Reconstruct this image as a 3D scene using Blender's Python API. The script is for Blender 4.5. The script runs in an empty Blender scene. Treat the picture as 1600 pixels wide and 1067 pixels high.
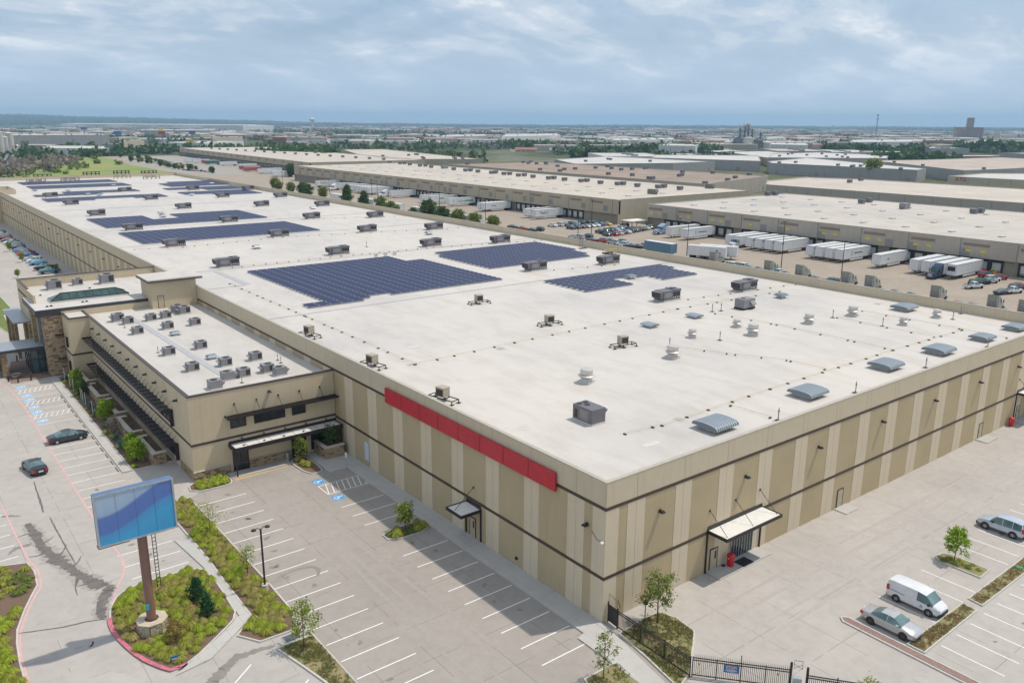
import bpy, bmesh, math, random
from mathutils import Vector, Matrix, noise
R = math.radians
rnd = random.Random(7)
scene = bpy.context.scene
col = scene.collection

# ------------------------------------------------------------------ camera
cam_d = bpy.data.cameras.new('camera')
cam = bpy.data.objects.new('camera', cam_d)
col.objects.link(cam)
scene.camera = cam
cam_d.sensor_width = 36.0
cam_d.lens = 36.0 * 1289.663 / 1600.0
cam_d.clip_start = 1.0
cam_d.clip_end = 120000.0
_yaw, _pitch, _roll = R(37.913), R(14.8596), R(0.3354)
_fw = Vector((math.sin(_yaw) * math.cos(_pitch), math.cos(_yaw) * math.cos(_pitch), -math.sin(_pitch)))
_r0 = Vector((math.cos(_yaw), -math.sin(_yaw), 0))
_u0 = _r0.cross(_fw)
_r = _r0 * math.cos(_roll) + _u0 * math.sin(_roll)
_u = -_r0 * math.sin(_roll) + _u0 * math.cos(_roll)
_m = Matrix((_r, _u, -_fw)).transposed().to_4x4()
_m.translation = Vector((-43.753, -43.618, 40.815))
cam.matrix_world = _m

# ------------------------------------------------------------------ sky, sun, exposure
SUN_DIR = Vector((0.455, -0.174, 1.0)).normalized()          # towards the sun
sun_el = math.asin(SUN_DIR.z)
sun_az = math.atan2(SUN_DIR.x, SUN_DIR.y)
w = bpy.data.worlds.new('World')
scene.world = w
w.use_nodes = True
nt = w.node_tree
nt.nodes.clear()
N = nt.nodes.new
wo = N('ShaderNodeOutputWorld')
bg = N('ShaderNodeBackground')
bg.inputs['Strength'].default_value = 0.135
sky = N('ShaderNodeTexSky')
sky.sky_type = 'NISHITA'
sky.sun_disc = False
sky.sun_elevation = sun_el
sky.sun_rotation = sun_az
sky.altitude = 200
sky.air_density = 1.0
sky.dust_density = 2.5
sky.ozone_density = 1.5
# broken cloud deck: the view direction is projected on a flat layer overhead
tc = N('ShaderNodeTexCoord')
sep = N('ShaderNodeSeparateXYZ')
nt.links.new(tc.outputs['Generated'], sep.inputs[0])
def wmath(op, a, b=None, c=None):
    n = N('ShaderNodeMath'); n.operation = op
    for i, v in enumerate((a, b, c)):
        if v is None: continue
        if isinstance(v, (int, float)): n.inputs[i].default_value = v
        else: nt.links.new(v, n.inputs[i])
    return n.outputs[0]
zc = wmath('ADD', wmath('MAXIMUM', sep.outputs[2], 0.0), 0.28)
cx = wmath('DIVIDE', sep.outputs[0], zc)
cy = wmath('DIVIDE', sep.outputs[1], zc)
cmb = N('ShaderNodeCombineXYZ')
nt.links.new(cx, cmb.inputs[0]); nt.links.new(cy, cmb.inputs[1])
def wnoise(scale, detail, rough, off, dist=0.0):
    mp = N('ShaderNodeMapping'); mp.inputs['Location'].default_value = off
    mp.inputs['Rotation'].default_value = (0, 0, 0.66)
    mp.inputs['Scale'].default_value = (0.8, 1.15, 1)
    nt.links.new(cmb.outputs[0], mp.inputs[0])
    n = N('ShaderNodeTexNoise'); n.inputs['Scale'].default_value = scale
    n.inputs['Detail'].default_value = detail; n.inputs['Roughness'].default_value = rough
    n.inputs['Distortion'].default_value = dist
    nt.links.new(mp.outputs[0], n.inputs['Vector'])
    return n.outputs['Fac']
def wramp(fac, stops):
    r = N('ShaderNodeValToRGB')
    r.color_ramp.interpolation = 'EASE'
    while len(r.color_ramp.elements) > 1: r.color_ramp.elements.remove(r.color_ramp.elements[-1])
    r.color_ramp.elements[0].position = stops[0][0]; r.color_ramp.elements[0].color = stops[0][1]
    for p, c in stops[1:]:
        e = r.color_ramp.elements.new(p); e.color = c
    nt.links.new(fac, r.inputs[0])
    return r.outputs['Color']
big = wnoise(1.75, 6, 0.5, (4.9, 3.4, 0), 0.6)
small = wnoise(6.0, 8, 0.6, (7.3, 4.4, 2.0), 0.35)
shade = wmath('ADD', wmath('MULTIPLY', big, 0.66), wmath('MULTIPLY', small, 0.34))
cover = wramp(shade, [(0.30, (0.5, 0.5, 0.5, 1)), (0.62, (1, 1, 1, 1))])
lum = wramp(shade, [(0.36, (2.75, 3.8, 5.3, 1)), (0.46, (3.5, 4.45, 5.7, 1)), (0.52, (4.6, 5.3, 6.15, 1)), (0.60, (6.7, 6.95, 7.2, 1))])
mix = N('ShaderNodeMix'); mix.data_type = 'RGBA'
nt.links.new(cover, mix.inputs['Factor'])
nt.links.new(sky.outputs[0], mix.inputs['A'])
nt.links.new(lum, mix.inputs['B'])
# towards the horizon the deck thickens into an even blue-grey
hz = wramp(sep.outputs[2], [(0.0, (1, 1, 1, 1)), (0.03, (0.8, 0.8, 0.8, 1)), (0.11, (0, 0, 0, 1))])
mix2 = N('ShaderNodeMix'); mix2.data_type = 'RGBA'
nt.links.new(hz, mix2.inputs['Factor'])
nt.links.new(mix.outputs['Result'], mix2.inputs['A'])
mix2.inputs['B'].default_value = (3.9, 4.95, 6.2, 1)
nt.links.new(mix2.outputs['Result'], bg.inputs['Color'])
nt.links.new(bg.outputs[0], wo.inputs['Surface'])

sun_d = bpy.data.lights.new('sun', 'SUN')
sun_d.energy = 3.15
sun_d.angle = R(1.2)
sun_d.color = (1.0, 0.925, 0.82)
sun = bpy.data.objects.new('sun', sun_d)
col.objects.link(sun)
sun.rotation_euler = SUN_DIR.to_track_quat('Z', 'Y').to_euler()
sun.location = (0, 0, 200)

vs = scene.view_settings
vs.view_transform = 'Standard'
vs.look = 'None'
vs.exposure = 0.0
vs.gamma = 1.0
vs.use_curve_mapping = False
cyc = scene.cycles
cyc.max_bounces = 6
cyc.diffuse_bounces = 3
cyc.glossy_bounces = 3
cyc.transmission_bounces = 4
cyc.transparent_max_bounces = 8
cyc.volume_bounces = 0
cyc.use_denoising = True

# ------------------------------------------------------------------ materials
MATS = {}
def mat(name, c, rough=0.7, var=0.12, scale=1.5, detail=4, metal=0.0, c2=None, bump=0.0, bscale=None, spec=0.5, stretch=None):
    """procedural surface: base colour mottled by two octaves of noise in world/object space"""
    if name in MATS: return MATS[name]
    m = bpy.data.materials.new(name); m.use_nodes = True
    t = m.node_tree; b = t.nodes['Principled BSDF']
    b.inputs['Roughness'].default_value = rough
    b.inputs['Metallic'].default_value = metal
    b.inputs['Specular IOR Level'].default_value = spec
    co = t.nodes.new('ShaderNodeTexCoord')
    src = co.outputs['Object']
    if stretch:
        mp = t.nodes.new('ShaderNodeMapping'); mp.inputs['Scale'].default_value = stretch
        t.links.new(src, mp.inputs[0]); src = mp.outputs[0]
    n = t.nodes.new('ShaderNodeTexNoise')
    n.inputs['Scale'].default_value = scale; n.inputs['Detail'].default_value = detail
    n.inputs['Roughness'].default_value = 0.62
    t.links.new(src, n.inputs['Vector'])
    r = t.nodes.new('ShaderNodeValToRGB')
    e = r.color_ramp.elements
    e[0].position = 0.3; e[1].position = 0.7
    if c2 is None:
        e[0].color = tuple(v * (1 - var) for v in c) + (1,)
        e[1].color = tuple(min(1, v * (1 + var)) for v in c) + (1,)
    else:
        e[0].color = tuple(c) + (1,); e[1].color = tuple(c2) + (1,)
    t.links.new(n.outputs['Fac'], r.inputs[0])
    t.links.new(r.outputs[0], b.inputs['Base Color'])
    if bump:
        n2 = t.nodes.new('ShaderNodeTexNoise'); n2.inputs['Scale'].default_value = bscale or scale * 6
        n2.inputs['Detail'].default_value = 3
        t.links.new(src, n2.inputs['Vector'])
        bp = t.nodes.new('ShaderNodeBump'); bp.inputs['Strength'].default_value = bump; bp.inputs['Distance'].default_value = 0.05
        t.links.new(n2.outputs['Fac'], bp.inputs['Height'])
        t.links.new(bp.outputs[0], b.inputs['Normal'])
    MATS[name] = m
    return m

class NodeKit:
    """small helper to wire shader maths"""
    def __init__(s, m): s.t = m.node_tree; s.b = s.t.nodes['Principled BSDF']
    def new(s, k): return s.t.nodes.new(k)
    def link(s, a, b): s.t.links.new(a, b)
    def put(s, n, i, v):
        if isinstance(v, (int, float)): n.inputs[i].default_value = v
        elif isinstance(v, tuple): n.inputs[i].default_value = v
        else: s.link(v, n.inputs[i])
    def math(s, op, a, b=None):
        n = s.new('ShaderNodeMath'); n.operation = op
        s.put(n, 0, a)
        if b is not None: s.put(n, 1, b)
        return n.outputs[0]
    def obj(s):
        return s.new('ShaderNodeTexCoord').outputs['Object']
    def xyz(s, v):
        n = s.new('ShaderNodeSeparateXYZ'); s.link(v, n.inputs[0]); return n.outputs
    def noise(s, v, scale, detail=4, rough=0.6, stretch=None, dist=0):
        if stretch:
            mp = s.new('ShaderNodeMapping'); mp.inputs['Scale'].default_value = stretch; s.link(v, mp.inputs[0]); v = mp.outputs[0]
        n = s.new('ShaderNodeTexNoise'); s.link(v, n.inputs['Vector'])
        n.inputs['Scale'].default_value = scale; n.inputs['Detail'].default_value = detail
        n.inputs['Roughness'].default_value = rough; n.inputs['Distortion'].default_value = dist
        return n.outputs['Fac']
    def ramp(s, f, stops):
        r = s.new('ShaderNodeValToRGB')
        while len(r.color_ramp.elements) > 1: r.color_ramp.elements.remove(r.color_ramp.elements[-1])
        r.color_ramp.elements[0].position = stops[0][0]; r.color_ramp.elements[0].color = tuple(stops[0][1]) + (1,)
        for p, c in stops[1:]:
            e = r.color_ramp.elements.new(p); e.color = tuple(c) + (1,)
        s.link(f, r.inputs[0]); return r.outputs[0]
    def mix(s, f, a, b, blend='MIX'):
        n = s.new('ShaderNodeMix'); n.data_type = 'RGBA'; n.blend_type = blend
        s.put(n, 'Factor', f)
        for k, v in (('A', a), ('B', b)):
            if isinstance(v, tuple): n.inputs[k].default_value = v + (1,) if len(v) == 3 else v
            else: s.link(v, n.inputs[k])
        return n.outputs['Result']
    def lines(s, x, period, width, off=0.0):
        """1 on thin lines every `period` metres"""
        f = s.math('FRACT', s.math('DIVIDE', s.math('ADD', x, off), period))
        d = s.math('ABSOLUTE', s.math('SUBTRACT', f, 0.5))
        return s.math('GREATER_THAN', d, 0.5 - width / period / 2)

def base_mat(name, rough=0.8, spec=0.3):
    m = bpy.data.materials.new(name); m.use_nodes = True
    k = NodeKit(m)
    k.b.inputs['Roughness'].default_value = rough
    k.b.inputs['Specular IOR Level'].default_value = spec
    MATS[name] = m
    return m, k

def concrete(name, c, joint=4.6, jw=0.06, stain=0.35, tint=(0.9, 0.86, 0.8)):
    m, k = base_mat(name, 0.85, 0.25)
    v = k.obj(); x = k.xyz(v)
    n1 = k.noise(v, 0.09, 6, 0.65)
    n2 = k.noise(v, 0.9, 5, 0.6, dist=0.4)
    n3 = k.noise(v, 7.0, 4, 0.6)
    # each slab cast a little differently
    fx = k.math('FLOOR', k.math('DIVIDE', x[0], joint)); fy = k.math('FLOOR', k.math('DIVIDE', x[1], joint))
    cb = k.new('ShaderNodeCombineXYZ'); k.link(fx, cb.inputs[0]); k.link(fy, cb.inputs[1])
    wn = k.new('ShaderNodeTexWhiteNoise'); k.link(cb.outputs[0], wn.inputs['Vector'])
    a = k.ramp(n1, [(0.3, tuple(q * 0.9 for q in c)), (0.7, tuple(q * 1.08 for q in c))])
    a = k.mix(k.math('MULTIPLY', wn.outputs['Value'], 0.10), a, tuple(q * 0.72 for q in c))
    s2 = k.ramp(n2, [(0.36, (0.80, 0.79, 0.78)), (0.56, (1, 1, 1))])
    a = k.mix(stain, a, s2, 'MULTIPLY')
    a = k.mix(0.22, a, k.ramp(n3, [(0.3, (0.86, 0.86, 0.86)), (0.7, (1.0, 1.0, 1.0))]), 'MULTIPLY')
    j = k.math('MAXIMUM', k.lines(x[0], joint, jw), k.lines(x[1], joint, jw))
    jn = k.math('MULTIPLY', j, k.math('GREATER_THAN', k.noise(v, 0.25, 2), 0.47))
    a = k.mix(k.math('MULTIPLY', jn, 0.55), a, tuple(q * 0.4 for q in c))
    k.link(a, k.b.inputs['Base Color'])
    return m

# ------------------------------------------------------------------ geometry helpers
class MB:
    """collects simple solids; build() links them as ONE mesh object"""
    def __init__(s): s.v = []; s.f = []; s.m = []; s.cur = 0
    def add(s, vs_, fs):
        o = len(s.v); s.v += [tuple(p) for p in vs_]
        for f in fs: s.f.append(tuple(i + o for i in f)); s.m.append(s.cur)
        return s
    def box(s, x0, x1, y0, y1, z0, z1):
        return s.add([(x0, y0, z0), (x1, y0, z0), (x1, y1, z0), (x0, y1, z0), (x0, y0, z1), (x1, y0, z1), (x1, y1, z1), (x0, y1, z1)],
                     [(0, 3, 2, 1), (4, 5, 6, 7), (0, 1, 5, 4), (1, 2, 6, 5), (2, 3, 7, 6), (3, 0, 4, 7)])
    def cbox(s, cx, cy, z0, lx, ly, h): return s.box(cx - lx / 2, cx + lx / 2, cy - ly / 2, cy + ly / 2, z0, z0 + h)
    def frustum(s, cx, cy, z0, z1, lx0, ly0, lx1, ly1):
        return s.add([(cx - lx0 / 2, cy - ly0 / 2, z0), (cx + lx0 / 2, cy - ly0 / 2, z0), (cx + lx0 / 2, cy + ly0 / 2, z0), (cx - lx0 / 2, cy + ly0 / 2, z0),
                      (cx - lx1 / 2, cy - ly1 / 2, z1), (cx + lx1 / 2, cy - ly1 / 2, z1), (cx + lx1 / 2, cy + ly1 / 2, z1), (cx - lx1 / 2, cy + ly1 / 2, z1)],
                     [(0, 3, 2, 1), (4, 5, 6, 7), (0, 1, 5, 4), (1, 2, 6, 5), (2, 3, 7, 6), (3, 0, 4, 7)])
    def hexa(s, bottom, top):
        return s.add(list(bottom) + list(top), [(0, 3, 2, 1), (4, 5, 6, 7), (0, 1, 5, 4), (1, 2, 6, 5), (2, 3, 7, 6), (3, 0, 4, 7)])
    def prism(s, poly, z0, z1):
        poly = ccw(poly); n = len(poly)
        s.add([(p[0], p[1], z0) for p in poly] + [(p[0], p[1], z1) for p in poly],
              [tuple(range(n - 1, -1, -1)), tuple(range(n, 2 * n))] + [(i, (i + 1) % n, n + (i + 1) % n, n + i) for i in range(n)])
        return s
    def sheet(s, poly, z):
        poly = ccw(poly)
        return s.add([(p[0], p[1], z) for p in poly], [tuple(range(len(poly)))])
    def lathe(s, prof, cx=0, cy=0, n=12, cap=True):
        o = len(s.v)
        for r, z in prof:
            for i in range(n):
                a = 2 * math.pi * i / n
                s.v.append((cx + r * math.cos(a), cy + r * math.sin(a), z))
        for k in range(len(prof) - 1):
            for i in range(n):
                j = (i + 1) % n
                s.f.append((o + k * n + i, o + k * n + j, o + (k + 1) * n + j, o + (k + 1) * n + i)); s.m.append(s.cur)
        if cap:
            s.f.append(tuple(o + i for i in range(n - 1, -1, -1))); s.m.append(s.cur)
            b = o + (len(prof) - 1) * n
            s.f.append(tuple(b + i for i in range(n))); s.m.append(s.cur)
        return s
    def tube(s, pts, rad, n=6, cap=True):
        pts = [Vector(p) for p in pts]; o = len(s.v)
        rads = rad if isinstance(rad, (list, tuple)) else [rad] * len(pts)
        for i, p in enumerate(pts):
            d = (pts[min(i + 1, len(pts) - 1)] - pts[max(i - 1, 0)])
            if d.length < 1e-9: d = Vector((0, 0, 1))
            d.normalize()
            a = Vector((0, 0, 1)) if abs(d.z) < 0.9 else Vector((1, 0, 0))
            u = d.cross(a).normalized(); w_ = d.cross(u)
            for k in range(n):
                t = 2 * math.pi * k / n
                s.v.append(tuple(p + (u * math.cos(t) + w_ * math.sin(t)) * rads[i]))
        for i in range(len(pts) - 1):
            for k in range(n):
                j = (k + 1) % n
                s.f.append((o + i * n + k, o + (i + 1) * n + k, o + (i + 1) * n + j, o + i * n + j)); s.m.append(s.cur)
        if cap:
            s.f.append(tuple(o + i for i in range(n))); s.m.append(s.cur)
            b = o + (len(pts) - 1) * n
            s.f.append(tuple(b + i for i in range(n - 1, -1, -1))); s.m.append(s.cur)
        return s
    def bar(s, a, b, w_, h_=None):
        """square-section bar between two points"""
        a = Vector(a); b = Vector(b); h_ = h_ or w_
        d = (b - a).normalized()
        up = Vector((0, 0, 1)) if abs(d.z) < 0.95 else Vector((0, 1, 0))
        u = d.cross(up).normalized() * w_ / 2; q = u.cross(d).normalized() * h_ / 2
        return s.hexa([a - u - q, a + u - q, b + u - q, b - u - q], [a - u + q, a + u + q, b + u + q, b - u + q])
    def mesh(s, name, mats, smooth=False):
        me = bpy.data.meshes.new(name)
        me.from_pydata(s.v, [], s.f)
        for m_ in (mats if isinstance(mats, (list, tuple)) else [mats]): me.materials.append(m_)
        me.polygons.foreach_set('material_index', s.m)
        if smooth: me.polygons.foreach_set('use_smooth', [True] * len(s.f))
        me.update()
        return me
    def build(s, name, mats, parent=None, loc=(0, 0, 0), rz=0, smooth=False, **kw):
        return link(name, s.mesh(name, mats, smooth), parent, loc, rz, **kw)

def ccw(poly):
    a = sum(poly[i][0] * poly[(i + 1) % len(poly)][1] - poly[(i + 1) % len(poly)][0] * poly[i][1] for i in range(len(poly)))
    return list(poly) if a > 0 else list(reversed(poly))

def link(name, me, parent=None, loc=(0, 0, 0), rz=0, label=None, cat=None, group=None, kind=None):
    o = bpy.data.objects.new(name, me)
    col.objects.link(o)
    o.parent = parent
    o.location = loc
    if rz: o.rotation_euler = (0, 0, rz)
    tag(o, label, cat, group, kind)
    return o
def tag(o, label=None, cat=None, group=None, kind=None):
    if label: o['label'] = label
    if cat: o['category'] = cat
    if group: o['group'] = group
    if kind: o['kind'] = kind
    return o
def thing(name, label, cat, loc=(0, 0, 0), rz=0, group=None):
    return link(name, None, None, loc, rz, label, cat, group)
def copy_tree(o, parent=None):
    c = o.copy(); col.objects.link(c); c.parent = parent
    for ch in list(o.children): copy_tree(ch, c)
    return c
def rect(x0, x1, y0, y1): return [(x0, y0), (x1, y0), (x1, y1), (x0, y1)]
def smooth_poly(poly, it=2):
    for _ in range(it):
        q = []
        for i in range(len(poly)):
            a = poly[i]; b = poly[(i + 1) % len(poly)]
            q.append((a[0] * .75 + b[0] * .25, a[1] * .75 + b[1] * .25)); q.append((a[0] * .25 + b[0] * .75, a[1] * .25 + b[1] * .75))
        poly = q
    return poly
def inside(p, poly):
    c = False; n = len(poly)
    for i in range(n):
        x0, y0 = poly[i]; x1, y1 = poly[(i + 1) % n]
        if (y0 > p[1]) != (y1 > p[1]) and p[0] < (x1 - x0) * (p[1] - y0) / (y1 - y0) + x0: c = not c
    return c
def edge_dist(p, poly):
    best = 1e9
    for i in range(len(poly)):
        a = Vector(poly[i]); b = Vector(poly[(i + 1) % len(poly)]); q = Vector(p[:2]); d = b - a
        t = max(0, min(1, (q - a).dot(d) / max(d.length_squared, 1e-9)))
        best = min(best, (q - a - d * t).length)
    return best
ORD = ['nearest', 'second', 'third', 'fourth', 'fifth', 'sixth', 'seventh', 'eighth', 'ninth', 'tenth', 'eleventh', 'twelfth', 'thirteenth', 'fourteenth', 'fifteenth', 'sixteenth', 'seventeenth', 'eighteenth', 'nineteenth', 'twentieth']
def nth(i): return 'first' if i == 0 else ORD[i] if i < len(ORD) else f'number {i + 1}'
def text_mesh(s, size, mat_, name='lettering', bold=0.0, extrude=0.004):
    cu = bpy.data.curves.new(name, 'FONT'); cu.body = s; cu.size = size; cu.extrude = extrude; cu.offset = bold
    cu.align_x = 'CENTER'; cu.align_y = 'CENTER'; cu.resolution_u = 2
    o = bpy.data.objects.new(name, cu); col.objects.link(o)
    me = bpy.data.meshes.new_from_object(o.evaluated_get(bpy.context.evaluated_depsgraph_get()))
    bpy.data.objects.remove(o); bpy.data.curves.remove(cu)
    me.name = name; me.materials.clear(); me.materials.append(mat_)
    return me

# ================================================================== materials of the setting
M_CONC = concrete('lot_concrete', (0.445, 0.41, 0.375))
M_WALK = concrete('walk_concrete', (0.48, 0.46, 0.43), joint=1.5, jw=0.03, stain=0.2)
M_COURT = concrete('court_concrete', (0.365, 0.305, 0.245), joint=6.0, jw=0.06, stain=0.55)
M_KERB = mat('kerb_concrete', (0.52, 0.50, 0.46), 0.85, 0.1, 3)
M_WHITE = mat('road_paint_white', (0.78, 0.77, 0.74), 0.7, 0.14, 5)
M_YELLOW = mat('road_paint_yellow', (0.74, 0.49, 0.10), 0.7, 0.12, 5)
M_RED = mat('fire_lane_red', (0.52, 0.15, 0.19), 0.75, 0.3, 4)
M_REDFADE = mat('faded_fire_lane_red', (0.60, 0.37, 0.355), 0.8, 0.12, 3)
M_BLUEPAD = mat('accessible_blue', (0.06, 0.30, 0.62), 0.7, 0.15, 4)
M_BLUEFADE = mat('faded_accessible_blue', (0.28, 0.47, 0.66), 0.75, 0.15, 4)
M_MULCH = mat('bark_mulch', (0.17, 0.11, 0.075), 0.95, 0.45, 9, 6, bump=0.7, bscale=30)
M_DIRT = mat('dry_turf', (0.34, 0.245, 0.15), 0.95, c2=(0.15, 0.19, 0.055), scale=0.9, detail=8, bump=0.6, bscale=18)
M_TURF = mat('green_turf', (0.10, 0.16, 0.03), 0.95, c2=(0.17, 0.19, 0.045), scale=0.5, detail=8, bump=0.5, bscale=15)
M_PAVER = mat('red_pavers', (0.25, 0.165, 0.14), 0.85, 0.25, 6, bump=0.3, bscale=20)
M_STAIN = mat('wet_concrete', (0.15, 0.13, 0.115), 0.55, 0.30, 1.4, 7)
M_DAMP = mat('drying_concrete', (0.34, 0.305, 0.27), 0.8, 0.1, 1.5, 6)
M_STAIN2 = mat('damp_concrete', (0.235, 0.21, 0.185), 0.7, 0.14, 1.2, 7)

# ------------------------------------------------------------------ terrain out to the horizon
def terrain_z(x, y):
    dx, dy = x + 43.75, y + 43.6
    d = math.hypot(dx, dy); az = math.degrees(math.atan2(dx, dy))
    t = max(0.0, min(1.0, (d - 5500) / 6500)); t = t * t * (3 - 2 * t)
    h = 112 / (1 + math.exp((az - 17) / 5.5)) + 8 / (1 + math.exp(-(az - 44) / 4))
    return -0.06 + t * h + t * 7 * noise.noise(Vector((az * 0.45, d * 0.0002, 1.3)))
def make_ground():
    vs_, fs = [], []
    radii = [0, 120, 300, 600, 1000, 1600, 2500, 3600, 5000, 6500, 8000, 9500, 11000, 12500, 14200]
    na = 180
    vs_.append((-43.75, -43.6, -0.06))
    for r in radii[1:]:
        for i in range(na):
            a = 2 * math.pi * i / na
            x, y = -43.75 + r * math.sin(a), -43.6 + r * math.cos(a)
            vs_.append((x, y, terrain_z(x, y)))
    for i in range(na): fs.append((0, 1 + (i + 1) % na, 1 + i))
    for k in range(len(radii) - 2):
        for i in range(na):
            j = (i + 1) % na; o = 1 + k * na
            fs.append((o + i, o + j, o + na + j, o + na + i))
    m, k = base_mat('country', 0.95, 0.1)
    v = k.obj()
    n1 = k.noise(v, 0.0016, 6, 0.6); n2 = k.noise(v, 0.006, 7, 0.65); n3 = k.noise(v, 0.03, 5, 0.6)
    a = k.ramp(n1, [(0.34, (0.045, 0.075, 0.025)), (0.47, (0.085, 0.11, 0.04)), (0.56, (0.16, 0.15, 0.07)), (0.66, (0.24, 0.20, 0.12))])
    town = k.ramp(n2, [(0.40, (0.05, 0.08, 0.03)), (0.52, (0.12, 0.13, 0.08)), (0.60, (0.27, 0.25, 0.22)), (0.7, (0.09, 0.12, 0.05))])
    a = k.mix(0.55, a, town)
    a = k.mix(0.6, a, k.ramp(n3, [(0.3, (0.5, 0.55, 0.5)), (0.65, (1.15, 1.1, 1.05))]), 'MULTIPLY')
    ln = k.new('ShaderNodeVectorMath'); ln.operation = 'LENGTH'; k.link(v, ln.inputs[0])      # the plain is solid woodland beyond the suburbs
    wood = k.ramp(k.math('DIVIDE', k.math('ADD', ln.outputs['Value'], k.math('MULTIPLY', n1, 3000.0)), 10000.0), [(0.52, (0, 0, 0)), (0.68, (1, 1, 1))])
    a = k.mix(wood, a, k.ramp(n2, [(0.35, (0.022, 0.045, 0.022)), (0.7, (0.045, 0.075, 0.032))]))
    k.link(a, k.b.inputs['Base Color'])
    me = bpy.data.meshes.new('ground'); me.from_pydata(vs_, [], fs); me.materials.append(m)
    for p in me.polygons: p.use_smooth = True
    link('ground', me, kind='structure')
make_ground()

# ------------------------------------------------------------------ paved areas (each sheet lies on the one below)
PAVE = MB().sheet(rect(-160, 97, -100, 455), 0.0).build('pavement', M_CONC, kind='structure')
MB().sheet([(-19.9, -40), (-0.05, -40), (-0.05, 49.3), (-14.5, 49.3), (-20.1, 45.2), (-19.9, 20)], 0.002).build('parking_lot', concrete('darker_lot_concrete', (0.358, 0.322, 0.287)), kind='structure')  # lot sheet toned darker and warmer than the pavement around it
MB().sheet([(97, -100), (212, -100), (212, 200), (240, 560), (262, 1010), (170, 1010), (150, 640), (97, 455)], -0.004).build('truck_court', M_COURT, kind='structure')
MB().sheet([(1.7,535.27),(40.83,650.69),(157.22,629.59),(158.1,680),(159.12,749.3),(158.3,831.59),(176.47,935.89),(178.13,1034.07),(146.75,1010.41),(89.2,844.73),(27.75,830.14)], 0.01).build('meadow', mat('meadow_grass', (0.13, 0.24, 0.035), 0.95, c2=(0.30, 0.27, 0.09), scale=0.018, detail=9), kind='structure')

SIDEWALK = MB().prism(rect(-2.25, -0.02, -1.2, 45.2), -0.02, 0.13).prism([(-3.09,-0.42),(-1.68,-0.05),(-0.28,-1.79),(-1.77,-9.37),(-3.21,-8.26)], -0.02, 0.12).prism(rect(-24.3, -23.3, 57, 104), -0.02, 0.12).prism(rect(-14.5, -7.0, 47.4, 49.2), -0.02, 0.13).prism(rect(-4.6, -0.05, 42.2, 49.2), -0.02, 0.125).build('sidewalk', M_WALK, kind='structure')
MB().prism([(-24.38,36.31),(-22.92,35.53),(-22.85,30.71),(-23.02,25.79),(-23.12,21.91),(-23.05,18.79),(-27.75,15.07),(-30.55,14.67),(-26.1,17.69),(-23.91,19.45),(-23.75,22.39),(-23.58,25),(-23.65,27.38),(-23.73,29.31)], -0.02, 0.11).build('footpath', M_WALK, kind='structure')

# kerb: a closed band round a polygon
def kerb_ring(poly, w_=0.16, h=0.14, name='kerb', m=None, parent=None):
    poly = ccw(poly); n = len(poly); c = []
    for i in range(n):
        a = Vector(poly[i - 1]); b = Vector(poly[i]); d = Vector(poly[(i + 1) % n])
        e1 = (b - a).normalized(); e2 = (d - b).normalized()
        t = (e1 + e2)
        if t.length < 1e-4: t = e1
        t.normalize(); nn = Vector((-t.y, t.x)) * w_
        c.append((b.x + nn.x, b.y + nn.y))
    mb = MB()
    vs_ = [(p[0], p[1], 0) for p in poly] + [(p[0], p[1], h) for p in poly] + [(p[0], p[1], h) for p in c] + [(p[0], p[1], 0.02) for p in c]
    fs = []
    for i in range(n):
        j = (i + 1) % n
        fs += [(i, j, n + j, n + i), (n + i, n + j, 2 * n + j, 2 * n + i), (2 * n + i, 2 * n + j, 3 * n + j, 3 * n + i)]
    mb.add(vs_, fs)
    return mb.build(name, m or M_KERB, parent, kind=None if parent else 'structure')
BEDS = {}
def bed(key, poly, m, smooth=1, h=0.14, name='planting_bed'):
    poly = smooth_poly(poly, smooth) if smooth else list(poly)
    BEDS[key] = poly
    o = MB().sheet(poly, h - 0.03).build(name, m, kind='structure')
    kerb_ring(poly, 0.15, h, 'kerb', None, o)
    return o
bed('sign', [(-32.69,26.27),(-32.24,27.61),(-31.35,29.21),(-30.04,29.78),(-28.04,30.03),(-25.52,29.8),(-23.77,29.19),(-23.65,27.38),(-23.58,25),(-23.75,22.39),(-23.92,19.58),(-26.07,17.78),(-29.07,15.58),(-30.53,15.23),(-31.23,16.44),(-32.12,18.41),(-32.78,21.6),(-32.99,24.07)], M_MULCH, 1)
bed('strip', [(-23.1, 45.2), (-22.95, 30.4), (-23.1, 25.5), (-23.15, 18.8), (-25.1, 16.8), (-23.9, 14.8), (-21.0, 14.7), (-19.95, 17.3), (-19.85, 23.1), (-19.95, 35.5), (-20.1, 45.2)], M_MULCH, 0)
bed('low', [(-23.2, 13.2), (-20.05, 13.15), (-20.05, 0), (-21.4, 3.5), (-21.95, 7.1), (-22.4, 9.4), (-22.9, 11.7)], M_DIRT, 0)
bed('left', [(-38.9, 41.1), (-36.7, 40.2), (-36.4, 38), (-36.6, 35.2), (-37.25, 33.7), (-38.2, 31.3), (-39.1, 28.5), (-39.4, 26.5), (-39.6, 23.6), (-39.65, 20.5), (-39.5, 14), (-44, 14), (-44, 42)], M_MULCH, 0)
MB().sheet([(-43.0, 60), (-40.92, 25.2), (-40.72, 20.5), (-40.5, 10), (-60, 10), (-60, 60)], 0.16).build('street_verge', M_WALK, kind='structure')
MB().sheet([(-41.3, 25.0), (-41.05, 20.5), (-40.9, 10), (-60, 10), (-60, 30)], 0.165).build('street', mat('asphalt', (0.05, 0.05, 0.055), .9, .15, 1.5), kind='structure')
bed('corner', [(-19.6, 46.2), (-15.3, 45.9), (-14.6, 46.8), (-14.6, 48.6), (-15.2, 49.0), (-19.2, 49.0)], M_MULCH, 1)
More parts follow.
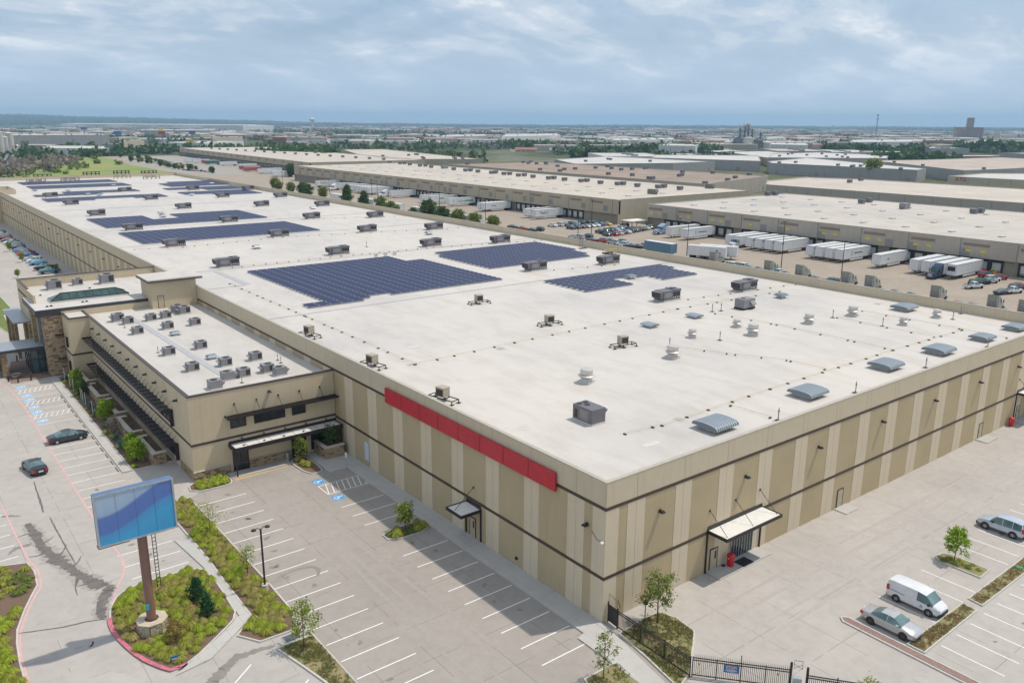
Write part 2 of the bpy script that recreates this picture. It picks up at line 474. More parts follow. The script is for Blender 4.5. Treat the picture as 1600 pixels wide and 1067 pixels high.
bed('door', [(-7.2, 48.2), (-5.5, 48.8), (-4.75, 48.6), (-4.75, 43.6), (-5.3, 42.9), (-6.9, 43.2)], M_MULCH, 1)
bed('lot', [(-7.3, 22.9), (-2.3, 22.75), (-2.3, 25.2), (-7.2, 25.1)], M_MULCH, 1)
bed('wing', [(-23.25, 57), (-23.25, 103.5), (-18.3, 103.5), (-18.3, 57)], M_MULCH, 0)
bed('lawn', [(0.0, -2.0), (3.0, -1.75), (5.0, -1.8), (5.6, -3.4), (5.3, -5.6), (4.2, -6.5), (0.7, -9.0), (-1.3, -9.6), (-0.5, -5.4)], M_DIRT, 0)
bed('lawn2', [(-2.65, -4.5), (-6.2, -4.5), (-9, -12), (-3.6, -12)], M_DIRT, 0)
bed('pavers', [(16.35, -12.3), (16.8, -11.8), (17.35, -12.2), (17.35, -27), (16.3, -27)], M_PAVER, 0, 0.13)
bed('row', [(17.6, -17.2), (27.35, -17.2), (27.2, -18.55), (17.6, -18.7)], M_DIRT, 0)
bed('row2', [(28.5, -17.15), (62, -17.0), (62, -18.4), (28.3, -18.5)], M_DIRT, 0)
bed('island', [(33.0, -12.5), (33.5, -11.8), (34.7, -11.8), (35.2, -12.4), (35.2, -16.2), (33.0, -16.3)], M_DIRT, 0)
bed('lawnfar', [(-25.71,186.83),(-21.52,182.2),(-21.41,162.98),(-23.71,159.9),(-24.1,149.64),(-24.1,142.88),(-25.38,142.6),(-27.89,165.56)], M_TURF, 0, 0.1, 'lawn')

# ------------------------------------------------------------------ painted markings: parts of the pavement
def stripes(lst, m=M_WHITE, z=0.004, name='stall_line'):
    cache = {}
    for (x0, y0, x1, y1, w_) in lst:
        L = round(math.hypot(x1 - x0, y1 - y0), 2)
        if (L, w_, m.name) not in cache:
            cache[(L, w_, m.name)] = MB().sheet(rect(0, L, -w_ / 2, w_ / 2), 0).mesh(name, m)
        link(name, cache[(L, w_, m.name)], PAVE, (x0, y0, z), math.atan2(y1 - y0, x1 - x0))
L = []
for k in range(-3, 16): L.append((-19.8, 3.42 + 2.62 * k, -14.6, 3.42 + 2.62 * k, 0.11))
for k in range(-3, 11):
    y = 6.67 + 2.635 * k
    if not 22.2 < y < 26: L.append((-7.6, y, -2.4, y, 0.11))
for k in range(0, 8): L.append((-29.75, 57.6 + 2.62 * k, -24.6, 57.6 + 2.62 * k, 0.11))
for k in range(0, 10): L.append((-29.6, 31.3 + 2.62 * k, -24.5, 31.3 + 2.62 * k, 0.11))
for i in range(5): L.append((20.1 + 2.53 * i, -12.1, 20.1 + 2.53 * i, -17.1, 0.1))
for i in range(9): L.append((37.8 + 2.55 * i, -11.8, 37.8 + 2.55 * i, -16.8, 0.1))
for i in range(12): L.append((19.8 + 2.53 * i, -19.0, 19.8 + 2.53 * i, -23.8, 0.1))
for (a, b, c, d) in ((-29.4, 9.5, -25.5, 12.6), (-27.4, 5.2, -22.7, 8.2)): L.append((a, b, c, d, 0.11))
for k in range(9): L.append((-43.5, 34 + 2.7 * k, -37.2, 34.2 + 2.7 * k, 0.11)) if k > 2 else None
stripes(L)
# accessible bays: blue pad with the wheelchair symbol, hatched aisles
def symbol_mesh(m):
    mb = MB()
    t = 0.075
    def seg(a, b, w_=t): mb.bar((a[0], a[1], 0), (b[0], b[1], 0), w_, 0.004)
    pts = [(0.02 + 0.30 * math.cos(a), -0.17 + 0.30 * math.sin(a)) for a in [R(140 + 25 * i) for i in range(11)]]
    for a, b in zip(pts, pts[1:]): seg(a, b, 0.08)
    seg((-0.12, 0.30), (-0.10, -0.05), 0.09); seg((-0.10, -0.05), (0.22, -0.05), 0.09); seg((0.22, -0.05), (0.36, -0.36), 0.09); seg((-0.10, 0.13), (0.15, 0.13), 0.08)
    mb.lathe([(0.10, -0.002), (0.10, 0.002)], -0.13, 0.42, 10)
    return mb.mesh('wheelchair_symbol', m)
_sym = symbol_mesh(M_WHITE)
def pad(x, y, s, m, rz):
    p = MB().sheet(rect(-0.62 * s, 0.62 * s, -0.62 * s, 0.62 * s), 0).build('accessible_bay_mark', m, PAVE, (x, y, 0.005), rz)
    o = link('wheelchair_symbol', _sym, p, (0, 0, 0.008)); o.scale = (s, s, 1)
for y in (40.7, 35.5): pad(-6.75, y, 1.05, M_BLUEPAD, R(-90))
for y in (82.7, 87.2, 89.8, 94.0, 96.5, 101.6): pad(-28.7, y, 1.15, M_BLUEFADE, R(90))
H = []
for y0, y1 in ((36.85, 39.5),):
    H += [(-7.3, y0, -2.0, y0, 0.1), (-7.3, y1, -2.0, y1, 0.1), (-7.3, y0, -7.3, y1, 0.1)]
    for i in range(8): H.append((-7.2 + 0.68 * i, y0, -6.4 + 0.68 * i, y1, 0.1))
for y0, y1 in ((84.3, 86.0), (91.2, 92.9), (98.2, 100.2)):
    H += [(-29.7, y0, -24.6, y0, 0.1), (-29.7, y1, -24.6, y1, 0.1)]
    for i in range(7): H.append((-29.5 + 0.7 * i, y0, -28.9 + 0.7 * i, y1, 0.1))
for y in (81.2, 88.5, 95.3, 103): H.append((-29.7, y, -24.6, y, 0.1))
stripes(H, name='hatch_line')
for y0 in (58.5 + 2.62 * i for i in range(14)): MB().box(-24.62, -24.5, y0 - 0.75, y0 + 0.75, 0.0, 0.11).build('wheel_stop', mat('weathered_wheel_stop', (0.22, 0.19, 0.17), 0.9), PAVE)
stripes([(-14.3, 47.3, -7.1, 47.55, 0.14), (-14.3, 46.95, -7.1, 47.25, 0.12)], M_YELLOW, 0.005, 'yellow_line')
# fire lane lines (flat bands along curves)
def band(pts, w_, z, name, m, parent=None, h=0.0):
    mb = MB(); n = len(pts); o = []
    for i, p in enumerate(pts):
        a = Vector(pts[max(i - 1, 0)]); b = Vector(pts[min(i + 1, n - 1)]); d = (b - a).normalized(); q = Vector((-d.y, d.x)) * w_ / 2
        o.append((p[0] + q.x, p[1] + q.y, z)); o.append((p[0] - q.x, p[1] - q.y, z))
    mb.add(o, [(2 * i, 2 * i + 1, 2 * i + 3, 2 * i + 2) for i in range(n - 1)])
    return mb.build(name, m, parent)
def spline(pts, k=6):
    out = []
    for i in range(len(pts) - 1):
        p0 = Vector(pts[max(i - 1, 0)]); p1 = Vector(pts[i]); p2 = Vector(pts[i + 1]); p3 = Vector(pts[min(i + 2, len(pts) - 1)])
        for j in range(k):
            t = j / k
            out.append(tuple(0.5 * ((2 * p1) + (p2 - p0) * t + (2 * p0 - 5 * p1 + 4 * p2 - p3) * t * t + (3 * p1 - p0 - 3 * p2 + p3) * t ** 3)))
    out.append(tuple(pts[-1])); return out
band(spline([(-32.0, 108), (-30.4, 103), (-29.85, 92), (-29.8, 80), (-29.75, 62), (-29.7, 51), (-29.5, 40), (-29.4, 36), (-29.9, 33), (-30.9, 30.9), (-32.1, 28.1)]), 0.2, 0.006, 'fire_lane_line', M_REDFADE, PAVE)
band(spline([(-36.9, 56), (-36.8, 48), (-36.5, 40.3)]), 0.18, 0.006, 'fire_lane_line', M_REDFADE, PAVE)
band(spline([(-36.45, 40.3), (-36.2, 38), (-36.45, 35.1), (-37.1, 33.6), (-38.05, 31.2), (-38.95, 28.4), (-39.3, 26.4), (-39.5, 23.5), (-39.5, 18)]), 0.2, 0.007, 'fire_lane_line', M_REDFADE, PAVE)
_f = [p for p in BEDS['sign'] if p[0] < -29.0 and p[1] < 26.5]
_f.sort(key=lambda p: -p[1])
band(_f, 0.34, 0.145, 'fire_lane_kerb', M_RED, PAVE)
# run-off stains on the drive
def blot(path, widths, z, m, seed):
    r = random.Random(seed); path = spline(path, 8); n = len(path); left, right = [], []
    for i, p in enumerate(path):
        a = Vector(path[max(i - 1, 0)]); b = Vector(path[min(i + 1, n - 1)]); d = (b - a).normalized(); q = Vector((-d.y, d.x))
        t = i / (n - 1) * (len(widths) - 1); k = min(int(t), len(widths) - 2)
        w_ = widths[k] + (widths[k + 1] - widths[k]) * (t - k)
        left.append((p[0] + q.x * w_ * (0.5 + 0.75 * r.random()), p[1] + q.y * w_ * (0.5 + 0.75 * r.random()), z))
        right.append((p[0] - q.x * w_ * (0.5 + 0.75 * r.random()), p[1] - q.y * w_ * (0.5 + 0.75 * r.random()), z))
    mb = MB(); vs_ = []
    for a, b in zip(left, right): vs_ += [a, b]
    mb.add(vs_, [(2 * i, 2 * i + 1, 2 * i + 3, 2 * i + 2) for i in range(n - 1)])
    mb.build('water_stain', m, PAVE)
blot([(-35.47,49.37),(-35.2,46.54),(-35.18,43.69),(-34.8,41.5),(-34.42,39.51),(-33.83,37.28),(-33.28,34.99),(-32.63,33.11),(-32.07,31.47)], [0.5, 1.0, 0.7, 1.1, 1.3, 1.0, 0.9, 1.3, 1.0], 0.008, M_DAMP, 61)
blot([(-31.23,31.37),(-31.83,30.62),(-32.37,29.35),(-32.94,27.91),(-33.21,26.19)], [0.4, 0.8, 0.8, 0.75, 0.6], 0.012, M_DAMP, 62)
for _i, _p in enumerate(([(-35.18,43.69),(-34.58,43.89),(-33.77,44.61)], [(-34.8,41.5),(-35.67,41.23),(-36.5,41.55)], [(-33.83,37.28),(-33.03,37.41),(-32.39,38.73)], [(-33.28,34.99),(-33.95,33.16),(-34.14,31.34)], [(-35.2,46.54),(-35.96,46.78),(-36.79,46.56)], [(-34.42,39.51),(-33.66,40.63),(-33.06,42.09)])): blot(_p, [.2, .1, .03], 0.024, M_STAIN, 70 + _i)
blot([(-33.1,60.75),(-33.37,56.03),(-33.62,51.28)], [0.05, 0.12, 0.1], 0.004, M_STAIN, 1)
blot([(-35.47,49.37),(-35.2,46.54),(-35.18,43.69),(-34.8,41.5),(-34.42,39.51),(-33.83,37.28),(-33.28,34.99),(-32.63,33.11),(-32.07,31.47)], [0.25, 0.55, 0.35, 0.6, 0.8, 0.55, 0.5, 0.8, 0.6], 0.016, M_STAIN, 2)
blot([(-31.23,31.37),(-31.83,30.62),(-32.37,29.35),(-32.94,27.91),(-33.21,26.19)], [0.2, 0.5, 0.5, 0.45, 0.35], 0.020, M_STAIN, 3)
blot([(-38.01,43.16),(-37.18,44.09),(-36.06,44.2),(-35.23,44.06)], [0.05, 0.35, 0.4, 0.2], 0.0035, M_STAIN2, 4)
blot([(-37.37,52.8),(-36.65,52.44),(-35.73,51.75)], [0.2, 0.3, 0.1], 0.0035, M_STAIN2, 5)
blot([(-33.3,49.53),(-33.3,47.36),(-33.26,43.88),(-33.22,40.61),(-33.13,37.48)], [0.05, 0.07, 0.07, 0.06, 0.04], 0.028, M_STAIN, 6)
blot([(-39.12,28.07),(-37.81,27.52),(-36.02,26.83),(-34.39,26.5),(-32.78,25.86)], [0.05, 0.07, 0.07, 0.08, 0.05], 0.028, M_STAIN, 7)
blot([(-19.16,23.27),(-17.77,23.62),(-16.49,23.65),(-15.28,23.02),(-15.64,21.71),(-16.82,21.49)], [0.05, 0.12, 0.2, 0.25, 0.15, 0.05], 0.0045, M_STAIN2, 8)
blot([(-28.7,12.23),(-27.37,13.29),(-26.19,14.07),(-24.81,14.04),(-23.07,13.76)], [0.6, 0.55, 0.45, 0.35, 0.2], 0.0035, M_STAIN2, 9)
for i, (pts_, w_) in enumerate((([(-34.48,38.51),(-34.1,34.64),(-34.1,31.3),(-34.38,27.79),(-34.93,22.61)], 1.1), ([(-36.42,36.41),(-36.8,32.08),(-37.18,27.04),(-37.24,21.32)], 0.9), ([(-34.34,23.22),(-33.91,19.77),(-32.93,17.06)], 1.2))):
    blot(pts_, [w_ * .4, w_, w_ * .8, w_ * .3], 0.003, mat('tyre_dark_concrete', (0.40, 0.365, 0.335), 0.85, 0.06, 1.0, 6), 30 + i)

# oil drips in the bays, tyre scuffs in the aisles
_oil = []
for sd in range(5):
    r = random.Random(200 + sd); n = 14
    _oil.append(MB().sheet([(math.cos(6.283 * i / n) * .34 * r.uniform(.5, 1.25), math.sin(6.283 * i / n) * .5 * r.uniform(.5, 1.25)) for i in range(n)], 0).mesh('oil_stain', mat('oily_concrete', (0.22, 0.195, 0.172), .6, .12, 3, 5)))
r = random.Random(77); spots = []
for k in range(16): spots += [(-17.4 + r.uniform(-1.2, 1.2), 4.7 + 2.62 * k + r.uniform(-.4, .4)) for _ in range(r.choice((0, 1, 1, 2)))]
for k in range(11): spots += [(-4.8 + r.uniform(-1, 1), 5.4 + 2.635 * k + r.uniform(-.4, .4)) for _ in range(r.choice((0, 1, 1)))]
for k in range(12): spots += [(-27.2 + r.uniform(-1, 1), 32.6 + 2.62 * k + r.uniform(-.4, .4)) for _ in range(r.choice((0, 1, 1)))]
for i in range(12): spots += [(21.0 + 2.53 * i + r.uniform(-.3, .3), r.choice((-14.2, -21.4)) + r.uniform(-.8, .8)) for _ in range(r.choice((1, 1, 2)))]
for i, (x, y) in enumerate(spots):
    if edge_dist((x, y), BEDS['lot']) < .8 or inside((x, y), BEDS['lot']): continue
    o = link('oil_stain', _oil[i % 5], PAVE, (x, y, 0.0035), r.random() * 6.28); s_ = r.uniform(.35, 1.0); o.scale = (s_, s_, 1)
M_SCUFF = mat('tyre_scuff', (0.33, 0.30, 0.272), .8, .08, 2, 5); M_SCUFF2 = mat('tyre_scuff_pale', (0.395, 0.36, 0.328), .8, .08, 2, 5)
for a in (-12.6, -11.1, -9.7): blot([(a, -6), (a + r.uniform(-.4, .4), 8), (a + r.uniform(-.5, .5), 24), (a + r.uniform(-.4, .4), 40)], [.1, .22, .2, .08], 0.0032, M_SCUFF, 300 + int(a * 3))
for b in (-4.6, -6.2, -8.3, -9.8): blot([(8, b), (25, b + r.uniform(-.3, .3)), (45, b + r.uniform(-.3, .3)), (70, b)], [.12, .26, .24, .1], 0.0032, M_SCUFF2, 330 + int(b * 3))

# ================================================================== main warehouse
def stucco(name, c, streak=0.18):
    m, k = base_mat(name, 0.85, 0.25)
    v = k.obj()
    n1 = k.noise(v, 0.25, 5, 0.6); n2 = k.noise(v, 1.0, 4, 0.6, stretch=(3.0, 3.0, 0.12)); n3 = k.noise(v, 9, 3, 0.6)
    a = k.ramp(n1, [(0.3, tuple(q * 0.93 for q in c)), (0.7, tuple(q * 1.05 for q in c))])
    a = k.mix(streak, a, k.ramp(n2, [(0.36, (0.80, 0.78, 0.75)), (0.5, (1, 1, 1))]), 'MULTIPLY')
    a = k.mix(0.15, a, k.ramp(n3, [(0.3, (0.85, 0.85, 0.85)), (0.7, (1.05, 1.05, 1.05))]), 'MULTIPLY')
    k.link(a, k.b.inputs['Base Color'])
    return m
M_TAN = stucco('dark_tan_paint', (0.475, 0.38, 0.235))
M_CREAM = stucco('cream_paint', (0.645, 0.545, 0.395))
M_FASCIA = stucco('parapet_paint', (0.59, 0.50, 0.36), 0.25)
M_BAND = mat('brown_reveal_paint', (0.072, 0.045, 0.03), 0.6, 0.1, 4)
M_COPING = mat('coping_metal', (0.46, 0.42, 0.34), 0.45, 0.08, 2, metal=0.2)
M_BRONZE = mat('dark_bronze_metal', (0.035, 0.028, 0.03), 0.45, 0.15, 3, metal=0.3)
M_CANOPY = mat('white_canopy_membrane', (0.70, 0.68, 0.64), 0.6, 0.08, 2)
M_DOOR = mat('painted_steel_door', (0.45, 0.38, 0.27), 0.5, 0.06, 3)
def glass(name, c=(0.02, 0.025, 0.03), rough=0.06):
    m, k = base_mat(name, rough, 0.6)
    v = k.obj()
    k.link(k.ramp(k.noise(v, 0.6, 3), [(0.3, tuple(q * .6 for q in c)), (0.7, tuple(q * 1.5 for q in c))]), k.b.inputs['Base Color'])
    return m
M_GLASS = glass('tinted_window_glass')
M_GREENGLASS = glass('green_skylight_glass', (0.035, 0.075, 0.065), 0.12)
def roof_membrane(name, c, seam=3.0, dirt=0.45):
    m, k = base_mat(name, 0.6, 0.3)
    v = k.obj(); x = k.xyz(v)
    n1 = k.noise(v, 0.035, 5, 0.6); n2 = k.noise(v, 0.35, 6, 0.65, stretch=(1, 0.35, 1)); n3 = k.noise(v, 2.2, 5, 0.6)
    a = k.ramp(n1, [(0.30, (c[0] * .87, c[1] * .885, c[2] * .91)), (0.5, tuple(c)), (0.68, (c[0] * 1.07, c[1] * 1.055, c[2] * 1.03))])
    a = k.mix(dirt, a, k.ramp(n2, [(0.36, (0.80, 0.77, 0.72)), (0.54, (1, 1, 1))]), 'MULTIPLY')
    a = k.mix(0.12, a, k.ramp(n3, [(0.35, (0.8, 0.79, 0.77)), (0.6, (1, 1, 1))]), 'MULTIPLY')
    s1 = k.lines(x[1], seam, 0.05); s2 = k.lines(x[0], 30.0, 0.05)
    s = k.math('MULTIPLY', k.math('MAXIMUM', s1, s2), k.math('GREATER_THAN', k.noise(v, 0.15, 2), 0.44))
    a = k.mix(k.math('MULTIPLY', s, 0.42), a, (0.35, 0.34, 0.33))
    k.link(a, k.b.inputs['Base Color'])
    return m
M_TPO = roof_membrane('white_roof_membrane', (0.56, 0.525, 0.485))
M_ROOFGREY = mat('grey_walk_pad', (0.40, 0.40, 0.41), 0.8, 0.1, 2)
M_GALV = mat('galvanised_steel', (0.42, 0.46, 0.48), 0.4, 0.12, 3, metal=0.55)

WX, LY, ZT, ZR = 95.4, 440.0, 12.8, 11.2
WH = thing('warehouse_building', 'huge tan and cream striped warehouse with a white roof in the foreground', 'warehouse')
# core walls (dark tan) - four butted slabs
MB().box(0, 0.3, 0, LY, 0, 12.74).build('wall', M_TAN, WH)
MB().box(0.3, WX - 0.3, 0, 0.3, 0, 12.74).build('wall', M_TAN, WH)
MB().box(WX - 0.3, WX, 0, LY, 0, 12.74).build('wall', M_FASCIA, WH)
MB().box(0.3, WX - 0.3, LY - 0.3, LY, 0, 12.74).build('wall', M_FASCIA, WH)
ROOF = MB().add([(0.3, 0.3, ZR), (WX - 0.3, 0.3, ZR), (WX - 0.3, LY - 0.3, ZR), (0.3, LY - 0.3, ZR)], [(0, 1, 2, 3)]).build('roof', M_TPO, WH)
for a in (rect(-0.04, 0.36, -0.04, LY + 0.04), rect(WX - 0.36, WX + 0.04, -0.04, LY + 0.04)):
    MB().prism(a, 12.74, 12.83).build('coping', M_COPING, WH)
for a in (rect(0.36, WX - 0.36, -0.04, 0.36), rect(0.36, WX - 0.36, LY - 0.36, LY + 0.04)):
    MB().prism(a, 12.74, 12.83).build('coping', M_COPING, WH)
# reveal bands
for z0, z1 in ((10.32, 10.62), (4.02, 4.32)):
    MB().box(-0.05, 0.0, -0.05, LY, z0, z1).build('reveal_band', M_BAND, WH)
    MB().box(0.0, WX, -0.05, 0.0, z0, z1).build('reveal_band', M_BAND, WH)
# cream wall panels: paired, with an open joint between the two
_pc = {}
def panel(face, a, w_, z0, z1, m, name, proud=0.025):
    key = (face, round(w_, 2), z0, z1, m.name, name)
    if key not in _pc:
        mb = MB()
        if face == 'F': mb.box(0, w_, -proud, 0.0, z0, z1)
        else: mb.box(-proud, 0.0, 0, w_, z0, z1)
        _pc[key] = mb.mesh(name, m)
    return link(name, _pc[key], WH, (a, 0, 0) if face == 'F' else (0, a, 0))
ZS = ((0.0, 4.02), (4.32, 10.32))
for z0, z1 in ZS:
    for f in 'FL':
        panel(f, 0.0 if f == 'F' else 0.0, 1.5, z0, z1, M_CREAM, 'wall_panel')
    k = 0
    while 3.57 + 5.97 * k < WX:
        c = 3.57 + 5.97 * k
        panel('F', c - 1.06, 1.045, z0, z1, M_CREAM, 'wall_panel')
        if c + 1.06 < WX: panel('F', c + 0.015, 1.045, z0, z1, M_CREAM, 'wall_panel')
        k += 1
    for k in range(8):
        c = 3.57 + 5.97 * k
        panel('L', c - 1.06, 1.045, z0, z1, M_CREAM, 'wall_panel'); panel('L', c + 0.015, 1.045, z0, z1, M_CREAM, 'wall_panel')
    for k in range(8, 73):
        c = 3.57 + 5.97 * k
        if z1 < 5 and c < 132: continue
        if 108 < c < 128: continue
        panel('L', c - 1.06, 2.12, z0, z1, M_CREAM, 'wall_panel')
k = -1
while True:
    a = 3.57 + 5.97 * k if k >= 0 else 0.0
    b = 3.57 + 5.97 * (k + 1)
    if a >= WX: break
    panel('F', a + (0.015 if k >= 0 else 0), min(b, WX) - a - 0.03, 10.62, 12.74, M_FASCIA, 'parapet_panel'); k += 1
for k in range(-1, 73):
    a = 3.57 + 5.97 * k if k >= 0 else 0.0
    panel('L', a + 0.015, (3.57 + 5.97 * (k + 1)) - a - 0.03, 10.62, 12.74, M_FASCIA, 'parapet_panel')
# wall lights
def wall_light_mesh():
    mb = MB(); mb.frustum(0, -0.28, -0.06, 0.10, 0.5, 0.5, 0.3, 0.3); mb.box(-0.1, 0.1, -0.1, 0.0, -0.12, 0.16)
    return mb.mesh('wall_light', M_BRONZE)
_wl = wall_light_mesh()
for x in (6.5, 18.4, 30.6, 43.2, 55.4, 67.5, 79.2, 91.4): link('wall_light', _wl, WH, (x, -0.025, 8.45))
for y in [2.1] + [130.5 + 14.25 * i for i in range(21)]: link('wall_light', _wl, WH, (-0.025, y, 8.35), R(-90))
sc_ = MB().lathe([(0.05, -0.12), (0.16, -0.1), (0.17, 0.02), (0.1, 0.1)], 0, 0, 10).box(-0.03, 0.25, -0.03, 0.03, 0.08, 0.14).build('security_camera', mat('white_plastic', (0.75, 0.75, 0.75), 0.4, 0.03), WH, (-0.25, 0.1, 7.55))
MB().tube([(-0.08, 1.5, 8.0), (-0.1, 0.9, 7.5), (-0.12, 0.35, 7.45), (-0.2, 0.1, 7.65)], 0.02, 5).build('camera_cable', M_BRONZE, WH)
MB().lathe([(0.17, 0), (0.17, 0.1)], 0, 0, 10).build('hose_bib_cover', M_BRONZE, WH, (-0.05, 11.6, 0.9)).rotation_euler = (0, R(-90), 0)

def canopy(face, a0, a1, z, depth, parent, posts=True, rods=2):
    """flat door canopy: bronze edge frame, white top, hanger rods and end posts against the wall"""
    def tf(a, d, zz): return (a, -d, zz) if face == 'F' else (-d, a, zz)
    def bx(mb, s0, s1, d0, d1, z0, z1):
        if face == 'F': mb.box(s0, s1, -d1, -d0, z0, z1)
        else: mb.box(-d1, -d0, s0, s1, z0, z1)
        return mb
    e = link('door_canopy', bx(MB(), a0, a1, 0.03, depth, z, z + 0.2).mesh('door_canopy', M_BRONZE), parent)
    link('canopy_top', bx(MB(), a0 + 0.1, a1 - 0.1, 0.06, depth - 0.1, z + 0.15, z + 0.24).mesh('canopy_top', M_CANOPY), e)
    mb = MB()
    bx(mb, a0, a0 + 0.1, 0.03, depth, z + 0.2, z + 0.31); bx(mb, a1 - 0.1, a1, 0.03, depth, z + 0.2, z + 0.31); bx(mb, a0 + 0.1, a1 - 0.1, depth - 0.1, depth, z + 0.2, z + 0.31); bx(mb, a0 + 0.1, a1 - 0.1, 0.03, 0.1, z + 0.2, z + 0.62)
    link('canopy_edge', mb.mesh('canopy_edge', M_BRONZE), e)
    for i in range(rods):
        t = a0 + (a1 - a0) * ((i + 0.06) / (rods - 1) * 0.9 if rods > 1 else 0.5)
        link('hanger_rod', MB().tube([tf(t, 0.05, z + 2.2), tf(t + (0.25), depth * 0.85, z + 0.25)], 0.028, 5).mesh('hanger_rod', M_BRONZE), e)
        link('rod_plate', bx(MB(), t - 0.1, t + 0.1, 0.025, 0.07, z + 2.1, z + 2.3).mesh('rod_plate', M_BRONZE), e)
    if posts:
        for t in (a0, a1 - 0.12): link('canopy_post', bx(MB(), t, t + 0.12, 0.03, 0.16, 0.0, z).mesh('canopy_post', M_BRONZE), e)
    return e
def door_mesh(w_, h, name='door', m=None):
    return MB().box(0, w_, -0.03, 0.02, 0.02, h).mesh(name, m or M_DOOR)
def steel_door(parent, face, a, w_=1.0, h=2.15, glazed=True):
    loc, rz = ((a, -0.03, 0.0), 0) if face == 'F' else ((-0.03, a + w_, 0.0), R(-90))
    fr = MB(); fr.box(-0.07, 0, -0.05, 0.03, 0, h + 0.08); fr.box(w_, w_ + 0.07, -0.05, 0.03, 0, h + 0.08); fr.box(0, w_, -0.05, 0.03, h + 0.01, h + 0.08)
    d = link('door', door_mesh(w_, h), parent, loc, rz)
    link('door_frame', fr.mesh('door_frame', M_BRONZE), d)
    link('threshold', MB().box(-0.05, w_ + 0.05, -0.12, 0.0, 0.0, 0.04).mesh('threshold', M_BRONZE), d)
    if glazed: link('door_light', MB().box(w_ * 0.6, w_ * 0.85, -0.036, -0.02, 1.1, 1.9).mesh('door_light', M_GLASS), d)
    link('door_handle', MB().box(w_ * 0.08, w_ * 0.16, -0.1, -0.03, 0.98, 1.06).mesh('door_handle', M_GALV), d)
    return d
canopy('F', 13.2, 21.6, 4.15, 2.35, WH, True, 3)
steel_door(WH, 'F', 13.95)
# glazed entry with its ladder-like bars
gd = link('glass_entry', MB().box(17.0, 20.4, -0.035, 0.01, 0.0, 3.1).mesh('glass_entry', M_GLASS), WH)
mb = MB()
for i in range(9): mb.box(17.0 + i * 0.415, 17.06 + i * 0.415, -0.08, -0.035, 0.0, 3.1)
mb.box(17.0, 20.38, -0.078, -0.036, 3.02, 3.1); link('entry_mullion', mb.mesh('entry_mullion', M_GALV), gd)
canopy('F', 80.4, 88.8, 4.15, 2.35, WH, True, 3)
steel_door(WH, 'F', 81.3)
link('roll_door', MB().box(84.0, 87.6, -0.04, 0.01, 0.0, 3.1).mesh('roll_door', M_GALV), WH)
steel_door(WH, 'F', 69.6, glazed=False)
steel_door(WH, 'F', 35.5, glazed=False)
canopy('L', 17.3, 20.0, 3.35, 2.5, WH, True, 1)
steel_door(WH, 'L', 18.35)
for a, b in ((13.4, 21.4), (69.0, 72.2), (80.6, 88.6), (35.0, 37.4)):
    MB().box(a, b, -1.75 if b - a > 4 else -1.6, -0.03, 0.0, 0.1).build('door_stoop', M_WALK, PAVE)
MB().box(-2.1, -0.03, 17.4, 19.9, 0.13, 0.17).build('door_stoop', M_WALK, PAVE)
# red waste bins and the entry mat
def bin_at(x, y, label):
    t = thing('waste_bin', label, 'waste bin', (x, y, 0.1 if x < 30 else 0.0))
    m = mat('red_bin_plastic', (0.55, 0.012, 0.02), 0.35, 0.08, 4)
    MB().lathe([(0.26, 0), (0.3, 0.06), (0.36, 0.95), (0.37, 1.0)], 0, 0, 14).build('bin_body', m, t, smooth=True)
    MB().lathe([(0.39, 1.0), (0.40, 1.06), (0.36, 1.22), (0.2, 1.32), (0.05, 1.35)], 0, 0, 14).build('bin_lid', m, t, smooth=True)
    MB().box(-0.4, 0.4, -0.05, 0.05, 0.86, 0.92).build('bin_handle', mat('white_plastic', (0.75, 0.75, 0.75)), t)
bin_at(16.15, -0.75, 'red plastic waste bin by the glazed entry under the near door canopy')
bin_at(78.6, -0.6, 'red plastic waste bin against the wall near the far door canopy')
MB().box(17.0, 18.6, -1.7, -0.5, 0.101, 0.125).build('door_mat', mat('black_rubber', (0.025, 0.025, 0.03), 0.9), label='black rubber mat lying before the glazed entry door', cat='door mat')
MB().box(15.45, 15.75, -0.5, -0.25, 0.1, 0.2).build('floor_box', mat('black_rubber', (0.025, 0.025, 0.03), 0.9), label='small black box on the stoop left of the red bin', cat='box')
# red sign high on the shaded wall
sg = thing('wall_sign', 'long red sign high on the shaded side wall near the corner', 'sign', (0, 5.9, 9.9))
M_SIGNRED = mat('red_sign_face', (0.50, 0.018, 0.035), 0.4, 0.12, 1.2)
for i in range(8): MB().box(-0.34, -0.16, 0.08 + i * 3.72, 3.72 + i * 3.72, 0.0, 1.75).build('sign_panel', M_SIGNRED, sg)
MB().box(-0.155, -0.055, 0.2, 29.6, 0.35, 1.4).build('sign_raceway', M_BRONZE, sg)
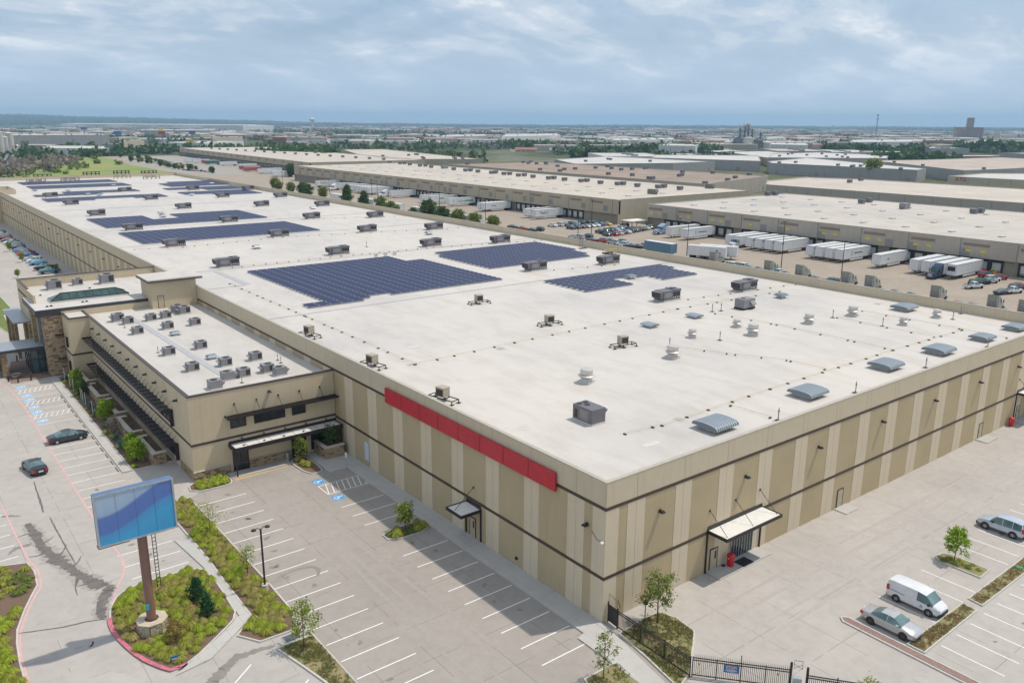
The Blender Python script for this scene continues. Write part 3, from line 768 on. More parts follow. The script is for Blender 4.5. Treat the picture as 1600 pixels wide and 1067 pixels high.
# roof walk pads and expansion covers
def roof_strip(pts, w_, name='roof_seam_cover', m=None, h=0.05):
    for a, b in zip(pts, pts[1:]):
        MB().bar((a[0], a[1], ZR + h / 2), (b[0], b[1], ZR + h / 2), w_, h).build(name, m or M_ROOFGREY, WH)
roof_strip([(3.0, 77.3), (94.5, 77.3)], 0.45)
roof_strip([(3.0, 125.4), (94.5, 125.4)], 0.45)
roof_strip([(1.0, 170.0), (94.5, 170.0)], 0.4)
roof_strip([(1.0, 270.0), (94.5, 270.0)], 0.6)
roof_strip([(1.0, 205.5), (94.5, 205.5)], 0.4)
roof_strip([(10.5, 106.5), (10.5, 124.0)], 1.2, 'walk_pad')
roof_strip([(1.2, 106.3), (9.9, 106.3)], 0.5, 'walk_pad')
_rp = random.Random(31)
for k in range(46):
    x, y = _rp.uniform(4, 91), _rp.uniform(4, 120) if k < 30 else _rp.uniform(120, 300)
    MB().cbox(0, 0, 0, _rp.uniform(.5, 2.2), _rp.uniform(.4, 1.2), .012).build('roof_patch', MATS['white_roof_membrane'] if k % 3 == 0 else mat('patched_membrane', (0.56, 0.545, 0.52), .6, .1, 1) if k % 3 == 1 else mat('soiled_membrane', (0.38, 0.355, 0.325), .7, .15, 1), WH, (x, y, ZR + .002))
# far block of the building rising past its parapet on the shaded side
fb = thing('far_entrance_block', 'plain beige parapet block at the far left end of the warehouse roof', 'building part', (0, 0, 0))
MB().box(-14, -0.08, 352, 352.4, 0, 13.2).box(-14, -13.6, 352.4, 372, 0, 13.2).box(-13.6, 6, 371.6, 372, 11.3, 13.2).box(5.6, 6, 352.4, 371.6, 11.3, 13.2).box(0.34, 6, 352, 352.4, 11.3, 13.2).build('wall', M_FASCIA, fb)
MB().box(-13.6, -0.08, 352.4, 371.6, 10.6, 11.1).build('roof', M_TPO, fb)

# ================================================================== office wing and entrance block
def stone_mat(name='ledge_stone', sx=1.0):
    m, k = base_mat(name, 0.9, 0.2)
    v = k.obj(); x = k.xyz(v)
    u = k.math('ADD', x[0], x[1])
    cb = k.new('ShaderNodeCombineXYZ'); k.link(u, cb.inputs[0]); k.link(x[2], cb.inputs[1])
    br = k.new('ShaderNodeTexBrick'); k.link(cb.outputs[0], br.inputs['Vector'])
    br.inputs['Scale'].default_value = 1.0
    br.inputs['Brick Width'].default_value = 0.62; br.inputs['Row Height'].default_value = 0.21
    br.inputs['Mortar Size'].default_value = 0.016; br.offset = 0.37; br.squash = 1.5; br.squash_frequency = 3
    br.inputs['Color1'].default_value = (0.46, 0.35, 0.22, 1); br.inputs['Color2'].default_value = (0.22, 0.14, 0.08, 1)
    br.inputs['Mortar'].default_value = (0.10, 0.08, 0.06, 1); br.inputs['Bias'].default_value = -0.25
    n = k.noise(v, 2.0, 5)
    a = k.mix(0.5, br.outputs['Color'], k.ramp(n, [(0.3, (0.55, 0.5, 0.45)), (0.7, (1.25, 1.2, 1.1))]), 'MULTIPLY')
    k.link(a, k.b.inputs['Base Color'])
    bp = k.new('ShaderNodeBump'); bp.inputs['Strength'].default_value = 0.8; bp.inputs['Distance'].default_value = 0.05
    k.link(br.outputs['Fac'], bp.inputs['Height']); bp.invert = True
    k.link(bp.outputs[0], k.b.inputs['Normal'])
    return m
M_STONE = stone_mat()
M_BLOCK = mat('tan_stone_block', (0.50, 0.39, 0.26), 0.9, c2=(0.33, 0.235, 0.145), scale=1.1, detail=5, bump=0.6, bscale=14)
M_BLOCK2 = mat('brown_stone_block', (0.30, 0.20, 0.12), 0.9, c2=(0.18, 0.115, 0.075), scale=1.1, detail=5, bump=0.6, bscale=14)
M_CAP = mat('cast_stone_cap', (0.50, 0.44, 0.36), 0.85, 0.08, 3)
M_WINGWALL = stucco('wing_paint', (0.57, 0.475, 0.33), 0.2)
M_TRIM = mat('wing_trim_metal', (0.06, 0.045, 0.04), 0.45, 0.1, 3)
def stone_wall(parent, x0, y0, ang, length, z0, z1, depth=0.09, course=0.24, seed=1, wmin=0.35, wmax=0.8):
    """single stones laid in courses on one face; local x along the wall, -y outwards"""
    r = random.Random(seed); shapes = {}
    z = z0; row = 0
    while z < z1 - 0.05:
        h = min(course * r.choice((0.75, 1.0, 1.25)), z1 - z)
        s = -r.random() * 0.3
        while s < length:
            w_ = r.uniform(wmin, wmax); a = max(0, s); b = min(length, s + w_)
            if b - a > 0.08:
                wq = round((b - a) * 8) / 8 or 0.125; hq = round(h * 20) / 20
                key = (wq, hq, r.randrange(2))
                if key not in shapes:
                    d = depth * (1 + 0.5 * key[2])
                    shapes[key] = MB().frustum(0, 0, 0, 1, 1, 1, 1, 1)
                    mb = MB(); mb.hexa([(0.012, 0.0, 0.012), (0.988, 0.0, 0.012), (0.988, 0.0, 0.965), (0.012, 0.0, 0.965)][::1], [(0.03, -d, 0.05), (0.97, -d * 0.9, 0.04), (0.965, -d, 0.93), (0.04, -d * 0.85, 0.94)])
                    shapes[key] = (mb.mesh('stone', M_BLOCK), mb.mesh('stone', M_BLOCK2))
                o = link('stone', shapes[key][0 if r.random() < 0.68 else 1], parent, (x0 + math.cos(ang) * a, y0 + math.sin(ang) * a, z), ang)
                o.scale = (b - a, 1, h)
            s += w_
        z += h; row += 1

OW = thing('office_wing', 'two storey beige office wing with sunshades beside the warehouse', 'building', (0, 0, 0))
X0, Y0, Y1 = -18.2, 49.4, 105.0
MB().box(X0, X0 + 0.3, Y0, Y1, 0, 10.25).box(X0 + 0.3, -0.06, Y0, Y0 + 0.3, 0, 10.25).box(-21.2, -18.205, 99.9, 105.0, 0, 10.25).build('wall', M_WINGWALL, OW)
MB().box(-20.9, -18.2, 100.2, 105.0, 10.25, 10.26).box(X0 + 0.3, -0.06, Y0 + 0.3, Y1, 9.5, 9.6).build('roof', M_TPO, OW)
cp = MB(); cp.box(X0 - 0.06, X0 + 0.36, Y0 - 0.06, 99.8, 10.27, 10.42); cp.box(X0 + 0.36, -0.06, Y0 - 0.06, Y0 + 0.36, 10.27, 10.42); cp.box(-21.26, -17.9, 99.8, 100.2, 10.27, 10.42); cp.box(-21.26, -20.9, 100.2, 105.0, 10.27, 10.42); cp.box(-18.2, -17.9, 100.2, 105, 10.27, 10.42)
cp.build('coping', M_TRIM, OW)
MB().box(X0 - 0.05, X0, Y0 - 0.05, 99.85, 4.28, 4.56).box(X0, -0.06, Y0 - 0.05, Y0, 4.28, 4.56).box(-21.25, -21.2, 99.85, 105, 4.28, 4.56).box(-21.2, X0 - 0.05, 99.85, 99.9, 4.28, 4.56).build('reveal_band', M_TRIM, OW)
# stone base of the end wall, laid stone by stone
sb = MB().box(X0 - 0.06, -13.95, Y0 - 0.1, Y0, 0, 1.08).box(-11.6, -6.35, Y0 - 0.1, Y0, 0, 1.08).build('stone_base', mat('mortar', (0.13, 0.10, 0.08), 0.95), OW)
stone_wall(sb, X0 - 0.06, Y0 - 0.1, 0, 4.3, 0.0, 1.0, 0.07, 0.2, 3)
stone_wall(sb, -11.6, Y0 - 0.1, 0, 5.25, 0.0, 1.0, 0.07, 0.2, 4)
MB().box(X0 - 0.1, -13.95, Y0 - 0.2, Y0 - 0.005, 1.08, 1.16).box(-11.6, -6.35, Y0 - 0.2, Y0 - 0.005, 1.08, 1.16).build('stone_cap', M_CAP, OW)
# end-wall windows under the long sunshade
for a, b in ((-13.5, -11.7), (-10.6, -6.8), (-5.8, -4.1)):
    wd = MB().box(a, b, Y0 - 0.03, Y0 + 0.02, 5.6, 7.05).build('window', M_GLASS, OW)
    fr = MB(); fr.box(a - 0.06, b + 0.06, Y0 - 0.07, Y0 - 0.032, 5.52, 5.6); fr.box(a - 0.06, a, Y0 - 0.07, Y0 - 0.032, 5.6, 7.05); fr.box(b, b + 0.06, Y0 - 0.07, Y0 - 0.032, 5.6, 7.05)
    n = max(1, round((b - a) / 0.95))
    for i in range(1, n): fr.box(a + (b - a) * i / n - 0.025, a + (b - a) * i / n + 0.025, Y0 - 0.06, Y0 - 0.032, 5.6, 7.05)
    fr.build('window_frame', M_BRONZE, wd)
sh = MB().box(-14.1, -0.1, Y0 - 1.25, Y0 - 0.02, 7.1, 7.16).build('sunshade', M_BRONZE, OW)
for i in range(7): MB().box(-14.1, -0.1, Y0 - 0.25 - 0.165 * i, Y0 - 0.19 - 0.165 * i, 7.162, 7.24).build('sunshade_blade', M_BRONZE, sh)
MB().box(-14.15, -0.08, Y0 - 1.33, Y0 - 1.25, 7.05, 7.3).box(-14.18, -14.1, Y0 - 1.25, Y0 - 0.02, 7.05, 7.3).build('sunshade_edge', M_BRONZE, sh)
for i in range(5):
    x = -12.9 + i * 2.72
    MB().tube([(x, Y0 - 0.02, 8.5), (x + 0.05, Y0 - 1.1, 7.25)], 0.03, 5).build('hanger_rod', M_BRONZE, sh)
    MB().box(x - 0.1, x + 0.1, Y0 - 0.06, Y0 - 0.002, 8.4, 8.6).build('rod_plate', M_BRONZE, sh)
link('wall_light', _wl, OW, (-8.6, Y0 - 0.02, 9.2))
# lower entrance canopy, doors
cn = MB().box(-13.9, -0.1, Y0 - 2.05, Y0 - 0.02, 3.35, 3.62).build('door_canopy', M_BRONZE, OW)
for i in range(9):
    a = -13.75 + i * 1.5
    MB().box(a, a + 1.44, Y0 - 1.95, Y0 - 0.2, 3.6, 3.66).build('canopy_top', M_CANOPY, cn)
MB().box(-13.95, -0.1, Y0 - 2.15, Y0 - 2.05, 3.25, 3.75).box(-14.0, -13.9, Y0 - 2.05, Y0 - 0.02, 3.25, 3.75).box(-13.9, -0.1, Y0 - 0.14, Y0 - 0.021, 3.66, 3.95).build('canopy_edge', M_BRONZE, cn)
for x in (-13.85, -0.35): MB().box(x, x + 0.14, Y0 - 1.95, Y0 - 1.8, 0.0, 3.35).build('canopy_post', M_BRONZE, cn)
for i in range(5): MB().box(-12.4 + i * 2.72, -12.28 + i * 2.72, Y0 - 0.3, Y0 - 0.052, 4.05, 4.2).build('rod_plate', M_BRONZE, cn)
for i, x in enumerate((-12.6, -10.1, -7.6, -5.1)): MB().lathe([(0.16, 3.66), (0.16, 3.72), (0.05, 3.76)], x, Y0 - 1.4, 8).build('roof_drain', M_BRONZE, cn)
for a, b in ((-13.5, -11.75), (-6.1, -4.3)):
    d = MB().box(a, b, Y0 - 0.04, Y0 - 0.0, 0.02, 2.5).build('glass_door', M_GLASS, OW)
    fr = MB(); fr.box(a - 0.08, a, Y0 - 0.1, Y0 - 0.0, 0, 2.6); fr.box(b, b + 0.08, Y0 - 0.1, Y0 - 0.0, 0, 2.6); fr.box((a + b) / 2 - 0.05, (a + b) / 2 + 0.05, Y0 - 0.09, Y0 - 0.041, 0, 2.5); fr.box(a, b, Y0 - 0.1, Y0 - 0.002, 2.5, 2.6); fr.box(a, b, Y0 - 0.085, Y0 - 0.041, 0.02, 0.25); fr.box((a + b) / 2 + 0.05, b, Y0 - 0.085, Y0 - 0.041, 1.05, 1.13)
    fr.build('door_frame', M_BRONZE, d)
wd = MB().box(-3.6, -0.4, Y0 - 0.04, Y0 - 0.0, 0.4, 3.0).build('window', M_GLASS, OW)
# planter by the door
PL = thing('stone_planter', 'square stone planter box beside the side entrance door', 'planter', (0, 0, 0))
core = MB().box(-3.15, -2.85, 46.05, 49.3, 0.12, 1.5).box(-2.85, -0.7, 46.05, 46.35, 0.12, 1.5).box(-1.0, -0.7, 46.35, 48.6, 0.12, 1.5).build('planter_wall', mat('mortar', (0.13, 0.10, 0.08)), PL)
stone_wall(core, -3.15, 46.05, 0, 2.45, 0.13, 1.5, 0.09, 0.22, 11)
stone_wall(core, -3.15, 49.3, R(-90), 3.25, 0.13, 1.5, 0.09, 0.22, 12)
MB().box(-3.3, -2.75, 45.9, 49.3, 1.5, 1.62).box(-2.75, -0.6, 45.9, 46.45, 1.5, 1.62).build('planter_cap', M_CAP, PL)
MB().box(-2.85, -1.0, 46.35, 48.6, 0.9, 1.25).build('planter_soil', M_MULCH, PL)
MB().lathe([(0.25, 0.13), (0.25, 1.0), (0.28, 1.05)], -7.0, 48.9, 10).build('litter_bin', M_GALV, label='short grey litter bin beside the dark entrance door', cat='litter bin')
# accessible parking sign on the shaded wall and its post
ps = thing('parking_sign', 'white parking sign plates on a post before the shaded wall', 'sign', (-2.6, 41.6, 0.13))
MB().tube([(0, 0, 0), (0, 0, 2.3)], 0.035, 6).build('sign_post', M_GALV, ps)
MB().box(-0.04, 0.0, -0.22, 0.22, 1.6, 2.2).build('sign_plate', mat('sign_white', (0.75, 0.77, 0.8), 0.5, 0.03), ps)
wb = MB().box(-0.16, -0.026, 40.5, 41.5, 0.9, 3.2).build('wall_notice_board', mat('pale_panel', (0.55, 0.60, 0.66), 0.4, 0.05), WH)

# shaded long side: two rows of ribbon windows with bronze louver shades
def louver_shade(y0, y1, z, nb):
    wz0, wz1 = z - 1.9, z - 0.15
    wd = MB().box(X0 - 0.03, X0 + 0.02, y0 + 0.3, y1 - 0.3, wz0, wz1).build('ribbon_window', M_GLASS, OW)
    fr = MB()
    n = round((y1 - y0) / 1.5)
    for i in range(n + 1):
        y = y0 + 0.3 + (y1 - y0 - 0.6) * i / n
        fr.box(X0 - 0.08, X0 - 0.031, y - 0.03, y + 0.03, wz0, wz1)
    fr.box(X0 - 0.09, X0 - 0.005, y0 + 0.25, y1 - 0.25, wz0 - 0.08, wz0); fr.build('window_frame', M_BRONZE, wd)
    s = MB().box(X0 - 1.45, X0 - 1.38, y0, y1, z - 0.06, z + 0.16).box(X0 - 1.38, X0 - 0.03, y0, y0 + 0.08, z - 0.06, z + 0.16).box(X0 - 1.38, X0 - 0.03, y1 - 0.08, y1, z - 0.06, z + 0.16).build('sunshade', M_BRONZE, OW)
    bl = MB().add([(X0 - 0.16, y0 + 0.08, z), (X0 - 0.10, y0 + 0.08, z + 0.12), (X0 - 0.10, y1 - 0.08, z + 0.12), (X0 - 0.16, y1 - 0.08, z), (X0 - 0.34, y0 + 0.08, z - 0.02), (X0 - 0.30, y0 + 0.08, z - 0.04), (X0 - 0.30, y1 - 0.08, z - 0.04), (X0 - 0.34, y1 - 0.08, z - 0.02)], [(0, 1, 2, 3), (3, 2, 1, 0)]).mesh('sunshade_blade', M_BRONZE)
    blm = MB().box(-0.07, 0.02, y0 + 0.08, y1 - 0.08, 0.0, 0.03).mesh('sunshade_blade', M_BRONZE)
    for i in range(6): o = link('sunshade_blade', blm, s, (X0 - 0.22 - 0.205 * i, 0, z + 0.01)); o.rotation_euler = (0, R(-18), 0); o.location.z = z + 0.02
    brm = MB().box(-1.38, -0.02, -0.03, 0.03, -0.05, 0.1).mesh('bracket', M_BRONZE)
    rdm = MB().tube([(-0.02, 0.03, 1.05), (-0.95, 0, 0.1)], 0.022, 4).mesh('hanger_rod', M_BRONZE)
    for i in range(nb):
        y = y0 + 0.6 + (y1 - y0 - 1.2) * i / (nb - 1)
        link('bracket', brm, s, (X0, y, z)); link('hanger_rod', rdm, s, (X0, y, z))
    MB().box(X0 - 0.45, X0 - 0.02, y0 + 0.12, y0 + 0.18, wz0 - 0.1, z - 0.06).build('shade_fin', M_BRONZE, s)
louver_shade(55.6, 99.4, 7.0, 28)
louver_shade(54.6, 98.2, 2.95, 28)
for i in range(11): link('wall_light', _wl, OW, (X0 - 0.005, 53.5 + 4.35 * i, 8.9), R(-90))
MB().box(X0 - 0.07, X0, 49.35, 54.4, 0.0, 1.08).box(X0 - 0.07, X0, 98.3, 99.8, 0, 1.08).build('stone_base', M_STONE, OW)
for z in (7.0, 3.0): 
    s = MB().box(-22.6, -21.3, 104.2, 104.35, z - 0.1, z + 0.1).build('sunshade', M_BRONZE, OW)
    for i in range(5): MB().box(-22.6 + 0.26 * i, -22.5 + 0.26 * i, 101.6, 104.2, z - 0.02, z + 0.05).build('sunshade_blade', M_BRONZE, s)
    MB().box(-21.6, -21.26, 101.45, 101.55, z - 1.6, z + 0.1).build('shade_fin', M_BRONZE, s)
# low landscape walls with cast caps along the long side (measured one by one)
for i, (a, b) in enumerate(((93.6, 101.0), (84.4, 91.9), (75.2, 82.7), (66.2, 73.4), (57.0, 64.2))):
    t = thing('landscape_wall', f'low stone landscape wall with a pale cap, {nth(4 - i)} from the near corner of the wing', 'garden wall', (0, 0, 0), group='low stone walls beside the office wing')
    x = -20.7 - (0.35 if i % 2 else 0)
    c = MB().box(x, x + 0.35, a, b, 0.08, 1.5).box(x + 0.35, x + 1.5, a, a + 0.35, 0.08, 1.5).box(x + 0.35, x + 1.1, b - 0.35, b, 0.08, 1.5).build('wall_core', M_STONE, t)
    if i > 2: stone_wall(c, x, b, R(-90), b - a, 0.1, 1.5, 0.07, 0.24, 40 + i, 0.5, 1.1)
    if i > 3: stone_wall(c, x, a, 0, 1.5, 0.1, 1.5, 0.07, 0.24, 60 + i)
    MB().box(x - 0.12, x + 0.45, a - 0.12, b + 0.12, 1.5, 1.62).box(x + 0.45, x + 1.6, a - 0.12, a + 0.45, 1.5, 1.62).box(x + 0.45, x + 1.2, b - 0.45, b + 0.12, 1.5, 1.62).build('wall_cap', M_CAP, t)

# ------------------------------------------------------------------ entrance block
EB = thing('entrance_block', 'taller entrance block with stone piers and a flat white roof', 'building', (0, 0, 0))
MB().box(-21.2, -0.06, 105.01, 105.3, 0, 10.6).box(-24.0, -23.7, 111.5, 129.5, 0, 12.5).box(-23.7, -0.06, 129.2, 129.5, 0, 12.5).build('wall', M_WINGWALL, EB)
MB().box(-24.06, -23.64, 118.2, 129.56, 12.5, 12.62).box(-23.64, -0.06, 129.14, 129.56, 12.5, 12.62).build('coping', M_TRIM, EB)
rf = MB().box(-24.8, -7.7, 105.2, 118.0, 10.9, 11.14).box(-24.0, -0.1, 118.0, 129.2, 10.7, 11.0).box(-7.7, -0.1, 109, 118, 10.9, 11.1).build('roof', M_TPO, EB)
MB().box(-24.86, -7.7, 105.08, 105.2, 10.05, 11.16).box(-24.88, -24.8, 105.2, 118.05, 10.25, 11.16).build('roof_fascia', mat('dark_grey_fascia', (0.045, 0.048, 0.055), 0.5, 0.1), EB)
tw = MB().box(-23.7, -21.25, 105.3, 108.1, 0.0, 10.3).build('stone_pier', M_STONE, EB)
for a_, b_, h_ in ((112.0, 114.0, 9.6), (117.0, 118.4, 6.6), (122.0, 124.0, 6.5)): MB().box(-24.6, -24.01, a_, b_, 0, h_).build('stone_pier', M_STONE, EB)
stone_wall(tw, -23.75, 105.28, 0, 2.5, 0.0, 10.2, 0.09, 0.30, 21, 0.4, 1.0)
stone_wall(tw, -23.72, 108.1, R(-90), 2.8, 0.0, 10.2, 0.09, 0.30, 22, 0.4, 1.0)
MB().box(-23.9, -23.72, 108.2, 118, 4.6, 10.0).build('curtain_wall', mat('blue_grey_glass', (0.10, 0.14, 0.20), 0.08, 0.3, 0.8), EB)
MB().box(-26.6, -24.05, 118.5, 132, 6.6, 6.85).build('side_canopy', mat('pale_grey_metal_roof', (0.36, 0.39, 0.42), 0.4, 0.05, 1, metal=0.4), EB)
for a_ in (120, 125, 130): MB().box(-26.4, -25.9, a_, a_ + .6, 0, 6.6).build('stone_pier', M_STONE, EB)
# porch: flat canopy, stone columns, glazed vestibule
pc = MB().box(-46, -23.75, 108.4, 115.0, 4.05, 4.5).build('porch_canopy', mat('dark_grey_fascia', (0.045, 0.048, 0.055)), EB)
MB().box(-46, -23.75, 108.5, 114.9, 4.5, 4.56).build('porch_roof', mat('pale_grey_metal_roof', (0.36, 0.39, 0.42)), pc)
for a_ in (108.7, 113.8): MB().box(-30.15, -29.3, a_, a_ + .9, 0, 4.05).build('porch_column', M_STONE, EB)
vb = MB().box(-25.9, -25.85, 109.0, 115.4, 0.05, 3.9).box(-25.85, -23.75, 109.0, 109.05, 0.05, 3.9).build('glass_vestibule', glass('vestibule_glass', (0.05, 0.09, 0.09), 0.08), EB)
fr = MB()
for y in (108.96, 111.0, 113.2, 115.3): fr.box(-25.97, -25.901, y, y + 0.12, 0, 4.05)
for x in (-25.97, -24.85, -23.85): fr.box(x, x + 0.12, 108.88, 108.95, 0, 4.05)
for z in (0.0, 2.3, 3.85): fr.box(-25.96, -25.902, 109.08, 115.3, z, z + 0.12); fr.box(-25.85, -23.85, 108.89, 108.948, z, z + 0.12)
fr.build('vestibule_frame', M_BRONZE, vb)
PORCH = MB().sheet([(-27.84,119.06),(-25.6,118.52),(-23.61,108.12),(-23.36,105.15),(-29.72,104.59),(-29.49,108.74)], 0.012).build('porch_floor', mat('red_brown_pavers', (0.24, 0.165, 0.125), 0.85, 0.15, 4), kind='structure')
for i, (x, y) in enumerate([(-29.83,106.09),(-28.68,104.52),(-26.82,104.7),(-26.91,118.65)]):
    MB().lathe([(0.11, 0), (0.11, 0.95), (0.04, 1.05)], x, y, 8).build('bollard', M_BRONZE, label=f'dark steel bollard, {("left end of the porch kerb", "right of the round planter", "nearest to the glass vestibule", "behind the porch columns")[i]}', cat='bollard', group='bollards at the entrance porch')
for x, y in [(-28.54,107.79)]:
    t = thing('round_planter', 'round white rimmed planter bowl on the porch edge', 'planter', (x, y, 0))
    MB().lathe([(0.35, 0), (0.75, 0.55), (0.8, 0.62)], 0, 0, 18, cap=False).build('planter_bowl', M_CAP, t, smooth=True)
    MB().lathe([(0.01, 0.5), (0.72, 0.5)], 0, 0, 18, cap=False).build('planter_soil', M_MULCH, t)
bn = thing('porch_bench', 'small black bench frame before the glass vestibule', 'bench', (-24.3, 107.7, 0))
MB().box(-0.6, 0.6, -0.2, 0.2, 0.42, 0.48).build('seat', M_BRONZE, bn)
for x in (-0.55, 0.5):
    for y in (-0.18, 0.13): MB().box(x, x + 0.05, y, y + 0.05, 0, 0.42).build('leg', M_BRONZE, bn)
# skylight on the entrance roof
SK = thing('roof_skylight', 'long green glass hip skylight on the entrance roof', 'skylight', (0, 0, 11.0))
(sx0, sy0), (sx1, sy1), (sx2, sy2), (sx3, sy3) = [(-22.69,111.85),(-12.91,111.34),(-13.25,117.12),(-22.81,114.84)]
a0, a1, b0, b1 = -21.7, -9.4, 110.2, 113.6
MB().box(a0, a1, b0, b1, 0.1, 0.45).build('skylight_curb', M_CANOPY, SK)
rz_, zz = (b0 + b1) / 2, 1.35
hp = MB().add([(a0, b0, .45), (a1, b0, .45), (a1, b1, .45), (a0, b1, .45), (a0 + 1.8, rz_, zz), (a1 - 1.8, rz_, zz)], [(0, 1, 5, 4), (1, 2, 5), (2, 3, 4, 5), (3, 0, 4)]).build('skylight_glass', M_GREENGLASS, SK)
for i in range(8):
    x = a0 + 1.8 + (a1 - a0 - 3.6) * i / 7
    MB().bar((x, b0, .47), (x, rz_, zz + .03), 0.09, 0.06).build('glazing_bar', M_BRONZE, SK); MB().bar((x, b1, .47), (x, rz_, zz + .03), 0.09, 0.06).build('glazing_bar', M_BRONZE, SK)
MB().bar((a0 + 1.8, rz_, zz + .02), (a1 - 1.8, rz_, zz + .02), 0.14).bar((a0, b0, .47), (a0 + 1.8, rz_, zz + .02), 0.12).bar((a1, b0, .47), (a1 - 1.8, rz_, zz + .02), 0.12).bar((a1, b1, .47), (a1 - 1.8, rz_, zz + .02), 0.12).bar((a0, b0, .5), (a1, b0, .5), 0.14).build('ridge_bar', M_BRONZE, SK)
# stair penthouse
PH = thing('stair_penthouse', 'beige stair penthouse with a door on the office wing roof', 'building part', (0, 0, 9.6))
MB().box(-7.6, -0.06, 102.7, 109.0, 0, 4.7).build('wall', M_WINGWALL, PH)
MB().box(-8.1, 0.9, 102.2, 109.6, 4.85, 5.05).build('roof', M_TPO, PH)
MB().box(-8.18, 0.98, 102.12, 109.68, 4.6, 4.84).build('roof_fascia', M_TRIM, PH)
MB().box(-6.6, -5.7, 102.64, 102.7, 0.05, 2.15).build('door', M_DOOR, PH)
MB().box(-6.68, -5.62, 102.67, 102.7, 0.0, 2.22).build('door_frame', M_TRIM, PH)
MB().bar((-12.2, 99.4, 9.625), (-11.2, 58.0, 9.625), 0.85, 0.04).build('walk_pad', M_ROOFGREY, OW)

# ================================================================== rooftop equipment
M_RTU = mat('slate_grey_unit_paint', (0.150, 0.142, 0.158), 0.5, 0.12, 1.5, metal=0.1)
M_RTU2 = mat('mid_grey_unit_paint', (0.24, 0.235, 0.245), 0.5, 0.12, 1.5, metal=0.1)
M_LOUVER = mat('dark_louver', (0.035, 0.033, 0.036), 0.6, 0.2, 6)
M_TANUNIT = mat('tan_unit_paint', (0.40, 0.345, 0.27), 0.5, 0.1, 2)
M_FAN = mat('mill_aluminium', (0.60, 0.57, 0.53), 0.38, 0.1, 3, metal=0.45)
M_HOOD = mat('blue_grey_hood_metal', (0.17, 0.215, 0.245), 0.4, 0.1, 2, metal=0.08)
M_RIB = mat('bright_rib_metal', (0.46, 0.51, 0.54), 0.35, 0.08, 2, metal=0.3)
M_BLOCKRUB = mat('brown_rubber_block', (0.09, 0.07, 0.055), 0.9, 0.2, 3)
M_BLACK = mat('black_support', (0.02, 0.02, 0.02), 0.8, 0.1, 3)
M_GASPIPE = mat('yellow_gas_pipe', (0.60, 0.51, 0.30), 0.6, 0.15, 2)
M_CURB = mat('roof_curb_flashing', (0.55, 0.54, 0.52), 0.7, 0.08, 2)
M_YSTEEL = mat('safety_yellow_steel', (0.70, 0.55, 0.03), 0.5, 0.1, 2)

def make_rtu():
    t = thing('rooftop_unit', 'x', 'air conditioner')
    MB().cbox(0, 0, 0, 4.3, 2.5, 0.22).build('curb', M_CURB, t)
    b = MB(); b.box(-2.1, 2.1, -1.1, 1.1, 0.25, 1.75); b.box(-2.15, 0.6, -1.14, 1.14, 1.75, 1.84); b.box(0.6, 2.2, -1.16, 1.16, 1.62, 1.95)
    b.build('cabinet', M_RTU, t)
    h = MB(); h.hexa([(-2.85, -1.0, 0.75), (-2.1, -1.0, 0.35), (-2.1, 1.0, 0.35), (-2.85, 1.0, 0.75)], [(-2.95, -1.05, 1.72), (-2.1, -1.05, 1.8), (-2.1, 1.05, 1.8), (-2.95, 1.05, 1.72)])
    hd = h.build('intake_hood', M_RTU, t)
    MB().add([(-2.86, -0.95, 0.8), (-2.96, -1.0, 1.66), (-2.96, 1.0, 1.66), (-2.86, 0.95, 0.8)], [(0, 1, 2, 3)]).build('intake_louver', M_LOUVER, hd, (-0.012, 0, 0))
    MB().box(-2.0, -0.1, -1.115, -1.1, 0.75, 1.6).build('access_panel', M_RTU2, t)
    MB().box(0.25, 2.0, -1.118, -1.1, 0.4, 1.5).build('coil_louver', M_LOUVER, t)
    for i in range(4): MB().box(0.3 + i * 0.45, 0.5 + i * 0.45, -1.15, -1.118, 0.45, 0.75).build('panel_latch', M_CURB, t)
    for x in (0.95, 1.75): MB().lathe([(0.33, 1.95), (0.33, 2.02)], x, 0, 12).build('condenser_fan', M_LOUVER, t)
    return t
RTU = make_rtu()
_first = [True]
def place(proto, state, loc, rz, label, group=None, scale=1.0):
    o = proto if not state.get('used') else copy_tree(proto)
    state['used'] = True
    o.location = loc; o.rotation_euler = (0, 0, rz); o.scale = (scale,) * 3
    o['label'] = label
    if group: o['group'] = group
    return o
_rs = {}
cols = [('leftmost', [(14.6, 127.7), (14.4, 163.4), (14.5, 202.0), (14.6, 246.5), (15.2, 289.5), (14.9, 327.0)]),
        ('second', [(40.8, 129.1), (42.0, 166.0), (42.6, 205.3), (43.8, 253.5), (43.9, 294.5), (45.3, 339.0)]),
        ('third', [(63.6, 49.6), (64.2, 86.2), (65.1, 127.6), (65.6, 161.2), (66.8, 199.8), (69.0, 246.5), (69.9, 289.5), (71.5, 332.0)]),
        ('rightmost', [(81.8, 47.0), (82.2, 83.0), (82.7, 122.6), (83.5, 155.0), (84.8, 191.7), (86.8, 234.6), (88.8, 277.0), (91.4, 319.0)])]
for cname, pts_ in cols:
    for i, (x, y) in enumerate(pts_):
        place(RTU, _rs, (x, y + 0.9, ZR), 0, f'slate grey rooftop air unit, {nth(i)} from the near end of the {cname} lengthwise row', 'large rooftop air units in rows')
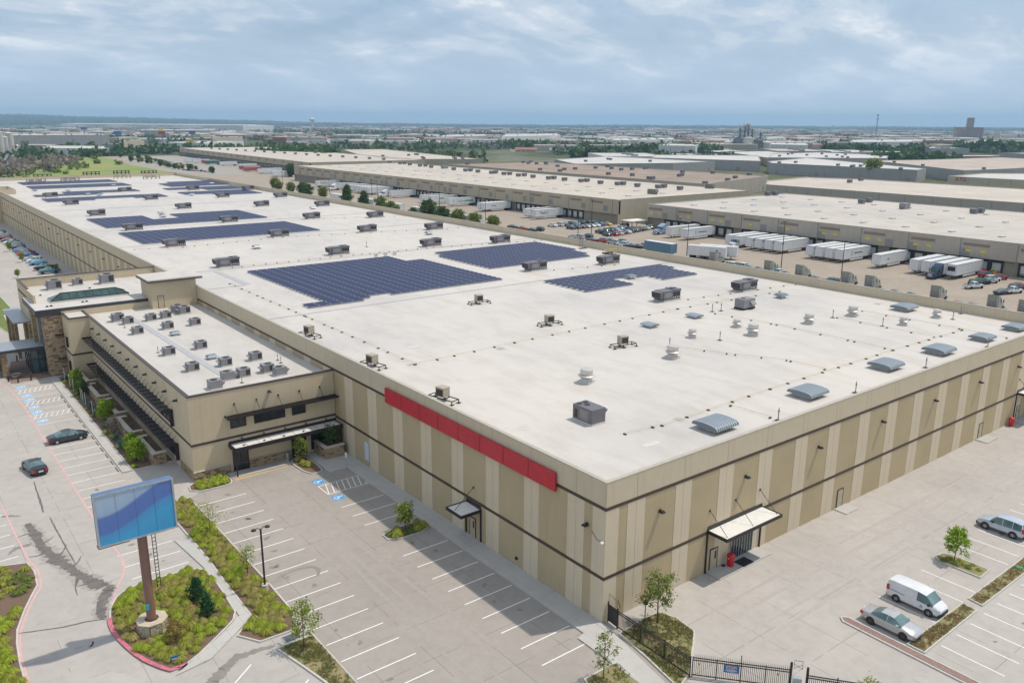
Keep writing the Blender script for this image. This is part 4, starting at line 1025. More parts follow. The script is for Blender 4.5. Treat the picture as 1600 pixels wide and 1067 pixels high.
# the box unit close to the near corner, turned to face the other way
t = thing('rooftop_unit', 'slate grey box air unit with three fans close to the near roof corner', 'air conditioner', (11.7, 14.6, ZR), R(-90)); t.scale = (.88, .88, .88)
MB().cbox(0, 0, 0, 3.3, 2.1, 0.2).build('curb', M_CURB, t)
MB().box(-1.7, 1.6, -1.05, 1.05, 0.2, 1.9).build('cabinet', M_RTU, t)
MB().hexa([(0.0, 1.05, 0.9), (1.4, 1.05, 0.9), (1.4, 1.06, 0.92), (0.0, 1.06, 0.92)], [(0.0, 1.05, 1.45), (1.4, 1.05, 1.45), (1.4, 1.65, 1.5), (0.0, 1.65, 1.5)]).build('intake_hood', M_RTU, t)
for x, y in ((-1.2, -0.5), (-1.2, 0.45), (-0.4, 0.0)): MB().lathe([(0.36, 1.9), (0.36, 1.95)], x, y, 14).build('condenser_fan', M_LOUVER, t)
MB().box(-1.4, -0.9, -1.07, -1.05, 0.4, 1.4).build('coil_louver', M_LOUVER, t)
MB().box(-0.5, 0.9, -1.065, -1.05, 0.35, 1.6).build('access_panel', M_RTU2, t)
t = thing('rooftop_unit', 'grey box air unit with a side hood standing alone in the vent field', 'air conditioner', (68.9, 38.3, ZR), 0)
MB().cbox(0, 0, 0, 3.0, 2.0, 0.3).build('curb', M_BLACK, t)
MB().box(-1.45, 1.45, -0.95, 0.95, 0.3, 1.75).build('cabinet', M_RTU2, t)
MB().hexa([(0.1, -1.5, 0.8), (1.2, -1.5, 0.8), (1.2, -0.95, 0.7), (0.1, -0.95, 0.7)], [(0.1, -1.5, 0.86), (1.2, -1.5, 0.86), (1.2, -0.95, 1.4), (0.1, -0.95, 1.4)]).build('intake_hood', M_RTU2, t)
MB().lathe([(0.4, 1.75), (0.4, 1.8)], -0.5, 0, 12).build('condenser_fan', M_LOUVER, t)

# louvered gravity hoods
def make_hood():
    t = thing('roof_vent_hood', 'x', 'roof vent')
    MB().cbox(0, 0, 0, 2.4, 1.9, 0.45).build('curb', M_CURB, t)
    prof = [(-1.58, 0.46), (-1.5, 0.66), (-1.3, 0.80), (-0.7, 0.88), (0.0, 0.91), (0.7, 0.88), (1.3, 0.80), (1.5, 0.66), (1.58, 0.46)]
    n = len(prof); sh = MB()
    sh.add([(-1.75, y, z) for y, z in prof] + [(1.75, y, z) for y, z in prof], [tuple(range(n - 1, -1, -1)), tuple(range(n, 2 * n)), (0, n - 1, 2 * n - 1, n)] + [(i, i + 1, n + i + 1, n + i) for i in range(n - 1)])
    sh.build('hood_shell', M_HOOD, t)
    rb = MB(); q = [(y * 1.02, z + (0.06 if abs(y) < 1.52 else -0.03)) for y, z in prof]
    rb.add([(-0.075, y, z) for y, z in q] + [(0.075, y, z) for y, z in q] + [(-0.075, y, z) for y, z in prof] + [(0.075, y, z) for y, z in prof], [(i, i + 1, n + i + 1, n + i) for i in range(n - 1)] + [(2 * n + i, 2 * n + i + 1, i + 1, i) for i in range(n - 1)] + [(n + i, n + i + 1, 3 * n + i + 1, 3 * n + i) for i in range(n - 1)])
    rbm = rb.mesh('hood_rib', M_RIB)
    for i in range(11): link('hood_rib', rbm, t, (-1.67 + i * 0.334, 0, 0))
    return t
HOOD = make_hood(); _hs = {}
for i, (x, y) in enumerate(((20.4, 5.4), (37.0, 5.7), (54.6, 6.1), (67.2, 5.5), (79.2, 5.1), (89.4, 4.9))):
    place(HOOD, _hs, (x, y, ZR), 0, f'blue grey ribbed roof vent hood, {nth(i)} from the near corner along the sunlit edge', 'ribbed roof vent hoods', 1.0 if i < 4 else 0.85)
place(HOOD, _hs, (89.3, 21.8, ZR), 0, 'blue grey ribbed roof vent hood close to the far right parapet', 'ribbed roof vent hoods', 1.0)
place(HOOD, _hs, (46.8, 38.9, ZR), R(90), 'left one of two small blue grey vent hoods in mid roof', 'ribbed roof vent hoods', 0.62)
place(HOOD, _hs, (57.0, 38.9, ZR), R(90), 'right one of two small blue grey vent hoods in mid roof', 'ribbed roof vent hoods', 0.62)

# upblast mushroom fans
def make_fan():
    t = thing('exhaust_fan', 'x', 'exhaust fan')
    MB().cbox(0, 0, 0, 1.3, 1.3, 0.28).build('curb', M_CURB, t)
    MB().lathe([(0.55, 0.28), (0.5, 0.42), (0.72, 0.62), (0.86, 0.74), (0.88, 0.80), (0.80, 0.86), (0.72, 0.88)], 0, 0, 22).build('wind_band', M_FAN, t, smooth=False)
    MB().lathe([(0.60, 0.88), (0.62, 0.95), (0.66, 1.0), (0.65, 1.42), (0.60, 1.48), (0.05, 1.53)], 0, 0, 22).build('fan_dome', M_FAN, t)
    return t
FAN = make_fan(); _fs = {}
fans = [((20.3, 24.3), 1.15, 'nearest to the box air unit'), ((36.5, 25.3), 1.15, 'beside the tan condenser in mid roof'), ((46.9, 30.8), 0.85, 'just below the small vent hoods'), ((57.2, 30.9), 0.85, 'small, left of the pair by the masts'), ((55.0, 26.4), 1.15, 'large, right of the pair by the masts'),
        ((68.0, 25.7), 1.05, 'centre of the vent field'), ((78.3, 24.5), 1.1, 'left of the wide ribbed hood'), ((78.9, 16.5), 0.85, 'in front of the wide ribbed hood'), ((88.0, 15.8), 0.9, 'nearest to the far right parapet')]
for (x, y), s, lab in fans: place(FAN, _fs, (x, y, ZR), rnd.random(), f'pale aluminium mushroom exhaust fan, {lab}', 'mushroom exhaust fans', s)

# tan condensing units on low steel frames
def make_cond():
    t = thing('condensing_unit', 'x', 'condenser unit')
    MB().box(-0.6, 0.6, -0.5, 0.5, 0.55, 1.55).hexa([(-0.64, -0.54, 1.55), (0.64, -0.54, 1.55), (0.64, 0.54, 1.55), (-0.64, 0.54, 1.55)], [(-0.6, -0.5, 1.62), (0.6, -0.5, 1.62), (0.6, 0.5, 1.62), (-0.6, 0.5, 1.62)]).build('cabinet', M_TANUNIT, t)
    MB().box(-0.5, 0.5, -0.52, -0.5, 0.65, 1.4).build('coil_louver', M_LOUVER, t)
    fr = MB()
    for y in (-0.55, 0.55): fr.bar((-1.7, y, 0.42), (1.9, y, 0.42), 0.09)
    for x in (-1.7, -0.6, 0.6, 1.9): fr.bar((x, -0.55, 0.42), (x, 0.55, 0.42), 0.08)
    fr.build('steel_frame', M_BLACK, t)
    for x in (-1.7, -0.2, 1.9):
        for y in (-0.55, 0.55):
            l = MB().box(x - 0.04, x + 0.04, y - 0.04, y + 0.04, 0.06, 0.40).build('leg', M_BLACK, t)
            MB().cbox(x, y, 0, 0.4, 0.4, 0.06).build('foot_pad', M_BLACK, l)
    return t
COND = make_cond(); _cs = {}
for (x, y), lab in (((3.4, 63.9), 'third from the corner along the shaded edge'), ((3.3, 45.2), 'second from the corner along the shaded edge'), ((3.2, 29.0), 'above the red wall sign'), ((35.5, 67.3), 'in front of the largest solar array'), ((35.2, 48.6), 'mid roof behind the gas pipe'), ((35.2, 33.1), 'mid roof before the gas pipe')):
    place(COND, _cs, (x, y, ZR), R(-78) if x < 10 else R(-10), f'tan condensing unit on a black steel frame, {lab}', 'tan condensing units')

# vent masts on pads
def make_mast():
    t = thing('vent_mast', 'x', 'vent pipe')
    MB().cbox(0, 0, 0, 0.7, 0.7, 0.06).build('pad', M_BLACK, t)
    MB().lathe([(0.09, 0.06), (0.07, 0.3), (0.07, 1.2), (0.12, 1.22), (0.12, 1.45), (0.05, 1.5), (0.05, 1.75)], 0, 0, 8).build('pipe', M_RTU2, t)
    return t
MAST = make_mast(); _ms = {}
for i, ((x, y), lab) in enumerate((((27.4, 2.9), 'first along the sunlit edge'), ((42.3, 3.0), 'second along the sunlit edge'), ((58.8, 3.1), 'third along the sunlit edge'), ((75.8, 2.9), 'fourth along the sunlit edge'), ((75.6, 18.0), 'left of the small mushroom fan'), ((74.6, 25.7), 'between two large mushroom fans'), ((88.9, 13.7), 'before the fan by the far parapet'), ((94.0, 14.8), 'right against the far parapet'), ((62.6, 39.9), 'left of a pair by the gas pipe'), ((64.2, 39.4), 'right of a pair by the gas pipe'), ((48.8, 27.4), 'in the middle of the fan field'), ((40.3, 29.2), 'behind the fan beside the condenser'), ((51.4, 136.5), 'alone beyond the largest solar array'))):
    place(MAST, _ms, (x, y, ZR), 0, f'slim grey vent mast, {lab}', 'slim vent masts', .8)

# small galvanised caps and curbs scattered on the roof
def make_cap():
    t = thing('cap_vent', 'x', 'roof vent')
    MB().cbox(0, 0, 0, 0.8, 0.8, 0.3).build('curb', M_CURB, t)
    MB().hexa([(-0.85, -0.7, 0.34), (0.85, -0.7, 0.34), (0.85, 0.7, 0.34), (-0.85, 0.7, 0.34)], [(-0.6, -0.45, 0.62), (0.6, -0.45, 0.62), (0.6, 0.45, 0.62), (-0.6, 0.45, 0.62)]).build('cap', M_HOOD, t)
    return t
CAP = make_cap(); _ps = {}
caps = [(73.15,68.11),(28.93,148.9),(79.41,227.37),(76.13,146.76),(81.32,39.38),(30.06,230.14),(32.23,240.03),(31.8,325.04),(61.97,304.67),(28.71,330.78),(48.69,375.93),(89.7,363.65),(97.04,353.79),(14.6,363.46),(25.36,352.22)]
cl = ['in the notch of the right hand solar array', 'alone left of the largest array', 'behind the third rooftop unit row', 'behind a unit near the far parapet', 'left of the lone grey air unit', 'round, in the notch of the long array', 'behind the notch of the long array', 'in the split far array', 'far right array corner', 'left of the split far array', 'far centre by the arrays', 'far right of the roof, left', 'far right of the roof, right', 'far left edge of the roof', 'far left between arrays']
for p, lab in zip(caps, cl): place(CAP, _ps, (p[0], p[1] + 0.5, ZR), 0, f'small blue grey cap vent, {lab}', 'small cap vents', 1.3)
# pipe racks at the far end of the roof
for i, (x, y) in enumerate([(12.84,440.3),(31.51,451.21),(56.56,460.31),(72.68,463.54),(85.27,455.54),(22.65,412.72),(38.33,418.23),(64.99,429.61),(76.18,416.38)]):
    dark = i < 5
    t = thing('pipe_rack', f'{"black" if dark else "tan"} pipe rack at the far end of the roof, {nth(i if dark else i - 5)} from the left', 'pipe rack', (x, y, ZR), group='pipe racks at the far roof end')
    m_ = M_BLACK if dark else M_TANUNIT
    MB().bar((-4, 0, 2.0), (4, 0, 2.0), 0.3).bar((-4, 0, 1.0), (4, 0, 1.0), 0.3).build('rail', m_, t)
    for x_ in (-4, -2.2, 0, 2.2, 4): MB().box(x_ - 0.2, x_ + 0.2, -0.4, 0.4, 0, 2.2).build('post', m_, t)
    if not dark: MB().box(-3, -1, -0.5, 0.5, 0.9, 2.1).box(0.6, 2.0, -0.5, 0.5, 0.9, 2.1).build('unit_box', M_TANUNIT, t)
# roof hatch rail by the far parapet
t = thing('hatch_rail', 'yellow safety rail at the roof hatch by the far parapet', 'guard rail', [(92.05,93.69)][0] + (ZR,))
MB().bar((-2, 0, 1.1), (2, 0, 1.1), 0.09).bar((-2, 0, 0.6), (2, 0, 0.6), 0.07).build('rail', M_YSTEEL, t)
for x in (-2, 0, 2): MB().box(x - 0.04, x + 0.04, -0.04, 0.04, 0, 1.1).build('post', M_YSTEEL, t)
MB().cbox(0, 0.8, 0, 2.4, 1.2, 0.35).build('hatch', M_BLACK, t)
t = thing('ladder_gate', 'pale blue ladder gate at the far right parapet', 'ladder', [(92.76,104.41)][0] + (ZR,))
MB().bar((-0.4, 0, 0), (-0.4, 0, 2.2), 0.08).bar((0.4, 0, 0), (0.4, 0, 2.2), 0.08).bar((-0.4, 0, 2.2), (0.4, 0, 2.2), 0.08).build('rail', M_HOOD, t)
for i in range(5): MB().bar((-0.4, 0, 0.4 + 0.4 * i), (0.4, 0, 0.4 + 0.4 * i), 0.06).build('rung', M_HOOD, t)
MB().cbox(0, -0.6, 0, 2.0, 0.9, 0.12).build('pad', M_BLACK, t)

# gas pipes on rubber support blocks
_blk = MB().cbox(0, 0, 0, 0.36, 0.18, 0.13).mesh('pipe_support', M_BLOCKRUB)
def gas_pipe(pts_, label, step=3.2, r_=0.026):
    t = thing('gas_pipe', label, 'pipe', (0, 0, 0), group='gas pipes on the roof')
    MB().tube([(x, y, ZR + 0.22) for x, y in pts_], r_, 6).build('pipe', M_GASPIPE, t)
    for a, b in zip(pts_, pts_[1:]):
        a = Vector(a); b = Vector(b); n = max(1, int((b - a).length / step))
        for i in range(n + 1):
            p = a + (b - a) * min(1, (i + rnd.uniform(-0.18, 0.18)) / n if n else 0)
            link('pipe_support', _blk, t, (p.x, p.y, ZR), math.atan2(b.y - a.y, b.x - a.x) + math.pi / 2)
gas_pipe([(8.0, 109.0), (8.1, 76.0), (8.0, 42.6), (24.6, 43.5), (59.2, 44.4), (86.0, 43.0)], 'yellow gas pipe running along the shaded edge then across the roof')
gas_pipe([(16.3, 9.0), (35.4, 9.6), (63.2, 9.8), (83.0, 9.4)], 'yellow gas pipe parallel to the sunlit roof edge')
gas_pipe([(61.5, 38.4), (62.9, 28.3), (63.2, 16.2), (63.3, 10.0)], 'gas pipe branch through the middle of the fan field')
gas_pipe([(74.8, 25.0), (75.0, 9.9)], 'gas pipe branch between the two large fans')
gas_pipe([(82.6, 25.0), (83.0, 9.6), (82.8, 3.0)], 'gas pipe branch beside the small ribbed hood')
gas_pipe([(67.0, 48.4), (94.0, 45.4)], 'gas pipe beside the two near rooftop units')
gas_pipe([(27.0, 9.0), (27.3, 3.8)], 'short gas pipe stub near the sunlit edge')
gas_pipe([(40.6, 28.6), (43.9, 21.6), (47.3, 15.5), (47.6, 10.0)], 'gas pipe branch right of the fan beside the condenser')
gas_pipe([(12.0, 9.6), (16.0, 9.2)], 'short gas pipe in front of the box air unit')
gas_pipe([(14.6, 126.4), (40.0, 126.8), (64.0, 125.9), (94.0, 120.5)], 'gas pipe beyond the two largest solar arrays', 2.4)
gas_pipe([(67.0, 84.6), (82.0, 81.6)], 'gas pipe between the near pair of mid roof units')
gas_pipe([(5.0, 164.0), (15.0, 161.5), (42.0, 164.8), (65.0, 160.0), (94.0, 153.5)], 'gas pipe along the third crosswise row of units', 3.2)
gas_pipe([(1.2, 172.0), (1.25, 240.0)], 'conduit along the shaded roof edge', 2.0, 0.05)
gas_pipe([(66.0, 198.6), (94.0, 190.0)], 'gas pipe along the fourth crosswise row', 3.2)

# ------------------------------------------------------------------ solar arrays
def pv_mat():
    m, k = base_mat('photovoltaic_glass', 0.35, 0.2)
    v = k.obj(); x = k.xyz(v)
    g = k.math('MAXIMUM', k.lines(x[0], 0.333, 0.02), k.lines(x[1], 0.25, 0.02))
    n = k.noise(v, 0.7, 2)
    a = k.ramp(n, [(0.3, (0.009, 0.014, 0.052)), (0.7, (0.015, 0.023, 0.08))])
    a = k.mix(k.math('MULTIPLY', g, 0.35), a, (0.05, 0.06, 0.12))
    k.link(a, k.b.inputs['Base Color'])
    return m
M_PV = pv_mat()
M_PVFRAME = mat('panel_frame_aluminium', (0.38, 0.40, 0.45), 0.4, 0.05, 2, metal=0.5)
TILT = R(7)
def pv_shape(mb, x, y, z, w_, d):
    s, c = math.sin(TILT) * d, math.cos(TILT) * d
    mb.cur = 1; mb.hexa([(x, y, z), (x + w_, y, z), (x + w_, y + c, z + s), (x, y + c, z + s)], [(x, y, z + 0.05), (x + w_, y, z + 0.05), (x + w_, y + c, z + s + 0.05), (x, y + c, z + s + 0.05)])
    f = 0.035
    mb.cur = 0; mb.add([(x + f, y + f, z + 0.056 + s * f / c), (x + w_ - f, y + f, z + 0.056 + s * f / c), (x + w_ - f, y + c - f, z + 0.056 + s * (1 - f / c)), (x + f, y + c - f, z + 0.056 + s * (1 - f / c))], [(0, 1, 2, 3)])
_pm = {}
def solar_array(label, x0, y0, ncol, nrow, pw=2.05, pd=1.06, pitch=1.56, skip=(), indiv=300, shift=0.0):
    t = thing('solar_array', label, 'solar panels', (x0, y0, ZR), group='rooftop solar arrays')
    key = (pw, pd)
    if key not in _pm:
        mb = MB(); pv_shape(mb, 0, 0, 0.18, pw - 0.09, pd); _pm[key] = mb.mesh('solar_panel', [M_PV, M_PVFRAME])
    cells = [(r, c) for r in range(nrow) for c in range(ncol) if not any(a <= c <= b and d <= r <= e for a, b, d, e in skip)]
    for r, c in cells[:indiv]: link('solar_panel', _pm[key], t, (c * pw + (shift if r % 2 else 0), r * pitch, 0))
    if len(cells) > indiv:
        mb = MB()
        for r, c in cells[indiv:]: pv_shape(mb, c * pw + (shift if r % 2 else 0), r * pitch, 0.18, pw - 0.09, pd)
        mb.build('solar_panels_beyond', [M_PV, M_PVFRAME], t, kind='stuff')
    mb = MB()
    for r in range(nrow):
        cs = [c for rr, c in cells if rr == r]
        for c in cs: mb.box(c * pw + .05, c * pw + pw - .14, r * pitch + 0.1, r * pitch + 0.18, 0.04, 0.17)
    mb.build('mounting_rails', M_PVFRAME, t)
    return t
solar_array('largest solar array with a stepped near edge in mid roof', 10.9, 80.6, 20, 25, skip=((0, 1, 2, 24), (6, 7, 0, 1), (5, 5, 0, 0), (8, 20, 0, 0), (18, 20, 20, 24)), shift=0.0)
solar_array('solar array right of the largest one, by the far parapet', 57.0, 93.5, 16, 16, skip=((14, 15, 0, 1), (15, 15, 2, 5), (0, 0, 13, 15)))
solar_array('nearest solar array on the right with a notch round a roof cap', 56.6, 63.6, 16, 8, skip=((6, 8, 0, 3), (9, 9, 0, 2), (15, 15, 0, 4)))
solar_array('long narrow solar array nearest the shaded edge', 8.8, 172.0, 23, 16, indiv=120)
solar_array('long solar array with a square notch beyond the narrow one', 9.0, 210.5, 23, 17, skip=((8, 11, 9, 16),), indiv=60)
far = [('far left solar array, nearest strip', 9.8, 305, 21, 9, ((8, 14, 0, 2),)), ('far left solar array, split middle strip', 9.9, 331, 20, 12, ((0, 5, 5, 11), (12, 20, 0, 4))), ('far left solar array, third strip', 15.2, 374, 20, 12, ()), ('far left solar array, last strip', 15.8, 403, 20, 12, ()),
       ('far right solar array, nearest strip', 61.0, 300, 14, 14, ((0, 4, 0, 5),)), ('far right solar array, middle strip', 62.0, 328, 15, 12, ((0, 6, 0, 5),)), ('far right solar array, last strip', 68.5, 355, 13, 20, ((0, 2, 14, 20),))]
for lab, x, y, nc, nr, sk in far: solar_array(lab, x, y, nc, nr, skip=sk, indiv=0)
for i, (x, y) in enumerate(((45.5, 121.0), (48.0, 121.2), (50.5, 121.4))):
    MB().box(-0.4, 0.4, -0.15, 0.15, 0.2, 0.9).box(-0.3, -0.22, -0.1, 0.1, 0, 0.2).box(0.22, 0.3, -0.1, 0.1, 0, 0.2).build('inverter_box', M_CURB, None, (x, y, ZR), label=f'pale inverter box behind the largest solar array, {("left", "middle", "right")[i]} of three', cat='electrical box', group='inverter boxes')

# ------------------------------------------------------------------ equipment on the office wing
def make_small():
    t = thing('condenser_box', 'x', 'air conditioner')
    MB().cbox(0, 0, 0, 1.5, 1.4, 0.16).build('curb', M_CURB, t)
    MB().box(-0.72, 0.72, -0.65, 0.65, 0.18, 1.1).build('cabinet', M_RTU2, t)
    MB().lathe([(0.42, 1.1), (0.42, 1.15)], 0.1, 0, 12).build('condenser_fan', M_LOUVER, t)
    MB().hexa([(-0.98, -0.5, 0.5), (-0.72, -0.5, 0.3), (-0.72, 0.5, 0.3), (-0.98, 0.5, 0.5)], [(-1.15, -0.5, 0.72), (-0.72, -0.5, 0.8), (-0.72, 0.5, 0.8), (-1.15, 0.5, 0.72)]).build('intake_hood', M_RTU2, t)
    MB().box(0.1, 0.62, -0.665, -0.65, 0.3, 0.95).build('coil_louver', M_LOUVER, t)
    return t
SM = make_small(); _ss = {}
zw = 9.6
wing_units = [(-14.66,96.46),(-13.79,93.67),(-14.31,85.94),(-10.29,93.78),(-7.89,94.23),(-5.13,97.42),(-4.48,95.75),(-5.6,86.54),(-9.74,86.51),(-13.97,71.19),(-9.41,71.91),(-9.6,61.41),(-13.77,61.65),(-11.49,55.19),(-9.43,55.31),(-13.95,52.6),(-5.42,61.67),(-6.29,55.36),(-5.5,53.22)]
for i, (x, y) in enumerate(wing_units):
    place(SM, _ss, (x + 0.2, y + 0.6, zw), 0 if i not in (13, 15, 18) else R(180), f'grey condenser box on the office wing roof, {nth(i)} counting from the entrance end', 'grey condenser boxes on the office wing', 1.15 if i in (0, 5, 6) else 1.0)
for i, (x, y) in enumerate([(-9.82,82.13),(-9.72,66.04)]): place(CAP, _ps, (x, y + 0.3, zw), 0, f'small greenish cap vent on the office wing, {("left", "right")[i]} one', 'small cap vents', 0.9)
for i, (x, y) in enumerate([(-14.73,91.74),(-14.7,73.75),(-10.38,53.39),(-2.95,60.21),(-3.09,58.79)]): place(MAST, _ms, (x, y, zw), 0, f'slim vent mast on the office wing roof, {nth(i)} from the entrance end', 'slim vent masts', 0.55)
eb_units = [(-18.82,123.25),(-14.58,125.24),(-9.83,123.97)]
for i, (x, y) in enumerate(eb_units): place(SM, _ss, (x, y + 0.8, 11.0), 0, f'grey air unit on the entrance block roof, {("left", "middle", "right")[i]} one', 'air units on the entrance block', (1.55, 1.1, 1.6)[i])
for i, (x, y) in enumerate([(-22.71,107.48),(-22.1,107.57),(-17.29,108.02),(-16.66,108.13),(-11.4,116.3),(-10.76,116.49),(-21.89,119.05),(-13.58,121.05)]):
    MB().lathe([(0.22, 0), (0.22, 0.12), (0.1, 0.2)], 0, 0, 8).build('roof_drain_cap', M_BLACK, None, (x, y, 11.15 if y < 118 else 11.0), label=f'small black drain cap on the entrance roof, {nth(i)} from the front left', cat='roof drain', group='drain caps on the entrance roof')

# ================================================================== vehicles
def paint(name, c, metal=0.25, rough=0.28):
    m, k = base_mat(name, rough, 0.5)
    v = k.obj()
    k.link(k.ramp(k.noise(v, 1.5, 3), [(0.3, tuple(q * 0.92 for q in c)), (0.7, tuple(min(1, q * 1.06) for q in c))]), k.b.inputs['Base Color'])
    k.b.inputs['Metallic'].default_value = metal
    k.b.inputs['Coat Weight'].default_value = 0.5
    k.b.inputs['Coat Roughness'].default_value = 0.08
    return m
M_TYRE = mat('tyre_rubber', (0.02, 0.02, 0.021), 0.9, 0.1, 6)
M_RIM = mat('alloy_rim', (0.45, 0.45, 0.46), 0.35, 0.1, 6, metal=0.6)
M_CARGLASS = glass('car_glass', (0.12, 0.195, 0.20), 0.03)
M_TAIL = mat('red_lamp', (0.45, 0.02, 0.02), 0.25, 0.1, 6)
M_HEAD = mat('clear_lamp', (0.65, 0.66, 0.68), 0.15, 0.1, 6)
M_TRIMBLK = mat('black_trim', (0.02, 0.02, 0.022), 0.6, 0.1, 4)
M_PLATE = mat('number_plate', (0.7, 0.7, 0.7), 0.5, 0.05, 4)
# stations: x, half width, sill z, belt z, top z, top half width ; glass: (side segs, screen segs)
CARS = {
 'sedan': dict(st=[(-2.38, .60, .42, .72, .78, .50), (-2.28, .80, .30, .86, .93, .70), (-1.85, .89, .24, .93, 1.0, .76), (-1.45, .91, .22, .95, 1.06, .75), (-.72, .91, .22, .95, 1.39, .60), (-.10, .915, .22, .94, 1.44, .61), (-.04, .915, .22, .94, 1.445, .61), (.42, .91, .22, .93, 1.40, .60), (1.18, .905, .22, .92, 1.02, .74), (1.75, .89, .22, .87, .92, .72), (2.18, .82, .26, .74, .79, .62), (2.38, .58, .36, .60, .63, .45)],
    side=(4, 6), screen=(3, 7), pillar=(5,), quarter=(3, 7), wb=(-1.38, 1.42), r=.33),
 'suv': dict(st=[(-2.30, .78, .55, .92, 1.02, .66), (-2.22, .87, .40, 1.0, 1.08, .76), (-2.02, .885, .36, 1.02, 1.68, .70), (-1.2, .89, .36, 1.02, 1.75, .71), (-1.12, .89, .36, 1.02, 1.75, .71), (-.25, .89, .36, 1.01, 1.76, .71), (-.18, .89, .36, 1.01, 1.76, .71), (.42, .89, .36, 1.0, 1.70, .69), (1.0, .885, .36, 1.0, 1.12, .78), (1.75, .87, .36, .97, 1.03, .76), (2.15, .82, .42, .86, .91, .70), (2.30, .64, .50, .70, .73, .55)],
    side=(2, 4, 6), screen=(1, 7), pillar=(3, 5), quarter=(7,), wb=(-1.32, 1.36), r=.37),
 'van': dict(st=[(-2.36, .80, .45, .98, 1.5, .72), (-2.28, .86, .30, 1.0, 1.76, .74), (-1.9, .875, .28, 1.02, 1.84, .76), (0.25, .88, .28, 1.02, 1.85, .77), (0.32, .88, .28, 1.02, 1.85, .77), (1.05, .875, .28, 1.0, 1.72, .72), (1.72, .87, .28, .98, 1.12, .76), (2.1, .83, .30, .90, .95, .68), (2.36, .66, .38, .70, .73, .5)],
    side=(4,), screen=(5,), pillar=(), quarter=(5,), wb=(-1.42, 1.45), r=.33),
 'pickup': dict(st=[(-2.75, .90, .55, 1.05, 1.07, .86), (-2.70, .93, .45, 1.08, 1.10, .88), (-.95, .94, .42, 1.08, 1.10, .88), (-.88, .94, .42, 1.08, 1.22, .80), (-.62, .94, .42, 1.08, 1.72, .70), (.12, .94, .42, 1.07, 1.80, .71), (.19, .94, .42, 1.07, 1.80, .71), (.65, .94, .42, 1.06, 1.74, .69), (1.25, .93, .42, 1.05, 1.17, .80), (2.2, .91, .42, 1.0, 1.06, .78), (2.6, .86, .48, .86, .90, .72), (2.72, .66, .55, .72, .74, .55)],
    side=(4, 6), screen=(3, 7), pillar=(5,), quarter=(7,), wb=(-1.65, 1.75), r=.40)}
def car_shell(kind):
    """returns {part: MB} of the loft: body and each pane"""
    d = CARS[kind]; st = d['st']; rings = []
    for x, w_, z0, zb, zt, wt in st:
        half = [(0.0, z0), (w_ * .88, z0), (w_, z0 + .14), (w_ * 1.0, zb - .16), (w_ * .965, zb), (wt, zt), (wt * .55, zt + .035), (0.0, zt + .045)]
        rings.append([(x, -y, z) for y, z in half] + [(x, y, z) for y, z in reversed(half[1:-1])])
    n = len(rings[0]); parts = {'body': MB()}
    for m_ in parts.values(): m_.v = [p for r in rings for p in r]
    def face(part, f):
        if part not in parts: parts[part] = MB(); parts[part].v = parts['body'].v
        parts[part].f.append(f); parts[part].m.append(0)
    for s in range(len(st) - 1):
        for i in range(n):
            j = (i + 1) % n
            f = (s * n + i, s * n + j, (s + 1) * n + j, (s + 1) * n + i)
            strip = i if i < 7 else 13 - i
            part = 'body'
            if strip == 4 and (s in d['side'] or s in d['quarter']): part = f'side_window|{s}|{"r" if i < 7 else "l"}'
            if strip in (5, 6) and s in d['screen']: part = 'windscreen' if s == max(d['screen']) else 'rear_window'
            face(part, f)
    face('body', tuple(range(n - 1, -1, -1))); b = (len(st) - 1) * n
    face('body', tuple(range(b, b + n)))
    return parts
def compact(mb):
    used = sorted({i for f in mb.f for i in f}); mp = {o: k for k, o in enumerate(used)}
    q = MB(); q.v = [mb.v[i] for i in used]; q.f = [tuple(mp[i] for i in f) for f in mb.f]; q.m = list(mb.m); return q
def wheel_parts(r, w_=.21):
    ty = MB(); rm = MB()
    prof = [(r * .62, -w_ / 2), (r * .94, -w_ / 2), (r, -w_ / 2 + .03), (r, w_ / 2 - .03), (r * .94, w_ / 2), (r * .62, w_ / 2)]
    ty.lathe(prof, 0, 0, 18)
    rm.lathe([(r * .64, w_ / 2 - .03), (r * .60, w_ / 2 + .004), (r * .48, w_ / 2 - .015), (r * .14, w_ / 2 + .004)], 0, 0, 18)
    sp = MB()
    for k in range(5):
        a = 2 * math.pi * k / 5
        sp.bar((r * .1 * math.cos(a), r * .1 * math.sin(a), w_ / 2 + .006), (r * .56 * math.cos(a), r * .56 * math.sin(a), w_ / 2 + .006), .07, .02)
    for mb in (ty, rm, sp): mb.v = [(x, -z, y) for x, y, z in mb.v]      # axis along -y
    return ty, rm, sp
